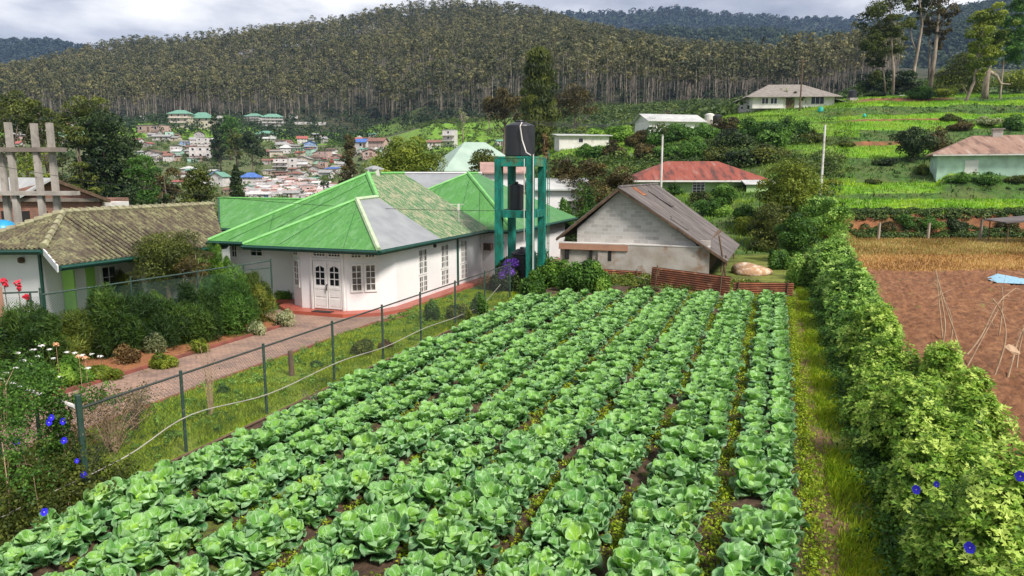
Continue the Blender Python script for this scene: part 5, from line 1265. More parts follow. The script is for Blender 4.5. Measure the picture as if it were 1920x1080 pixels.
def tree(P, h, r, label, mat='olive', seed=0, clear=.35, ncl=22, n=150, leaf=.32, lw=.5, shape='round', bark=None, name='tree', catg='tree', group=None, trunk=None, flat=.7, cr=.34, lean=(0, 0), jit=.55, fill=True, up=.5, spiky=0.0):
    ncl = int(ncl * 1.4); r *= 1.06
    rng = np.random.default_rng(seed); t = thing(name, P, label, catg, group)
    base = np.array(P, float); z0 = clear * h
    cen = []
    for i in range(ncl):
        f = (i + .5) / ncl if shape in ('cone', 'column') else rng.uniform(0, 1)
        a = rng.uniform(0, 6.28) if shape != 'cone' else i * 2.4
        if shape == 'round':
            d = rng.normal(size=3); d /= np.linalg.norm(d); q = rng.uniform(.45, 1) ; hh = (h - z0) / 2
            c = np.array([d[0] * r * q * (1 - cr * .6), d[1] * r * q * (1 - cr * .6), z0 + hh + d[2] * hh * q * (1 - cr * .4)])
        elif shape == 'umbrella':
            q = math.sqrt(rng.uniform(0, 1)); c = np.array([math.cos(a) * r * q, math.sin(a) * r * q, h - (h - z0) * (.25 * q * q + rng.uniform(0, .55) ** 1.3)])
        elif shape == 'cone':
            q = (1 - f) ** .8; c = np.array([math.cos(a) * r * q * .6, math.sin(a) * r * q * .6, z0 + (h - z0) * f * .96])
        elif shape == 'column':
            q = math.sin(math.pi * (f * .78 + .17)) ** .6; c = np.array([math.cos(a) * r * q * rng.uniform(.1, .75), math.sin(a) * r * q * rng.uniform(.1, .75), z0 + (h - z0) * f * .97])
        elif shape == 'layer':
            q = rng.uniform(.1, 1) * (1 - .8 * f ** 1.2); c = np.array([math.cos(a) * r * q, math.sin(a) * r * q, z0 + (h - z0) * (f * .95 + .03 - .06 * q)])
        cen.append(c)
    cen = np.array(cen); rr = np.empty((ncl, 3))
    s = cr * r * 1.22 * rng.uniform(.65, 1.3, ncl)
    if shape == 'cone': s *= (1.25 - (np.arange(ncl) / ncl)) * 1.0
    if shape == 'layer': flat = .38; s *= 1.05
    rr[:, 0] = rr[:, 1] = s; rr[:, 2] = s * flat
    cen[:, 0] += lean[0] * cen[:, 2] / h; cen[:, 1] += lean[1] * cen[:, 2] / h
    tn = np.clip(.5 + (rng.uniform(-.28, .28, ncl)), 0, 1)
    V, Fc, T = clumps(rng, cen + base, rr, n, leaf, leaf * lw, tint=tn, up=up, inner=.5, jit=jit, spiky=spiky)
    npmesh('crown', V, Fc, LM[mat] if isinstance(mat, str) else mat, t, tint=T)
    m = MB(); tr = trunk or max(.08, h * .018); b = Vector(P)
    topc = Vector((lean[0] * .9, lean[1] * .9, h * .88))
    pts = [b + Vector((topc.x * f + math.sin(f * 5 + seed) * tr * .8, topc.y * f + math.cos(f * 4 + seed) * tr * .8, topc.z * f - (.3 if f == 0 else 0))) for f in (0, .2, .4, .6, .8, 1)]
    m.tube(pts, [tr * 1.35, tr, tr * .85, tr * .6, tr * .4, tr * .15], 8)
    for i in range(0, ncl, max(1, ncl // 9)):
        c = Vector(cen[i]); f = min(max((c.z / h) - .22, clear * .6), .8); k0 = int(f * 5); s_ = pts[k0] + (pts[min(k0 + 1, 5)] - pts[k0]) * (f * 5 - k0)
        e = b + c; mid = (s_ + e) / 2 + Vector((0, 0, -.04 * h)); m.tube([s_, mid, e], [tr * .4, tr * .26, tr * .08], 5)
    m.build('trunk', bark or m_bark, t, smooth=True)
    return t
def shrub(P, rx, ry, h, label, mat='green', seed=0, n=220, ncl=16, leaf=.16, lw=.5, name='shrub', catg='shrub', group=None, jit=.6, cr=.42, up=.6, stems=5, spiky=0.0):
    rng = np.random.default_rng(seed); t = thing(name, P, label, catg, group)
    d = rng.normal(size=(ncl, 3)); d[:, 2] = np.abs(d[:, 2]); d /= np.linalg.norm(d, axis=1, keepdims=True)
    q = rng.uniform(.3, .95, (ncl, 1)) * (1 - cr * .5)
    cen = d * q * np.array([rx, ry, h]) ; cen[:, 2] = np.maximum(cen[:, 2], h * .22)
    s = cr * rng.uniform(.7, 1.25, ncl); rr = np.stack([s * rx, s * ry, s * h * .8], 1)
    k = ncl // 2; oc = cen[rng.integers(0, ncl, k)] * rng.uniform(1.05, 1.35, (k, 1)); cen = np.concatenate([cen, oc]); rr = np.concatenate([rr, np.tile([[rx * .14, ry * .14, h * .16]], (k, 1))]); ncl += k
    tn = np.clip(.5 + rng.uniform(-.3, .3, ncl), 0, 1)
    V, Fc, T = clumps(rng, cen + np.array(P), rr, n, leaf, leaf * lw, tint=tn, up=up, inner=.45, jit=jit, spiky=spiky)
    V[:, 2] = np.maximum(V[:, 2], P[2] + .01)
    npmesh('foliage', V, Fc, LM[mat] if isinstance(mat, str) else mat, t, tint=T)
    m = MB()
    for i in range(stems):
        c = Vector(cen[i]) * .9; m.tube([Vector(P) + Vector((c.x * .1, c.y * .1, -.1)), Vector(P) + Vector((c.x * .5, c.y * .5, c.z * .6)), Vector(P) + c], [h * .018 + .01, h * .012 + .008, .006], 5)
    m.build('stem', m_bark, t)
    return t
def G(px, py, Y):                              # a spot on the terrain at the distance Y under a picture column
    x = ray(px, py)[0] / ray(px, py)[1] * Y
    return (x, Y, h1(x, Y))
def ht(P, py): return PD(960, py, P[1])[2] - P[2]
def wd(px_w, Y): return px_w * Y / FOC
# ---------------------------------------------------------------- single trees, left to right
TR = [ # px, Y, top py, width px, label, kwargs
 (20, 108, 168, 100, 'tall olive crowned tree at the far left edge behind the concrete frame', dict(shape='umbrella', mat='olive', clear=.35, ncl=34, leaf=.42, n=130, cr=.30)),
 (88, 112, 190, 70, 'slender olive tree between the frame columns and the big dark tree', dict(shape='umbrella', mat='olive', clear=.3, ncl=26, leaf=.42, n=120, cr=.34)),
 (55, 90, 268, 90, 'low yellowish bush tree seen through the concrete frame', dict(shape='round', mat='yellow', clear=.1, ncl=20, leaf=.34, n=120)),
 (118, 96, 290, 80, 'pale brownish twiggy tree left of the big dark tree', dict(shape='round', mat='brown', clear=.05, ncl=22, leaf=.3, n=110)),
 (200, 92, 182, 128, 'big dark tree with a layered green top, largest left of the town', dict(shape='round', mat='dark', clear=.05, ncl=60, leaf=.42, n=190, cr=.30)),
 (178, 94, 180, 80, 'light green feathery crown rising over the big dark tree', dict(shape='umbrella', mat='olive', clear=.55, ncl=18, leaf=.36, n=120, cr=.3)),
 (150, 88, 235, 70, 'olive tree with flat leaf layers left of the big dark tree', dict(shape='layer', mat='olive', clear=.2, ncl=26, leaf=.36, n=120)),
 (268, 74, 284, 66, 'light green drooping tree right of the big dark tree', dict(shape='round', mat='green', clear=.2, ncl=24, leaf=.26, n=150)),
 (310, 80, 300, 60, 'brownish tree right of the light green drooping one', dict(shape='round', mat='brown', clear=.05, ncl=20, leaf=.3, n=120)),
 (372, 66, 318, 84, 'dark olive conifer with drooping layers behind the tiled roof', dict(shape='layer', mat='olive', clear=.05, ncl=34, leaf=.26, n=150)),
 (300, 60, 345, 50, 'small round dark green tree just behind the tiled roof', dict(shape='round', mat='dark', clear=.05, ncl=14, leaf=.24, n=130)),
 (240, 62, 340, 60, 'small dark tree behind the tiled roof at the foot of the drooping tree', dict(shape='round', mat='dark', clear=.05, ncl=14, leaf=.24, n=130)),
 (442, 72, 304, 44, 'dark pointed conical tree behind the flat end of the green roof', dict(shape='cone', mat='dark', clear=.02, ncl=46, leaf=.2, n=170, cr=.5)),
 (436, 330, 204, 50, 'rounded green tree between the two hotels at the forest foot', dict(shape='round', mat='green', clear=.1, ncl=24, leaf=.9, n=90)),
 (409, 320, 212, 28, 'narrow dark tree just right of the cream green-roofed building', dict(shape='column', mat='dark', clear=.05, ncl=18, leaf=.9, n=80)),
 (414, 290, 240, 30, 'dark tall tree at the left of the town clump', dict(shape='round', mat='dark', clear=.1, ncl=18, leaf=.8, n=90)),
 (446, 280, 232, 34, 'dark olive tree in the middle of the town clump', dict(shape='round', mat='olive', clear=.15, ncl=18, leaf=.8, n=90)),
 (476, 270, 246, 44, 'dark spreading tree at the right of the town clump', dict(shape='umbrella', mat='dark', clear=.2, ncl=22, leaf=.8, n=90)),
 (655, 130, 250, 44, 'feathery brownish tree standing alone in the town', dict(shape='column', mat='brown', clear=.05, ncl=26, leaf=.42, n=110)),
 (606, 76, 326, 44, 'dark round bush showing above the left slope of the green roof', dict(shape='round', mat='dark', clear=.05, ncl=12, leaf=.26, n=130)),
 (762, 86, 246, 132, 'large round yellow green tree behind the green roof', dict(shape='round', mat='yellow', clear=.05, ncl=50, leaf=.34, n=200, cr=.3)),
 (722, 92, 268, 70, 'yellow green tree at the left shoulder of the large round tree', dict(shape='round', mat='yellow', clear=.05, ncl=24, leaf=.34, n=130)),
 (832, 100, 290, 30, 'small dark pine beside the pale green roof', dict(shape='cone', mat='dark', clear=.05, ncl=14, leaf=.3, n=100, cr=.5)),
 (905, 72, 278, 92, 'olive conifer with spiky drooping layers in front of the pale green roof', dict(shape='layer', mat='olive', clear=.02, ncl=44, leaf=.26, n=170)),
 (1010, 155, 96, 66, 'tall golden green cypress towering behind the water tank', dict(shape='column', mat='olive', clear=.03, ncl=90, leaf=.9, n=230, cr=.40, lw=.25, jit=.5, spiky=1.2)),
 (945, 175, 170, 60, 'brownish gum tree left of the tall cypress', dict(shape='umbrella', mat='brown', clear=.35, ncl=24, leaf=.6, n=110)),
 (1075, 190, 168, 66, 'brownish gum tree right of the tall cypress', dict(shape='umbrella', mat='brown', clear=.3, ncl=26, leaf=.6, n=110)),
 (868, 300, 205, 18, 'small bare pale tree on the bright lawn at the forest foot', dict(shape='umbrella', mat='pale', clear=.5, ncl=7, leaf=.5, n=24, bark=m_barkp)),
 (918, 330, 190, 26, 'reddish bare tree on the lawn between the pale tree and the cypress', dict(shape='umbrella', mat='brown', clear=.4, ncl=10, leaf=.7, n=40, bark=m_barkp)),
 (1022, 64, 246, 26, 'rust coloured weeping tree right behind the black tank', dict(shape='column', mat='dry', clear=.3, ncl=12, leaf=.3, n=80)),
 (1062, 62, 276, 74, 'brown green bush tree right of the water tower', dict(shape='round', mat='brown', clear=.05, ncl=26, leaf=.24, n=150)),
 (1110, 60, 284, 84, 'brown green bush tree in the middle of three behind the shed', dict(shape='round', mat='brown', clear=.05, ncl=28, leaf=.24, n=150)),
 (1160, 63, 296, 66, 'brown green bush tree nearest the red roofed house', dict(shape='round', mat='brown', clear=.05, ncl=22, leaf=.24, n=150)),
 (1357, 68, 343, 50, 'round bright green bush in front of the light green house', dict(shape='round', mat='green', clear=.02, ncl=20, leaf=.2, n=170)),
 (1330, 66, 372, 50, 'green bush left below the round bright green one', dict(shape='round', mat='green', clear=.02, ncl=16, leaf=.2, n=150)),
 (1400, 62, 385, 50, 'dark green bush right below the round bright green one', dict(shape='round', mat='green', clear=.02, ncl=16, leaf=.2, n=150)),
 (1487, 58, 292, 118, 'broad leafy tree with yellow green leaves right of the red roofed house', dict(shape='round', mat='yellow', clear=.12, ncl=40, leaf=.22, n=230, cr=.3)),
 (1452, 54, 380, 92, 'dense olive bush tree under the broad leafy tree', dict(shape='round', mat='olive', clear=.02, ncl=26, leaf=.2, n=170)),
 (1555, 54, 352, 90, 'dense green tree at the top end of the hedge', dict(shape='round', mat='hedge2', clear=.02, ncl=30, leaf=.2, n=190, cr=.32)),
 (1505, 48, 395, 80, 'dark green bushy tree left of the top end of the hedge', dict(shape='round', mat='green', clear=.02, ncl=26, leaf=.18, n=190)),
 (1632, 172, 128, 60, 'dark conifer clump left below the tall gum trees', dict(shape='round', mat='dark', clear=.02, ncl=22, leaf=.5, n=130)),
 (1685, 168, 135, 56, 'dark conifer at the foot of the first tall gum', dict(shape='layer', mat='dark', clear=.05, ncl=26, leaf=.5, n=120)),
 (1788, 176, 104, 96, 'dark layered conifer right of the leaning gum trunks', dict(shape='layer', mat='olive', clear=.1, ncl=34, leaf=.5, n=120)),
 (1770, 180, 130, 110, 'yellow green thicket under the layered conifer', dict(shape='round', mat='yellow', clear=.02, ncl=24, leaf=.5, n=120)),
 (1895, 172, 132, 90, 'yellow green thicket at the right edge below the dead branch', dict(shape='round', mat='yellow', clear=.02, ncl=24, leaf=.5, n=120)),
 (1708, 96, 236, 74, 'dark reddish bush tree left above the mint house', dict(shape='round', mat='dark', clear=.02, ncl=26, leaf=.3, n=150)),
 (1748, 98, 240, 60, 'dark bush tree touching the left end of the mint house roof', dict(shape='round', mat='brown', clear=.02, ncl=20, leaf=.3, n=130)),
]
for i, (px, Y, top_, wpx, lab, kw) in enumerate(TR):
    P = G(px, 330, Y); kw = dict(kw)
    nm = {'cone': 'conifer', 'layer': 'conifer', 'column': 'cypress'}.get(kw.get('shape'), 'tree')
    tree(P, ht(P, top_), wd(wpx, Y) / 2, lab, seed=300 + i, name=nm, **kw)
# ---------------------------------------------------------------- tall gums on the right
def gum(name, basepx, basey, Y, path, crowns, label, seed, r0=.45, leaf=.45, mat='olive', n=190):
    rng = np.random.default_rng(seed); B = PD(basepx, basey, Y); B = (B[0], B[1], h1(B[0], B[1]))
    t = thing('gum_tree', B, label, 'tree')
    m = MB()
    for pl in path:
        pts = [PD(q[0], q[1], Y + q[2]) for q in pl[0]]
        if pl[1] >= .45: pts[0] = (pts[0][0], pts[0][1], B[2] - .5)
        m.tube(pts, [(pl[1] + (pl[2] - pl[1]) * k / (len(pts) - 1)) * .68 for k in range(len(pts))], 8)
    m.build('trunk', m_barkp, t, smooth=True)
    cen = []; rr = []
    for px, py, w_, dy in crowns:
        c = np.array(PD(px, py, Y + dy)); s = w_ * Y / FOC / 2 * 1.32; cen.append(c); rr.append((s, s, s * .7))
        for k in range(7):
            o = rng.normal(size=3) * s * .62; cen.append(c + o); q = s * rng.uniform(.4, .7); rr.append((q, q, q * .6))
    cen = np.array(cen); rr = np.array(rr)
    V, Fc, T = clumps(rng, cen, rr, n, leaf, leaf * .5, up=.5, inner=.4, jit=.6, tint=rng.uniform(.25, .75, len(cen)))
    npmesh('crown', V, Fc, LM[mat], t, tint=T)
    return t
gum('gum', 1673, 190, 165, [([(1673, 190, 0), (1676, 140, 0), (1672, 90, 0), (1671, 40, 0), (1664, -30, 0)], .50, .2), ([(1661, 180, 3), (1655, 120, 3), (1645, 60, 3), (1650, -20, 3)], .3, .1), ([(1674, 110, 0), (1660, 85, 1), (1640, 60, 2)], .18, .05)],
    [(1640, 30, 34, 0), (1660, 8, 44, 0), (1682, 20, 36, 0), (1632, 60, 30, 2), (1655, 60, 30, 3), (1628, 88, 26, 0), (1650, 95, 28, 2), (1645, 120, 24, 3), (1668, -30, 46, 0), (1690, -15, 30, 0), (1678, 60, 22, 0), (1684, 95, 14, 0), (1640, 145, 18, 1)],
    'leftmost tall gum tree with the thickest crown on the right hilltop', 71)
gum('gum', 1712, 175, 168, [([(1711, 176, 0), (1714, 130, 0), (1722, 90, 0), (1729, 45, 0), (1725, 10, 0), (1718, -60, 0)], .62, .2), ([(1719, 100, 0), (1710, 75, 1), (1707, 40, 1)], .26, .1), ([(1729, 40, 0), (1745, 10, 1), (1762, -20, 1)], .25, .1)],
    [(1700, -12, 34, 0), (1725, -32, 46, 0), (1750, -22, 30, 1), (1706, 48, 14, 1), (1728, 22, 16, 0), (1710, 8, 20, 2), (1738, 4, 22, 1)],
    'tall forked pale trunked gum, second from left on the right hilltop', 72, n=90)
gum('gum', 1745, 155, 170, [([(1743, 160, 0), (1752, 110, 0), (1756, 70, 0), (1760, 20, 0), (1766, -50, 0)], .75, .3), ([(1741, 150, 2), (1743, 110, 2), (1742, 60, 2), (1745, 10, 2)], .34, .12), ([(1758, 60, 0), (1775, 20, 0), (1790, 6, 0), (1800, 2, 0)], .2, .06), ([(1756, 85, 0), (1764, 60, 0), (1770, 50, 0)], .16, .05)],
    [(1745, 10, 30, 0), (1770, 12, 30, 0), (1740, 62, 16, 2), (1752, 45, 22, 0), (1766, 62, 16, 0), (1760, -20, 46, 0), (1736, -10, 30, 0), (1778, 30, 16, 0), (1758, 82, 16, 2)],
    'dark trunked gum leaning right beside the forked one on the right hilltop', 73, mat='brown', n=100)
gum('gum', 1808, 208, 140, [([(1807, 209, 0), (1815, 180, 0), (1826, 155, 0), (1832, 120, 0), (1836, 80, 0), (1850, 40, 0)], .50, .15), ([(1815, 180, 0), (1810, 168, 0), (1805, 160, -1)], .12, .05), ([(1832, 110, 0), (1850, 95, 0), (1872, 80, 0)], .2, .06)],
    [(1850, 32, 30, 0), (1865, 42, 26, 0), (1832, 60, 32, 0), (1855, 66, 30, 0), (1872, 80, 20, 0), (1830, 88, 24, 0), (1848, 98, 30, 0), (1864, 104, 24, 0), (1832, 118, 22, 0), (1836, 140, 16, 0)],
    'leaning gum tree with golden layered crown on the terraces', 74, mat='yellow')
gum('gum', 1935, 180, 150, [([(1935, 190, 0), (1930, 120, 0), (1926, 40, 0), (1925, -30, 0)], .5, .2), ([(1928, 90, 0), (1905, 60, 0), (1888, 55, 0)], .2, .06)],
    [(1912, 20, 30, 0), (1896, 50, 30, 0), (1884, 68, 24, 0), (1912, 70, 34, 0), (1918, 100, 30, 0), (1900, 100, 22, 0), (1925, -10, 34, 0), (1925, 40, 34, 0)],
    'green gum tree cut by the right edge of the picture', 75, mat='green')
dt = thing('dead_tree', PD(1847, 175, 150), 'dead stump with one long curved bare branch on the right hilltop', 'dead tree')
m = MB(); m.tube([PD(1846, 190, 150), PD(1848, 160, 150), PD(1852, 138, 150), PD(1856, 128, 150)], [.75, .6, .5, .12], 8)
m.tube([PD(1845, 138, 150), PD(1858, 136, 150), PD(1868, 142, 150), PD(1876, 157, 150), (PD(1895, 158, 150))], [.35, .4, .34, .26, .1], 7)
m.tube([PD(1870, 132, 150), PD(1876, 138, 150)], [.05, .12], 5); m.tube([PD(1853, 130, 150), PD(1860, 122, 150)], [.14, .05], 5)
m.build('trunk', m_barkp, dt, smooth=True)
# ---------------------------------------------------------------- bushes on the slope behind the red roof and on the terraces
SG = 'bushes on the slope above the red roofed house'
SB = [(1085, 262, 60, 'yellow'), (1120, 268, 60, 'bright'), (1160, 262, 70, 'bright'), (1195, 270, 60, 'brown'), (1180, 246, 50, 'bright'), (1235, 268, 74, 'green'), (1275, 258, 76, 'green'), (1320, 262, 80, 'green'), (1362, 250, 70, 'brown'), (1372, 278, 80, 'dark'),
      (1410, 262, 80, 'green'), (1452, 270, 86, 'green'), (1490, 258, 80, 'green'), (1440, 300, 84, 'olive'), (1395, 305, 70, 'dark'), (1300, 292, 70, 'green'), (1250, 294, 60, 'green'), (1210, 296, 60, 'brown'), (1345, 300, 60, 'olive'), (1520, 262, 50, 'olive'), (1155, 292, 60, 'brown'), (1105, 292, 56, 'green')]
for i, (px, py, wpx, mat) in enumerate(sorted(SB)):
    P = PG(px, py + 4, 80, 250); r = wd(wpx, P[1]) / 2
    shrub(P, r, r, r * 1.05, '%s bush, %s from the left on the slope above the red roof' % ({'bright': 'bright green', 'green': 'mid green', 'dark': 'very dark', 'brown': 'brownish', 'olive': 'olive', 'yellow': 'yellowish'}[mat], ordn(i)), mat, seed=500 + i, n=230, ncl=18, leaf=.38, group=SG)
TBU = [(1585, 275, 40, 10, 'olive'), (1660, 310, 50, 12, 'dark'), (1545, 320, 50, 16, 'dark'), (1728, 328, 26, 22, 'yellow'), (1560, 348, 40, 14, 'yellow'), (1640, 345, 40, 10, 'olive'), (1800, 342, 60, 16, 'green'), (1850, 345, 70, 18, 'green'), (1905, 343, 50, 14, 'olive'),
       (1800, 245, 50, 18, 'brown'), (1850, 235, 60, 16, 'pale'), (1900, 245, 60, 26, 'green'), (1780, 228, 40, 12, 'olive'), (1700, 428, 60, 22, 'green'), (1745, 432, 60, 26, 'green'), (1790, 432, 50, 22, 'dark'), (1662, 436, 40, 22, 'brown'), (1890, 432, 50, 22, 'brown'), (1725, 186, 60, 20, 'green'), (1770, 182, 60, 18, 'yellow'), (1830, 175, 50, 16, 'yellow'), (1640, 182, 40, 12, 'dark'),
       (1460, 432, 60, 30, 'yellow'), (1400, 440, 70, 36, 'yellow'), (1432, 470, 60, 26, 'olive'), (1490, 480, 60, 40, 'dark'), (1345, 405, 60, 24, 'bright'), (1310, 385, 50, 24, 'olive'), (1262, 366, 40, 18, 'green')]
for i, (px, py, wpx, hpx, mat) in enumerate(sorted(TBU)):
    P = PG(px, py, 44, 300); r = wd(wpx, P[1]) / 2
    shrub(P, r, r * .8, wd(hpx, P[1]) * 1.15, '%s bush, %s from the left among those on the right hand terraces' % ({'bright': 'bright green', 'green': 'mid green', 'dark': 'very dark', 'brown': 'brownish', 'olive': 'olive', 'yellow': 'yellowish', 'pale': 'pale'}[mat], ordn(i)), mat, seed=560 + i, n=170, ncl=14, leaf=max(.16, P[1] * .0028), group='bushes on the right hand terraces')
# bushes along the far end of the field, around the tower and shed
EB = [(945, 548, 60, 66, 'dark', 'dark bush with purple flowers at the foot of the water tower'), (1010, 520, 60, 56, 'green', 'green creeper bush in front of the tall ribbed tank'), (1040, 540, 74, 66, 'bright', 'bright green bush at the left end of the shed wall'),
      (1090, 550, 90, 64, 'green', 'spreading creeper bush in front of the terracotta band of the shed'), (1125, 552, 60, 54, 'bright', 'yellow green creeper at the right of the bushes before the shed'), (1000, 556, 60, 50, 'green', 'low leafy bush behind the far left cabbages'),
      (1290, 535, 56, 22, 'green', 'low dark creeper on the bank in front of the shed wall'), (1205, 548, 60, 12, 'brown', 'low brownish weeds between creeper and rusty sheets'),
      (1060, 410, 60, 50, 'green', 'dark green bush right of the wing of the green roof'), (1100, 390, 70, 50, 'green', 'green bush behind the left slope of the shed roof'), (1140, 372, 60, 40, 'bright', 'bright green bush behind the shed ridge'), (1180, 352, 60, 26, 'bright', 'flowering pale green bush behind the top of the shed roof'), (1085, 440, 50, 50, 'dark', 'dark bush between tower and shed roof'), (1460, 505, 60, 40, 'green', 'green bush at the right of the sand heap'),
      (1440, 556, 36, 20, 'dry', 'dry brownish clump leaning on the short rusty sheet'), (1500, 540, 60, 60, 'hedge2', 'green bush at the corner beside the short rusty sheet')]
EY = {1060: 52, 1100: 56, 1140: 60, 1180: 62, 1085: 50}
for i, (px, py, wpx, hpx, mat, lab) in enumerate(EB):
    P = G(px, py, EY[px]) if px in EY else PG(px, py, 20, 60); r = wd(wpx, P[1]) / 2
    hh = (ht(P, py - hpx)) if px in EY else wd(hpx, P[1]) * 1.1
    shrub(P, r, r * .75, hh, lab, mat, seed=620 + i, n=330, ncl=20, leaf=.16)
fb = thing('flower_cluster', PG(950, 548, 20, 60), 'cluster of purple bougainvillea flowers on the dark bush by the tower', 'flowers')
rng = np.random.default_rng(8); c = np.array(PD(955, 497, 34.0)); lm_purple = leafmat('purple_petals', (.06, .02, .20), (.14, .05, .42), (.30, .14, .60)); 
V, Fc, T = clumps(rng, np.array([c + d for d in ((0, 0, 0), (.25, .1, .1), (-.15, 0, -.2), (.1, 0, -.35), (-.35, 0, -.5))]), np.array([.3, .22, .25, .2, .2]), 130, .09, .07, inner=.7)
npmesh('petals', V, Fc, lm_purple, fb, tint=T)
# ---------------------------------------------------------------- driveway, lawn, flower bed
m_pave, nt, p, o = newmat('paving'); v = pos(nt, (1, 1, 1), YAW)
br = N_(nt, 'ShaderNodeTexBrick'); nt.links.new(v, br.inputs[0]); br.inputs['Scale'].default_value = 1.0
br.inputs['Brick Width'].default_value = .22; br.inputs['Row Height'].default_value = .11; br.inputs['Mortar Size'].default_value = .008
br.inputs['Color1'].default_value = (.36, .25, .19, 1); br.inputs['Color2'].default_value = (.27, .19, .15, 1); br.inputs['Mortar'].default_value = (.13, .10, .085, 1)
c = mixc(nt, 1.0, br.outputs[0], ramp(nt, noise(nt, pos(nt), .9, 7, .7), [(.3, (.62, .60, .62)), (.7, (1.35, 1.2, 1.1))]), 'MULTIPLY')
nt.links.new(c, p.inputs['Base Color']); p.inputs['Roughness'].default_value = .85; bump(nt, p, br.outputs[1], -.006, .6)
m_curb = plain('red_kerb', (.30, .085, .06), (.17, .06, .045), scale=3, rough=.85)
m_bed = soilmat('flower_bed_earth', (.16, .06, .025), (.33, .13, .05), (.42, .20, .08), (.16, .17, .03), .62)
m_lawn = soilmat('lawn_ground', (.07, .12, .01), (.17, .25, .015), (.30, .32, .02), (.34, .20, .04), .60, sc=2.2)
def fsheet(name, pts, z, mat): return sheet(name, [F(*q) for q in pts], z, mat)
fsheet('lawn', [(-14.5, 2), (-11.3, 2), (-11.3, 33), (-13.2, 33), (-13.3, 29), (-14.5, 27)], .014, m_lawn)
fsheet('driveway', [(-17.6, 2), (-14.62, 2), (-14.62, 24.0), (-14.0, 26.0), (-13.6, 30.5), (-15.2, 30.5), (-19.8, 27), (-20.2, 24.2), (-17.6, 22.6)], .010, m_pave)
fsheet('flower_bed', [(-20.4, 2), (-17.75, 2), (-17.75, 22.5), (-20.3, 24.1)], .018, m_bed)
m = MB(); m.bar(F(-14.56, 2, .03), F(-14.56, 24.0, .03), .10, .12); m.bar(F(-14.56, 24, .03), F(-13.95, 26, .03), .10, .12); m.bar(F(-13.95, 26, .03), F(-13.5, 30.5, .03), .10, .12)
o = m.build('kerb', m_curb); o['kind'] = 'structure'
m = MB(); m.bar(F(-17.68, 2, .03), F(-17.68, 22.6, .03), .10, .12); m.bar(F(-17.68, 22.6, .03), F(-20.25, 24.2, .03), .10, .12)
o = m.build('kerb', m_curb); o['kind'] = 'structure'
# ---------------------------------------------------------------- grass
def blades(name, poly_ab, n, h, w_, mat, seed, label, z=.0, clump=3, worldpts=None, catg='grass', kind='stuff'):
    rng = np.random.default_rng(seed)
    a0, a1, b0, b1 = poly_ab
    A = rng.uniform(a0, a1, n); B = rng.uniform(b0, b1, n)
    keep = _hash_noise(A, B, 1.7) + .5 * _hash_noise(A + 9, B, 4.3) > rng.uniform(-1.3, .6, n)
    A, B = A[keep], B[keep]; n = len(A)
    A = np.repeat(A, clump) + rng.normal(size=n * clump) * .05; B = np.repeat(B, clump) + rng.normal(size=n * clump) * .05; n = len(A)
    X = A * CU + B * SU; Y = -A * SU + B * CU
    hh = h * rng.uniform(.4, 1.3, n) * (1 + .5 * _hash_noise(A, B, .9)); d = rng.uniform(0, 6.28, n); ln = rng.uniform(.1, .8, n) * hh
    V = np.zeros((n, 4, 3)); ww = w_ * rng.uniform(.6, 1.4, n)
    px_, py_ = -np.sin(d) * ww, np.cos(d) * ww
    V[:, 0] = np.stack([X - px_, Y - py_, np.full(n, z)], 1); V[:, 1] = np.stack([X + px_, Y + py_, np.full(n, z)], 1)
    V[:, 2] = np.stack([X + px_ * .5 + np.cos(d) * ln * .5, Y + py_ * .5 + np.sin(d) * ln * .5, z + hh * .7], 1)
    V[:, 3] = np.stack([X + np.cos(d) * ln, Y + np.sin(d) * ln, z + hh], 1)
    T = np.repeat(np.clip(.5 + .10 * _hash_noise(A, B, .6) + .12 * _hash_noise(A + 4, B, 2.7) + rng.uniform(-.3, .3, n), 0, 1), 4)
    return tag(npmesh(name, V.reshape(-1, 3), np.arange(n * 4).reshape(n, 4), mat, tint=T), label, catg, kind=kind)
blades('grass', (-14.5, -11.4, 6, 33), 60000, .11, .010, LM['lawn'], 41, 'yellow green grass strip between the driveway and the wire fence')
blades('grass', (1.25, 2.4, 7, 44), 30000, .13, .011, LM['lawn'], 42, 'grass along the dirt footpath beside the leafy hedge')
blades('grass', (.75, 1.6, 7, 37), 7000, .08, .012, LM['lawn'], 43, 'sparse yellowish weeds on the dirt footpath')
rngw = np.random.default_rng(44)
n = 420; a = -14.4 + rngw.uniform(0, 1, n) ** 1.5 * 2.8; b = rngw.uniform(8, 32, n)
V, Fc, T = clumps(rngw, np.stack([a * CU + b * SU, -a * SU + b * CU, np.full(n, .06)], 1), np.full(n, .14) * rngw.uniform(.5, 1.4, n), 20, .09, .045, up=.8, jit=.9)
tag(npmesh('weeds', V, Fc, LM['bright'], tint=T), 'leafy weeds scattered through the grass strip along the kerb', 'weeds', kind='stuff')
P_ = []
for i in range(8):
    n = 900; a = BED[i] + .73 + rngw.normal(size=n) * .14; b = rngw.uniform(7, 36, n); k = (_hash_noise(a * 2, b, 1.3) > -.35) | (i < 2); P_.append(np.stack([a[k], b[k]], 1))
P_ = np.concatenate(P_); X = P_[:, 0] * CU + P_[:, 1] * SU; Y = -P_[:, 0] * SU + P_[:, 1] * CU
V, Fc, T = clumps(rngw, np.stack([X, Y, np.full(len(X), .05)], 1), np.full(len(X), .13) * np.array([1]), 14, .055, .035, up=.8)
tag(npmesh('weeds', V, Fc, LM['lawn'], tint=T), 'low yellowish weeds growing in the furrows between the cabbage beds', 'weeds', kind='stuff')
blades('dry_grass', (4, 60, 36, 66), 60000, .28, .03, LM['drygrass'], 45, 'straw coloured dry grass beyond the ploughed field') if False else None
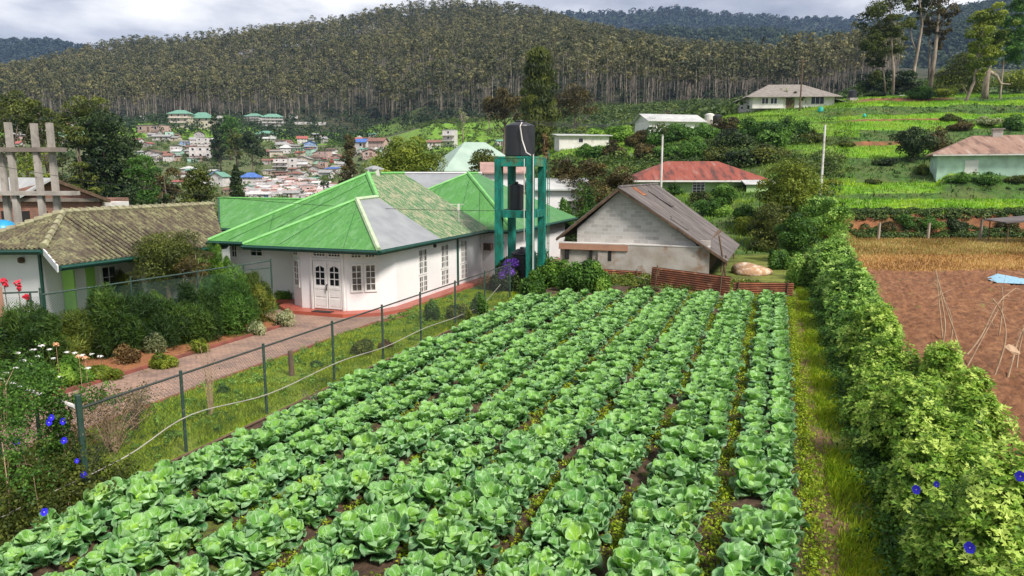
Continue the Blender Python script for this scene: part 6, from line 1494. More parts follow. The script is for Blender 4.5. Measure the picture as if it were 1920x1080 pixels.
def wblades(name, poly, n, h, w_, mat, seed, label):
    rng = np.random.default_rng(seed); (x0, x1, y0, y1), f = poly
    X = rng.uniform(x0, x1, n); Y = rng.uniform(y0, y1, n); k = f(X, Y); X, Y = X[k], Y[k]; n = len(X); Z = H(X, Y)
    d = rng.uniform(0, 6.28, n); hh = h * rng.uniform(.4, 1.3, n); ww = w_ * rng.uniform(.6, 1.4, n); px_, py_ = -np.sin(d) * ww, np.cos(d) * ww
    V = np.zeros((n, 4, 3)); ln = hh * rng.uniform(0, .7, n)
    V[:, 0] = np.stack([X - px_, Y - py_, Z], 1); V[:, 1] = np.stack([X + px_, Y + py_, Z], 1)
    V[:, 2] = np.stack([X + px_ * .5 + np.cos(d) * ln * .5, Y + py_ * .5 + np.sin(d) * ln * .5, Z + hh * .7], 1); V[:, 3] = np.stack([X + np.cos(d) * ln, Y + np.sin(d) * ln, Z + hh], 1)
    T = np.repeat(np.clip(.5 + .35 * _hash_noise(X, Y, .5) + rng.uniform(-.2, .2, n), 0, 1), 4)
    tag(npmesh(name, V.reshape(-1, 3), np.arange(n * 4).reshape(n, 4), mat, tint=T), label, 'grass', kind='stuff')
wblades('dry_grass', ((10, 50, 37, 65.5), lambda x, y: (x > .30 * y + 4 + (y - 37) * .25) & (y > tl[0][1] + .3)), 80000, .17, .022, LM['drygrass'], 46, 'straw coloured dry grass beyond the ploughed field')
wblades('terrace_grass', ((26, 140, 66, 178), lambda x, y: (x > .44 * y) & (x < .80 * y) & (H(x, y, True)[1][:, 1] > .15)), 150000, .28, .07, LM['terr'], 47, 'bright green grass on the right hand terraces')
wblades('bank_grass', ((26, 140, 66, 178), lambda x, y: (x > .44 * y) & (x < .80 * y) & (H(x, y, True)[1][:, 1] <= .15) & (H(x, y, True)[1][:, 0] < .1)), 45000, .30, .08, LM['green'], 52, 'darker green grass covering the banks of the terraces')
wblades('slope_grass', ((4, 70, 52, 160), lambda x, y: (x < .46 * y) & (x > .05 * y) & (y > 46)), 50000, .35, .06, LM['grass'], 48, 'green grass on the slope behind the block shed')
rng = np.random.default_rng(97); n = 420; a = rng.uniform(-11, -.5, n); b = rng.uniform(36.3, 40.6, n); k = (b < 40.2) & ((a < -6.2) | (b < 36.9) | (b > 38)); a, b = a[k], b[k]; n = len(a)
V, Fc, T = clumps(rng, np.stack([a * CU + b * SU, -a * SU + b * CU, np.full(n, .08)], 1), np.full(n, .26) * rng.uniform(.4, 1.3, n), 40, .12, .06, up=.8, jit=.9)
tag(npmesh('weeds', V, Fc, LM['weedy'], tint=T), 'tangled weeds on the strip between the cabbages and the block shed', 'weeds', kind='stuff')
# ---------------------------------------------------------------- wire fences
m_post = plain('green_fence_post', (.012, .045, .032), (.03, .06, .045), scale=9, rough=.6, c3=(.12, .12, .10), s3=11, f3=(.62, .7))
m_wire = plain('fence_wire', (.025, .035, .03), (.045, .05, .045), scale=5, rough=.6)
m_wire2 = plain('green_fence_wire', (.01, .06, .045), (.015, .08, .06), scale=5, rough=.5)
def netting(m, P, Q, h, cell=.075, r=.0022):
    P = Vector(P); Q = Vector(Q); d = Q - P; L = d.length; d.normalize(); nn = Vector((d.y, -d.x, 0)) * r
    n = int((L + h) / cell)
    for s in (1, -1):
        for k in range(n):
            x0 = k * cell - (h if s == 1 else 0); x1 = x0 + s * h; z0, z1 = 0.03, h
            if s == -1: x0, x1 = k * cell, k * cell - h
            ax, az, bx_, bz = x0, z0, x1, z1
            if ax < 0: t_ = -ax / (bx_ - ax); ax, az = 0, az + (bz - az) * t_
            if bx_ < 0: t_ = (0 - ax) / (bx_ - ax); bx_, bz = 0, az + (bz - az) * t_
            if ax > L: t_ = (L - ax) / (bx_ - ax); ax, az = L, az + (bz - az) * t_
            if bx_ > L: t_ = (L - ax) / (bx_ - ax); bx_, bz = L, az + (bz - az) * t_
            if abs(bx_ - ax) < .01 or max(ax, bx_) > L + .001: continue
            A = P + d * ax + Vector((0, 0, az)); B = P + d * bx_ + Vector((0, 0, bz)); w = (B - A).normalized().cross(nn.normalized()) * r; off = nn * s
            i = [m.av(e + o) for e in (A, B) for o in (off + w, off - w, -nn * 1.2 * 0 - w * 0 + nn * (s * 2))]
            for q in ((0, 1, 4, 3), (1, 2, 5, 4), (2, 0, 3, 5)): m.f.append([i[j] for j in q]); m.m.append(0)
fence = thing('fence', F(-11.42, 18, 0), 'dark green chain link fence with pipe posts along the left edge of the cabbage field', 'fence')
PB = [8.9, 11.24, 13.82, 16.7, 19.41, 22.0, 24.9, 27.9, 31.0]
for b in PB:
    m = MB(); r_ = .035 if b > 9 else .055; m.tube([F(-11.42, b, -.1), F(-11.42, b, 1.78 if b > 9 else 1.95)], r_, 8); m.build('post', m_post, fence)
m = MB(); m.tube([F(-11.42, b, 1.70) for b in PB], .024, 6); m.build('rail', m_wire, fence)
m = MB(); netting(m, F(-11.40, 8.9, 0), F(-11.40, 31, 0), 1.68, .085, .0023); m.build('netting', m_wire, fence)
f1 = thing('fence', F(-12.5, 8.6, 0), 'chain link fence end with a pale top rail at the bottom left', 'fence')
pts = [PZ(-60, 690, 1.75), F(-11.5, 8.9, 1.72)]
m = MB(); m.tube([Vector((pts[0][0], pts[0][1], 1.75)), Vector(pts[1])], .04, 7); m.build('rail', m_white2, f1)
q0 = Vector((pts[0][0], pts[0][1], 0)); q1 = Vector((pts[1][0], pts[1][1], 0))
for f_ in (.25, .66): m = MB(); b = q0 + (q1 - q0) * f_; m.tube([b, b + Vector((0, 0, 1.75))], .035, 7); m.build('post', m_post, f1)
m = MB(); netting(m, q0, q1, 1.7, .085, .0028); m.build('netting', m_wire, f1)
f2 = thing('fence', (-12.5, 26, 0), 'green chain link fence running in front of the two white houses behind the shrubs', 'fence')
A2 = Vector((-15.06, 22.69, 0)); B2 = Vector((-10.06, 29.83, 0)); C2 = Vector((-22, 21.2, 0))
for f_ in (0, .33, .62, .85, 1.0):
    m = MB(); b = A2 + (B2 - A2) * f_; m.tube([b, b + Vector((0, 0, 2.22 if f_ < 1 else 2.32))], .045 if f_ in (0,) else .032, 7); m.build('post', m_post, f2)
m = MB(); m.tube([A2 + Vector((0, 0, 2.0)), A2 + (B2 - A2) * .5 + Vector((0, 0, 2.12)), B2 + Vector((0, 0, 2.25))], .03, 6); m.tube([A2 + (B2 - A2) * .8 + Vector((0, 0, 2.0)), B2 + Vector((0, 0, 1.95))], .02, 6); m.build('rail', m_post, f2)
m = MB(); netting(m, A2, B2, 1.98, .085, .003); m.build('netting', m_wire2, f2)
m = MB(); m.tube([C2 + Vector((0, 0, 2.05)), A2 + Vector((-.15, .1, 2.08))], .03, 6); m.build('rail', m_post, f2)
m = MB(); m.tube([A2 + Vector((-.3, -.05, 0)), A2 + Vector((-.3, -.05, 2.1))], .03, 6); m.build('post', m_post, f2)
m = MB(); netting(m, C2, A2, 1.95, .085, .003); m.build('netting', m_wire2, f2)
m = MB(); P = PD(3, 600, 22.4); m.box(P[0] - .14, P[0] + .06, 22.3, 22.5, 0, PD(3, 538, 22.4)[2]); m.build('end_pillar', m_terra, f2)
hose = MB(); hp = [F(-11.3, 5.0, .25), F(-11.28, 7.6, .45), F(-11.25, 9.6, .55), F(-11.3, 11.3, .82), F(-11.3, 13.8, .55), F(-11.3, 16.8, .60), F(-11.3, 19.4, .45), F(-11.3, 22.0, .5), F(-11.4, 25, .35), F(-11.6, 28, .30), F(-11.5, 30, .9)]
def smooth(pts, k=6):
    P = [Vector(p) for p in pts]; out = []
    for i in range(len(P) - 1):
        a, b, c, d = P[max(i - 1, 0)], P[i], P[i + 1], P[min(i + 2, len(P) - 1)]
        for j in range(k):
            t = j / k; out.append(.5 * ((2 * b) + (c - a) * t + (2 * a - 5 * b + 4 * c - d) * t * t + (3 * b - a - 3 * c + d) * t ** 3))
    return out + [P[-1]]
hose.tube(smooth(hp), .012, 6); tag(hose.build('hose', plain('hose_plastic', (.42, .39, .34), (.30, .27, .23), scale=3, rough=.6), smooth=True), 'pale water hose slung along the wire fence beside the cabbages', 'hose')
hb = MB(); hb.tube(smooth([F(-11.2, 6, .05), F(-11.15, 10, .10), F(-11.2, 13, .06), F(-11.15, 18, .10), F(-11.2, 24, .06), F(-11.2, 29, .05)]), .03, 6); tag(hb.build('pole', m_wood), 'long thin dark pole lying along the foot of the wire fence', 'pole')
m = MB(); m.tube([F(-13.0, 16.9, 0), F(-13.02, 16.9, .75)], [.09, .07], 8); tag(m.build('tree_stump', m_wood), 'short brown wooden stump post in the grass strip', 'stump')
# ---------------------------------------------------------------- the leafy hedge on the right
def rosettes(P, A, rng, k=7, L=.12, W=.045, tint=.6, lobed=True):
    n = len(P); A = unit(A); T0 = unit(np.cross(A, rng.normal(size=(n, 3)))); B0 = np.cross(A, T0)
    out = []
    for i in range(k):
        an = 2 * math.pi * i / k + rng.uniform(-.3, .3, n); el = rng.uniform(-.25, .75, n)
        D = unit((T0 * np.cos(an)[:, None] + B0 * np.sin(an)[:, None]) * np.cos(el)[:, None] + A * np.sin(el)[:, None]); D[:, 2] -= .12; D = unit(D)
        N = unit(A - D * np.sum(A * D, 1)[:, None] + rng.normal(size=(n, 3)) * .2)
        l = L * rng.uniform(.7, 1.25, n)
        out.append(leaves(P + D * (l * .55)[:, None], N, l, W, rng, tint, D=D))
        if lobed:
            S = np.cross(N, D)
            for s in (1, -1):
                D2 = unit(D * .75 + S * s * .75); out.append(leaves(P + D * (l * .5)[:, None] + D2 * (l * .22)[:, None], N, l * .5, W * .75, rng, tint, D=D2))
    return cat(out)
def hedge_plant(a, b, ra, rb, h, label, seed, nros, L=.12, mat='hedge', lob=True, group='leafy hedge plants between the fields', W=.045):
    rng = np.random.default_rng(seed); C0 = np.array(F(a, b, 0)); t = thing('hedge_plant', tuple(C0), label, 'hedge', group)
    nb = 16; d = rng.normal(size=(nb, 3)); d[:, 2] = np.abs(d[:, 2]) * 1.1; d /= np.linalg.norm(d, axis=1, keepdims=True)
    bc = d * np.array([ra, rb, h]) * .62; bc[:, 2] = np.maximum(bc[:, 2], h * .25); br_ = rng.uniform(.3, .52, nb)
    def rot(v): return np.stack([v[:, 0] * CU + v[:, 1] * SU, -v[:, 0] * SU + v[:, 1] * CU, v[:, 2]], 1)
    i = rng.integers(0, nb, nros); e = rng.normal(size=(nros, 3)); e[:, 2] += .45; e /= np.linalg.norm(e, axis=1, keepdims=True)
    P = bc[i] + e * br_[i][:, None] * np.array([ra, rb, h * .75]) * rng.uniform(.7, 1.05, (nros, 1)); P[:, 2] = np.maximum(P[:, 2], .06)
    A = e + np.array([0, 0, .7]) + rng.normal(size=(nros, 3)) * .25
    hi = np.clip(P[:, 2] / h, 0, 1); tn = np.clip(.18 + .62 * rng.uniform(0, 1, nros) ** 1.2 + .2 * rng.uniform(-1, 1, nb)[i] + .1, 0, 1)  # wide tint spread paints shaded hollows into the leaf colour
    V, Fc, T = rosettes(rot(P) + C0, rot(A), rng, 6 if lob else 7, L, W, tn, lob)
    # inner leaves, shade of the hedge interior put into their darker tint
    n2 = nros * 5; i = rng.integers(0, nb, n2); e = rng.normal(size=(n2, 3)); e /= np.linalg.norm(e, axis=1, keepdims=True)
    Pi = bc[i] + e * br_[i][:, None] * np.array([ra, rb, h * .75]) * rng.uniform(.2, .9, (n2, 1)); Pi[:, 2] = np.maximum(Pi[:, 2], .04)
    V2, F2, T2 = leaves(rot(Pi) + C0, rot(e) + rng.normal(size=(n2, 3)) * .5, L, L * .5, rng, .25)
    V = np.concatenate([V, V2]); Fc = np.concatenate([Fc, F2 + len(V) - len(V2)]); T = np.concatenate([T, T2])
    npmesh('foliage', V, Fc, LM[mat], t, tint=T)
    m = MB(); cw = Vector(C0)
    for k in range(9):
        q = Vector(rot(bc[k:k+1])[0]); m.tube([cw + Vector((q.x * .2, q.y * .2, -.05)), cw + Vector((q.x * .6, q.y * .6, q.z * .6)), cw + q], [.022, .016, .008], 5)
    m.build('stem', m_bark, t)
    return t
HP = [(3.0, 8.6, 1.1, 1.1, 2.0), (4.6, 9.3, 1.1, 1.0, 1.8), (6.3, 9.0, 1.2, 1.1, 1.7), (3.0, 10.7, 1.1, 1.2, 2.1), (4.7, 11.2, 1.1, 1.2, 1.75), (6.2, 11.0, 1.2, 1.1, 1.6), (7.6, 10.6, 1.2, 1.2, 1.7), (2.9, 12.9, 1.15, 1.3, 2.0), (4.7, 13.4, 1.2, 1.2, 1.6), (6.4, 13.4, 1.2, 1.2, 1.5), (8.2, 13.0, 1.2, 1.2, 1.4),
      (2.9, 15.2, 1.2, 1.4, 2.1), (2.9, 17.7, 1.2, 1.4, 1.9), (4.0, 16.6, .8, 1.0, 1.7), (2.9, 20.2, 1.05, 1.5, 2.15), (3.9, 19.4, .7, .9, 1.8), (2.95, 23.0, 1.05, 1.6, 2.0), (3.0, 26.0, 1.05, 1.7, 2.3), (3.0, 29.2, 1.1, 1.8, 2.5), (3.0, 32.5, 1.1, 1.8, 2.35), (3.0, 35.8, 1.15, 1.9, 2.6), (2.9, 39.2, 1.25, 2.0, 2.8), (2.8, 42.8, 1.4, 2.1, 3.0)]
idx = 0
hs = sorted(HP, key=lambda q: (0 if q[0] > 3.5 and q[1] < 14.5 else 1, q[1] if q[0] <= 3.5 or q[1] > 14.5 else q[1] * 10 + q[0]))
HL = ['lobed leaf hedge plant, %s in the wide near thicket counting from the camera', 'hedge plant, %s from the near end of the line beside the footpath']
k0 = k1 = 0
vh = [1.12, .9, 1.18, .86, 1.0, 1.15, .88]
for iq, q in enumerate(hs):
    q = (q[0], q[1], q[2] * (1.05 if iq % 2 else .92), q[3] * .86, q[4] * vh[iq % 7])
    wide = q[0] > 3.5 and q[1] < 14.5
    if wide: lab = HL[0] % ordn(k0); k0 += 1
    else: lab = HL[1] % ordn(k1); k1 += 1
    D_ = math.hypot(*F(q[0], q[1])[:2]); nr = int(np.clip(2100 * (11 / D_) ** .6, 900, 2100)); Lf = .11 if D_ < 17 else .11 + (D_ - 17) * .003
    hedge_plant(q[0], q[1], q[2], q[3], q[4], lab, 700 + idx, nr, Lf, 'hedge' if D_ < 24 else 'hedge2', D_ < 24, W=.036 if D_ < 24 else .06 + (D_ - 24) * .001); idx += 1
# dark ground cover under the hedge
rng = np.random.default_rng(90); n = 1700; a = 2.1 + rng.normal(size=n) * .2; b = rng.uniform(8, 44, n); X = a * CU + b * SU; Y = -a * SU + b * CU
V, Fc, T = clumps(rng, np.stack([X, Y, np.full(n, .12)], 1), np.full(n, .2), 22, .07, .045, up=.8); T *= .9
tag(npmesh('undergrowth', V, Fc, LM['green'], tint=T), 'low dark green growth at the foot of the hedge beside the grass', 'undergrowth', kind='stuff')
# blue morning glory flowers
m_blue = plain('blue_petals', (.015, .015, .62), (.05, .03, .75), scale=30, rough=.5)
m_star = plain('flower_throat', (.55, .35, .75), (.7, .6, .85), scale=30)
def flower(P, d, r, label, mat=m_blue, group='blue morning glory flowers'):
    t = thing('flower', tuple(P), label, 'flower', group); d = Vector(d).normalized(); u = d.cross(Vector((0, 0, 1))).normalized(); v_ = u.cross(d)
    m = MB(); n = 15; P = Vector(P)
    c0 = m.av(P - d * r * .5); r1 = [m.av(P - d * r * .12 + (u * math.cos(6.283*i/n) + v_ * math.sin(6.283*i/n)) * r * .35) for i in range(n)]
    r2 = [m.av(P + (u * math.cos(6.283*i/n) + v_ * math.sin(6.283*i/n)) * r * (1 + .07 * math.cos(5 * 6.283 * i / n))) for i in range(n)]
    for i in range(n):
        j = (i + 1) % n; m.f.append([c0, r1[i], r1[j]]); m.m.append(0); m.f.append([r1[i], r2[i], r2[j], r1[j]]); m.m.append(0)
    m.build('petals', mat, t)
    m = MB(); m.tube([P - d * r * .4, P - d * r * .05], [r * .05, r * .16], 6); m.build('throat', m_star, t)
for px, py, Y, lab in ((1718, 918, 9.1, 'blue flower in the middle of the near hedge thicket'), (1756, 908, 9.6, 'small half hidden blue flower just right of the middle one in the hedge'), (1913, 893, 7.9, 'blue flower at the right edge of the picture'), (1818, 1027, 7.2, 'lowest blue flower in the near hedge, close to the bottom edge'),
                       (96, 783, 12.2, 'upper blue flower on the vine covered fence post'), (92, 792, 12.15, 'blue flower touching the upper one on the fence post'), (118, 790, 12.15, 'blue flower right beside the fence post top pair'), (31, 828, 11.4, 'blue flower on the vine left of the fence post'), (120, 826, 12.1, 'blue flower below the pair on the vine covered post'), (157, 890, 12.0, 'blue flower right of the vine covered post near its foot'), (83, 960, 10.6, 'lowest blue flower at the foot of the vine, near the cabbages'), (144, 864, 12.1, 'small violet flower between the post and the hose')):
    P = PD(px, py, Y); flower(P, (-P[0] * .4, -1, .5), .062 if 'small' not in lab else .045, lab)
# ---------------------------------------------------------------- creeper and dead shrubs on the near left fence
def creeper(label, pts, n, L, mat, seed, r, name='creeper', per=16):
    rng = np.random.default_rng(seed); t = thing(name, tuple(pts[0]), label, 'creeper')
    P = np.array([pts[i] for i in rng.integers(0, len(pts), n)]) + rng.normal(size=(n, 3)) * np.array([r, r * .6, r]); P[:, 2] = np.abs(P[:, 2]) + .02
    V, Fc, T = clumps(rng, P, np.full(n, .11), per, L, L * .75, jit=.9); npmesh('foliage', V, Fc, LM[mat], t, tint=T)
    m = MB()
    for k in range(10):
        a = Vector(P[rng.integers(0, n)]); b = Vector(P[rng.integers(0, n)])
        if (a - b).length < 1.6: m.tube([Vector((a.x, a.y, a.z * .2)), (a + b) / 2, b], .006, 4, False)
    m.build('stem', m_twig, t)
post = [PZ(118 + 0 * k, 925, 0) for k in range(1)][0]
cp = [(post[0] + dx, post[1] + dy, z) for dx, dy, z in [(0, 0, z) for z in np.linspace(.1, 2.0, 12)] + [(-.5, -.4, 1.6), (-.7, -.5, 1.4), (-1.1, -.6, 1.5), (-.9, -.5, 1.1), (.3, .3, 1.7), (.5, .6, 1.65), (-.3, -.2, 1.75)]]
creeper('leafy creeper smothering the near left fence post', cp, 420, .055, 'green', 801, .13)
c2_ = [tuple(Vector(PD(px, py, Y))) for px, py, Y in [(30, 760, 11.6), (20, 800, 11.2), (60, 745, 12), (35, 850, 11), (30, 900, 10.6), (60, 700, 12.6), (10, 720, 12.0)]]
creeper('thin creeper on the pale railed fence end at the left edge', c2_, 260, .05, 'green', 802, .24)
c3_ = [PZ(px, py, z) for px, py, z in [(40, 960, .2), (80, 940, .3), (20, 1000, .2), (150, 920, .2), (60, 900, .3), (200, 905, .15), (10, 940, .4), (120, 960, .1)]]
creeper('dark weedy tangle at the bottom left between fence and cabbages', c3_, 800, .06, 'olive', 803, .40)
def deadshrub(P, h, r, label, seed, n=26, mat='dry', leafn=500, name='dead_shrub'):
    rng = np.random.default_rng(seed); t = thing(name, tuple(P), label, 'shrub'); P = Vector(P); m = MB(); tips = []
    for k in range(n):
        a = rng.uniform(0, 6.28); q = rng.uniform(.2, 1) * r; e = P + Vector((math.cos(a) * q, math.sin(a) * q, h * rng.uniform(.5, 1)))
        mid = P + Vector((math.cos(a) * q * .35, math.sin(a) * q * .35, (e.z - P.z) * .55)); m.tube([P + Vector((math.cos(a) * .04, math.sin(a) * .04, 0)), mid, e], [.014, .009, .004], 5, False)
        for j in range(3):
            f = rng.uniform(.2, 1); s = mid + (e - mid) * f; e2 = s + Vector(rng.normal(size=3)) * r * .3; m.tube([s, e2], [.005, .002], 4, False); tips.append(e2)
        tips.append(e)
    m.build('stem', m_twig if mat == 'dry' else m_bark, t)
    if leafn:
        tp = np.array([tips[i] for i in rng.integers(0, len(tips), leafn)]) + rng.normal(size=(leafn, 3)) * .07
        V, Fc, T = leaves(tp, rng.normal(size=(leafn, 3)) + [0, 0, .5], .055, .03, rng, .5); npmesh('foliage', V, Fc, LM[mat], t, tint=T)
    return t
deadshrub(PZ(215, 850, 0), 1.3, .8, 'brown half dead shrub behind the fence right of the creeper post', 811, 34, 'dry', 1500)
deadshrub(PZ(120, 870, 0), 1.1, .7, 'brown half dead shrub left of the other, behind the creeper post', 812, 26, 'dry', 1000)
deadshrub(PZ(255, 810, 0), 1.0, .7, 'greenish twiggy shrub at the driveway edge behind the brown shrubs', 813, 22, 'olive', 900)
deadshrub(PZ(396, 780, 0), 2.0, .22, 'tall thin bare dark stems standing in the grass strip', 814, 9, 'dry', 30)
deadshrub(PZ(590, 770, 0), .7, .3, 'small twiggy bush at the fence foot, second gap from the near end', 815, 9, 'olive', 120)
# ---------------------------------------------------------------- garden plants left of the driveway
def fsh(px, py, Y, wpx, hpx, mat, lab, n=330, ncl=18, leaf=.10, lw=.4, **k):
    P = PZ(px, py, 0) if Y is None else G(px, py, Y); r = wd(wpx, P[1]) / 2; hh = wd(hpx, P[1]) * 1.05
    return shrub((P[0], P[1], 0), r, r * .8, hh, lab, mat, seed=900 + px, n=n, ncl=ncl, leaf=leaf, lw=lw, **k)
LM['feather'] = leafmat('feathery_leaves', (.010, .03, .006), (.035, .085, .012), (.13, .22, .03), trans=.3)
for q in [(60, 690, None, 150, 110, 'feather', 'wide feathery bush at the left edge behind the green fence'), (150, 672, None, 120, 84, 'weedy', 'lighter weedy bush behind the green fence, second from left'), (215, 668, None, 110, 118, 'feather', 'feathery bush in the middle of the fence line of bushes'),
          (290, 650, None, 130, 90, 'feather', 'dark feathery bush below the small round garden tree'), (365, 640, None, 100, 110, 'feather', 'very dark feathery bush right of the garden tree trunk'), (430, 625, None, 110, 112, 'green', 'tall feathery bush near the right end of the green fence'), (475, 606, None, 76, 90, 'weedy', 'last feathery bush beside the end post of the green fence'),
          (165, 582, None, 80, 74, 'olive', 'reddish tipped conifer bush before the light green door'), (240, 586, None, 50, 74, 'olive', 'thin young conifer right of the reddish tipped bush'), (400, 566, None, 80, 90, 'bright', 'bright yellow green feathery bush right of the garden tree')]:
    q = list(q); q[3] *= 1.2; q[4] *= 1.22; fsh(*q, n=640, ncl=36, leaf=.20, lw=.10, jit=1.0, cr=.38, spiky=.35)
tp = PZ(322, 585, 0); tree((tp[0], tp[1], 0), 3.75, 1.45, 'small round garden tree with golden green top in front of the tiled house', 'olive', seed=951, clear=.2, ncl=34, n=330, leaf=.12, lw=.3, trunk=.11)
tp = PZ(372, 590, 0); tree((tp[0], tp[1], 0), 2.9, .8, 'brownish twiggy small tree right behind the round garden tree', 'brown', seed=952, clear=.4, ncl=12, n=130, leaf=.12, lw=.3, trunk=.05, bark=m_barkp)
for q in [(536, 566, None, 50, 26, 'bright', 'spiky yellow green aloe clump against the white wall left of the door', dict(leaf=.3, lw=.14, n=60, ncl=8)), (480, 628, None, 44, 36, 'pale', 'white leaved variegated shrub at the flower bed', dict(leaf=.09)), (536, 612, None, 46, 44, 'pale', 'cream leaved rose bush near the corner of the driveway', dict(leaf=.08, n=120)),
          (290, 662, None, 50, 52, 'pale', 'pale variegated shrub with a domed top in the flower bed', dict(leaf=.08)), (238, 682, None, 50, 50, 'dry', 'pinkish leaved shrub left of the domed variegated shrub', dict(leaf=.09, n=90)), (305, 690, None, 60, 34, 'yellow', 'yellow green low shrub under the domed variegated one', dict(leaf=.09)),
          (375, 662, None, 46, 34, 'yellow', 'small yellow rose bush on the orange bed', dict(leaf=.08, n=80)), (430, 690, None, 0.1, 0.1, None, None, None),
          (130, 722, None, 90, 50, 'bright', 'yellow green leafy border plant left of the driveway', dict(leaf=.12)), (60, 730, None, 90, 66, 'green', 'green border plants with white flowers at the left edge', dict(leaf=.10)), (190, 712, None, 80, 36, 'yellow', 'yellow green border plant with orange blooms', dict(leaf=.1)), (20, 770, None, 70, 60, 'green', 'leafy border plant at the far left bottom by the driveway', dict(leaf=.1)),
          (680, 668, None, 60, 34, 'weedy', 'spreading green bush in the grass strip near the fence', dict(leaf=.07)), (722, 655, None, 36, 22, 'dry', 'greyish dead bush right of the spreading green bush', dict(leaf=.08, n=100)), (812, 602, None, 40, 50, 'green', 'leafy green bush in the grass near the tall windows', dict(leaf=.09)), (862, 600, None, 50, 40, 'weedy', 'green bush near the far end of the fence', dict(leaf=.09)), (900, 590, None, 40, 46, 'green', 'tall green bush beside the far end of the fence', dict(leaf=.09)),
          (595, 690, None, 30, 18, 'green', 'low leafy weed in the grass strip by the stump', dict(leaf=.07, n=80)), (420, 740, None, 40, 22, 'green', 'low leafy weed in the grass strip near the kerb', dict(leaf=.07, n=80)), (330, 820, None, 60, 14, 'bright', 'pale green weed at the foot of the second fence post', dict(leaf=.08, n=80)), (915, 545, None, 44, 44, 'dry', 'wilted pinkish creeper against the wall left of the tower leg', dict(leaf=.09, n=90))]:
    if q[5]: fsh(*q[:7], **q[7])
# flower heads
m_stemg = plain('green_stem', (.05, .12, .02), (.03, .08, .015), scale=5)
m_wfl = plain('white_petals', (.80, .80, .78), (.62, .64, .60), scale=20, rough=.7); m_ofl = plain('orange_petals', (.80, .36, .16), (.70, .45, .28), scale=20, rough=.7); m_rfl = plain('red_petals', (.72, .02, .05), (.5, .01, .03), scale=20, rough=.6)
FLW = [(10, 700), (30, 690), (44, 676), (56, 684), (70, 668), (86, 690), (28, 712), (95, 720), (112, 706), (126, 660), (62, 656), (100, 672), (140, 662), (154, 666), (78, 648), (34, 662), (106, 742), (50, 730), (18, 726), (165, 690), (188, 668), (172, 664), (92, 655), (140, 700)]
for i, (px, py) in enumerate(sorted(FLW)):
    P = PD(px, py, 18.0 + (i * 7 % 5) * .5); P = (P[0], P[1], max(P[2], .3)); t = thing('flower', P, 'flat white flower head, %s from the left in the bottom left border' % ordn(i), 'flower', 'white flower heads of the left border')
    rng = np.random.default_rng(i); V, Fc, T = clumps(rng, np.array([P]), np.array([[.09, .09, .025]]), 34, .04, .035, up=1.0, jit=.2); npmesh('petals', V, Fc, m_wfl, t, tint=T)
    m = MB(); m.tube([(P[0], P[1], 0), (P[0] + .02, P[1], P[2])], .006, 4, False); m.build('stem', m_stemg, t)
for i, (px, py, lab) in enumerate(((105, 646, 'orange flower head nearest the green fence post'), (148, 668, 'left of the two orange flower heads above the yellow plant'), (160, 672, 'right of the two orange flower heads above the yellow plant'))):
    P = PD(px, py, 19.0); t = thing('flower', P, lab, 'flower', 'orange flower heads of the left border'); rng = np.random.default_rng(50 + i)
    V, Fc, T = clumps(rng, np.array([P]), np.array([[.09, .09, .06]]), 40, .05, .04, up=.6, jit=.4); npmesh('petals', V, Fc, m_ofl, t, tint=T)
    m = MB(); m.tube([(P[0], P[1], 0), P], .006, 4, False); m.build('stem', m_twig, t)
for i, (px, py, hpx, lab) in enumerate(((7, 528, 14, 'red canna flower spike farthest left'), (33, 533, 17, 'tallest red canna flower spike beside the white wall'), (49, 556, 8, 'small pink red canna flower lowest of the three'))):
    P = PD(px, py, 23.2); t = thing('canna', (P[0], P[1], 0), lab, 'flower', 'red canna flowers by the white wall'); rng = np.random.default_rng(60 + i); s = wd(hpx, 23.2) / 2
    V, Fc, T = clumps(rng, np.array([P, (P[0] + .05, P[1], P[2] - s)]), np.array([[.1, .1, s], [.07, .07, s * .7]]), 30, .12, .07, jit=.8); npmesh('petals', V, Fc, m_rfl, t, tint=T)
    m = MB(); m.tube([(P[0], P[1], 0), (P[0] + .03, P[1], P[2] * .6), P], .015, 5, False); m.build('stem', m_bark, t)
    n = 14; V, Fc, T = leaves(np.stack([P[0] + rng.normal(size=n) * .25, P[1] + rng.normal(size=n) * .25, rng.uniform(.4, P[2] - .5, n)], 1), rng.normal(size=(n, 3)), .5, .16, rng, .4, D=np.tile([0, 0, 1.], (n, 1)) + rng.normal(size=(n, 3)) * .3); npmesh('leaf', V, Fc, LM['green'], t, tint=T)
# ---------------------------------------------------------------- dry stalks, nets, poles, wires
def stalks(label, segs, seed, name='dry_stalks'):
    t = thing(name, PZ(segs[0][0][0], segs[0][0][1], 0), label, 'dry stalks'); m = MB(); rng = np.random.default_rng(seed)
    for sg in segs:
        Y0 = PZ(sg[0][0], sg[0][1], 0)[1]; pts = []
        for k, q in enumerate(sg): P = PD(q[0], q[1], Y0 + .25 * k * (1 if seed % 2 else -1)); pts.append((P[0], P[1], max(P[2], 0.0)))
        m.tube(smooth(pts, 4), [.030 - .018 * k / (len(smooth(pts, 4)) - 1) for k in range(len(smooth(pts, 4)))], 5)
        for k in range(8):
            b = Vector(pts[-1]) + (Vector(pts[max(len(pts) - 2, 0)]) - Vector(pts[-1])) * rng.uniform(0, .9); m.tube([b, b + Vector(rng.normal(size=3)) * .22], [.008, .003], 4, False)
    m.build('stem', m_twig, t)
stalks('left tripod of dry bean stalks on the ploughed field', [[(1755, 690), (1772, 620), (1765, 560), (1755, 508)], [(1812, 708), (1795, 640), (1772, 570), (1753, 505)], [(1768, 640), (1762, 580), (1756, 515)], [(1780, 660), (1785, 600), (1760, 540)]], 1)
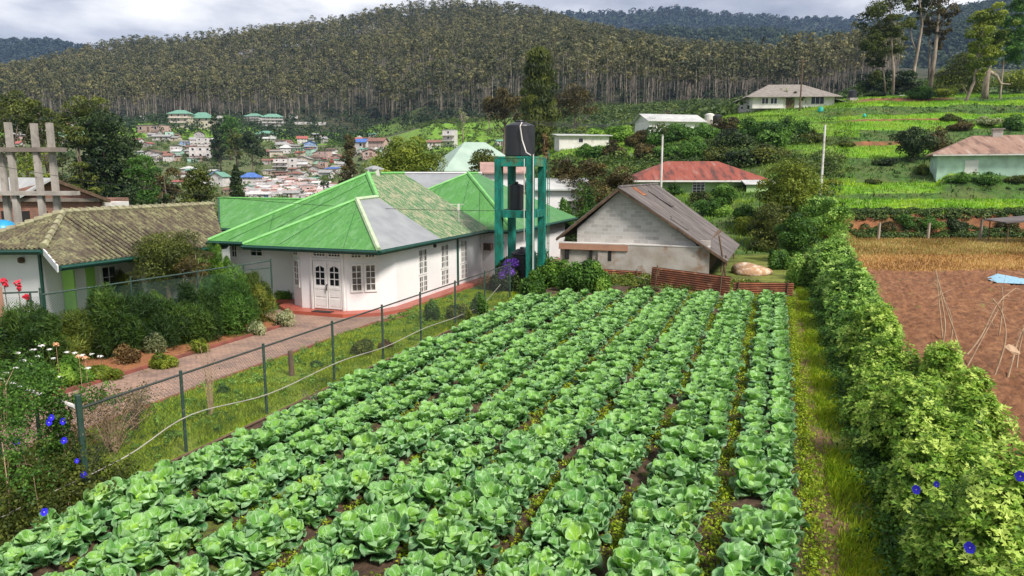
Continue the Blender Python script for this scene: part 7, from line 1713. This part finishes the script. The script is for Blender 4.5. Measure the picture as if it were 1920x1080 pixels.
stalks('middle tripod of dry crossed stalks on the ploughed field', [[(1806, 674), (1840, 630), (1870, 570), (1905, 540)], [(1862, 712), (1885, 640), (1880, 590), (1862, 560)], [(1812, 690), (1850, 620), (1872, 580)], [(1872, 640), (1880, 570), (1878, 530)]], 3)
stalks('right hand dry stalks with a withered leaf at the picture edge', [[(1888, 715), (1900, 670), (1912, 630), (1935, 590)], [(1905, 700), (1912, 650), (1925, 600)], [(1880, 660), (1895, 648), (1925, 650)]], 5)
t = thing('withered_leaf', PZ(1898, 700, 0), 'large brown withered leaf drooping on the right hand stalks', 'leaf')
m = MB(); c = [PD(x, y, 19.4 + z) for x, y, z in ((1882, 650, 0), (1892, 645, .1), (1903, 650, .25), (1914, 663, .1), (1903, 665, 0), (1893, 658, -.15))]; m.slab(c, .01); m.build('blade', m_twig, t)
t = thing('net', PZ(1890, 530, 0), 'pale blue net heaped on a stick at the edge of the ploughed field', 'net')
m = MB(); m.tube([PZ(1869, 525, 0), PD(1869, 506, PZ(1869, 525, 0)[1])], .02, 5); m.build('stick', m_wood, t)
m = MB(); A = [PZ(1848, 522, .22), PZ(1869, 530, .22), PZ(1930, 533, .22), PZ(1930, 524, .22)]; tp_ = PD(1870, 513, PZ(1869, 525, 0)[1]); 
for i in range(4): m.poly([A[i], A[(i + 1) % 4], tp_])
m.build('mesh', plain('blue_net', (.30, .50, .62), (.20, .36, .46), scale=8), t)
def pole(px, ybase, ytop, Y, lab, r=.09, mat=None, cross=False):
    P = G(px, 330, Y); t = thing('utility_pole', P, lab, 'pole'); z = PD(px, ytop, Y)[2]; m = MB(); m.tube([(P[0], P[1], P[2] - .3), (P[0], P[1], z)], [r * 1.2, r * .8], 8); m.build('shaft', mat or m_conc, t)
    if cross:
        m = MB(); m.box(P[0] - .8, P[0] + .8, P[1] - .05, P[1] + .05, z - .7, z - .58); m.build('crossarm', m_wood, t)
        for s in (-.7, 0, .7): m = MB(); m.lathe((P[0] + s, P[1], z - .58), [(.04, 0), (.06, .06), (.03, .14)], 7); m.build('insulator', m_white2, t)
    return Vector((P[0], P[1], z - .45))
pole(1541, 330, 234, 74, 'slim pale concrete pole standing right of the broad leafy tree', .12, m_white2)
p1 = pole(1240, 340, 252, 78, 'slim pale pole with a tuft of creeper on top, before the red roof', .12, m_white2)
cr_ = thing('creeper', PD(1237, 245, 78), 'rounded tuft of dry creeper on top of the slim pole', 'creeper'); rng = np.random.default_rng(33)
V, Fc, T = clumps(rng, np.array([PD(1229, 240, 78), PD(1240, 236, 78), PD(1248, 246, 78)]), np.array([.55, .5, .4]), 90, .18, .1); npmesh('foliage', V, Fc, LM['olive'], cr_, tint=T)
wp = [pole(1247 + 0, 330, 205, 150, 'dark power pole among the trees right of the tall cypress', .14, m_wood, True), pole(1492, 330, 108, 140, 'tall power pole in front of the hilltop house', .14, m_wood, True), pole(1860, 330, 112, 150, 'power pole at the right behind the dead branch', .16, m_barkp, True), pole(1640, 330, 128, 185, 'distant power pole behind the first tall gum', .12, m_wood, True)]
def wire(a, b, sag, lab, n=14, r=.02):
    m = MB(); a = Vector(a); b = Vector(b); m.tube([a + (b - a) * (k / n) - Vector((0, 0, sag * 4 * (k / n) * (1 - k / n))) for k in range(n + 1)], r, 4, False)
    tag(m.build('power_line', m_black), lab, 'cable')
for k, dz in enumerate((0, .5, 1.0)):
    wire(wp[1] + Vector((k * .5 - .5, 0, 0)), wp[3] + Vector((k * .5 - .5, 0, 0)), 1.6, '%s cable between the hilltop house pole and the pole behind the gums' % ['left', 'middle', 'right'][k])
    wire(wp[3] + Vector((k * .5 - .5, 0, 0)), wp[2] + Vector((k * .5 - .5, 0, 0)), 1.8, '%s cable between the pole behind the gums and the right edge pole' % ['left', 'middle', 'right'][k])
    wire(wp[0] + Vector((k * .5 - .5, 0, 0)), PD(990 + k * 6, 226 + k * 4, 60), 1.2, '%s cable from the dark power pole toward the black tank' % ['upper', 'middle', 'lower'][k])
    wire(wp[0] + Vector((k * .5 - .5, 0, 0)), wp[1] + Vector((k * .5 - .5, 0, 0)), 2.0, '%s cable between the dark power pole and the hilltop house pole' % ['left', 'middle', 'right'][k])
wire(PD(-20, 308, 34), PD(935, 395, 33.6), .55, 'thin black cable crossing over the green roof to the tower', 30, .011)
for i, (px, py, Y, h_, lab) in enumerate(((1647, 440, 64, 1.55, 'left weathered wooden post in front of the red bank'), (1740, 440, 64.5, 1.5, 'middle weathered wooden post in front of the red bank'), (1838, 440, 64, 1.9, 'right weathered wooden post in front of the red bank'))):
    P = G(px, py, Y); m = MB(); m.tube([(P[0], P[1], -.1), (P[0] + .05, P[1], h_)], [.14, .11], 7); o = m.build('wooden_post', m_barkp); tag(o, lab, 'post', 'wooden posts before the red bank')
def smalltank(px, py, Y, r, h_, lab, mat=m_black, zz=None):
    P = list(G(px, py, Y)); P[2] = PD(px, py, Y)[2] if zz is None else zz; t = thing('water_tank', P, lab, 'water tank'); m = MB(); m.lathe(P, [(r, 0), (r, h_ * .45), (r * .96, h_ * .48), (r, h_ * .52), (r, h_ * .9), (r * .6, h_ * 1.05), (r * .2, h_ * 1.1)], 16); m.build('body', mat, t)
    m = MB(); m.box(P[0] - r, P[0] + r, P[1] - r, P[1] + r, h1(P[0], P[1]) - .3, P[2] - .003); m.build('stand', m_conc, t)
smalltank(1345, 232, 134, .85, 1.5, 'black water tank beside the white house on the slope'); smalltank(1598, 184, 150, .8, 1.5, 'black water tank on a stand right of the hilltop house')
smalltank(1330, 226, 138, .9, 1.2, 'white water tank behind the black one on the slope', m_white2)
sh_ = thing('plastic_drum', G(1538, 215, 136), 'turquoise plastic drum on the terrace edge below the hilltop house', 'drum'); m = MB(); P = G(1538, 215, 136); m.lathe(P, [(.42, 0), (.45, .4), (.42, .8), (.2, .9)], 14); m.build('body', cm('turquoise_plastic', (.05, .50, .42)), sh_)
sh_ = thing('plastic_drum', G(1620, 230, 128), 'small turquoise drum on the bright terrace', 'drum'); m = MB(); P = G(1620, 230, 128); m.lathe(P, [(.28, 0), (.3, .25), (.22, .5), (.1, .55)], 12); m.build('body', cm('turquoise_plastic', (.05, .50, .42)), sh_)
# ---------------------------------------------------------------- haze
hz = MB(); hz.box(-3400, 3400, -80, 3300, -12, 620)
m_h = bpy.data.materials.new('haze'); m_h.use_nodes = True; nt = m_h.node_tree; nt.nodes.clear()
o_ = nt.nodes.new('ShaderNodeOutputMaterial'); pv = nt.nodes.new('ShaderNodeVolumePrincipled')
pv.inputs['Color'].default_value = (.42, .60, .98, 1); pv.inputs['Density'].default_value = 0.00008
nt.links.new(pv.outputs[0], o_.inputs['Volume'])
hb_ = hz.build('haze', m_h); tag(hb_, 'thin bluish air over the valley', 'haze', kind='stuff')
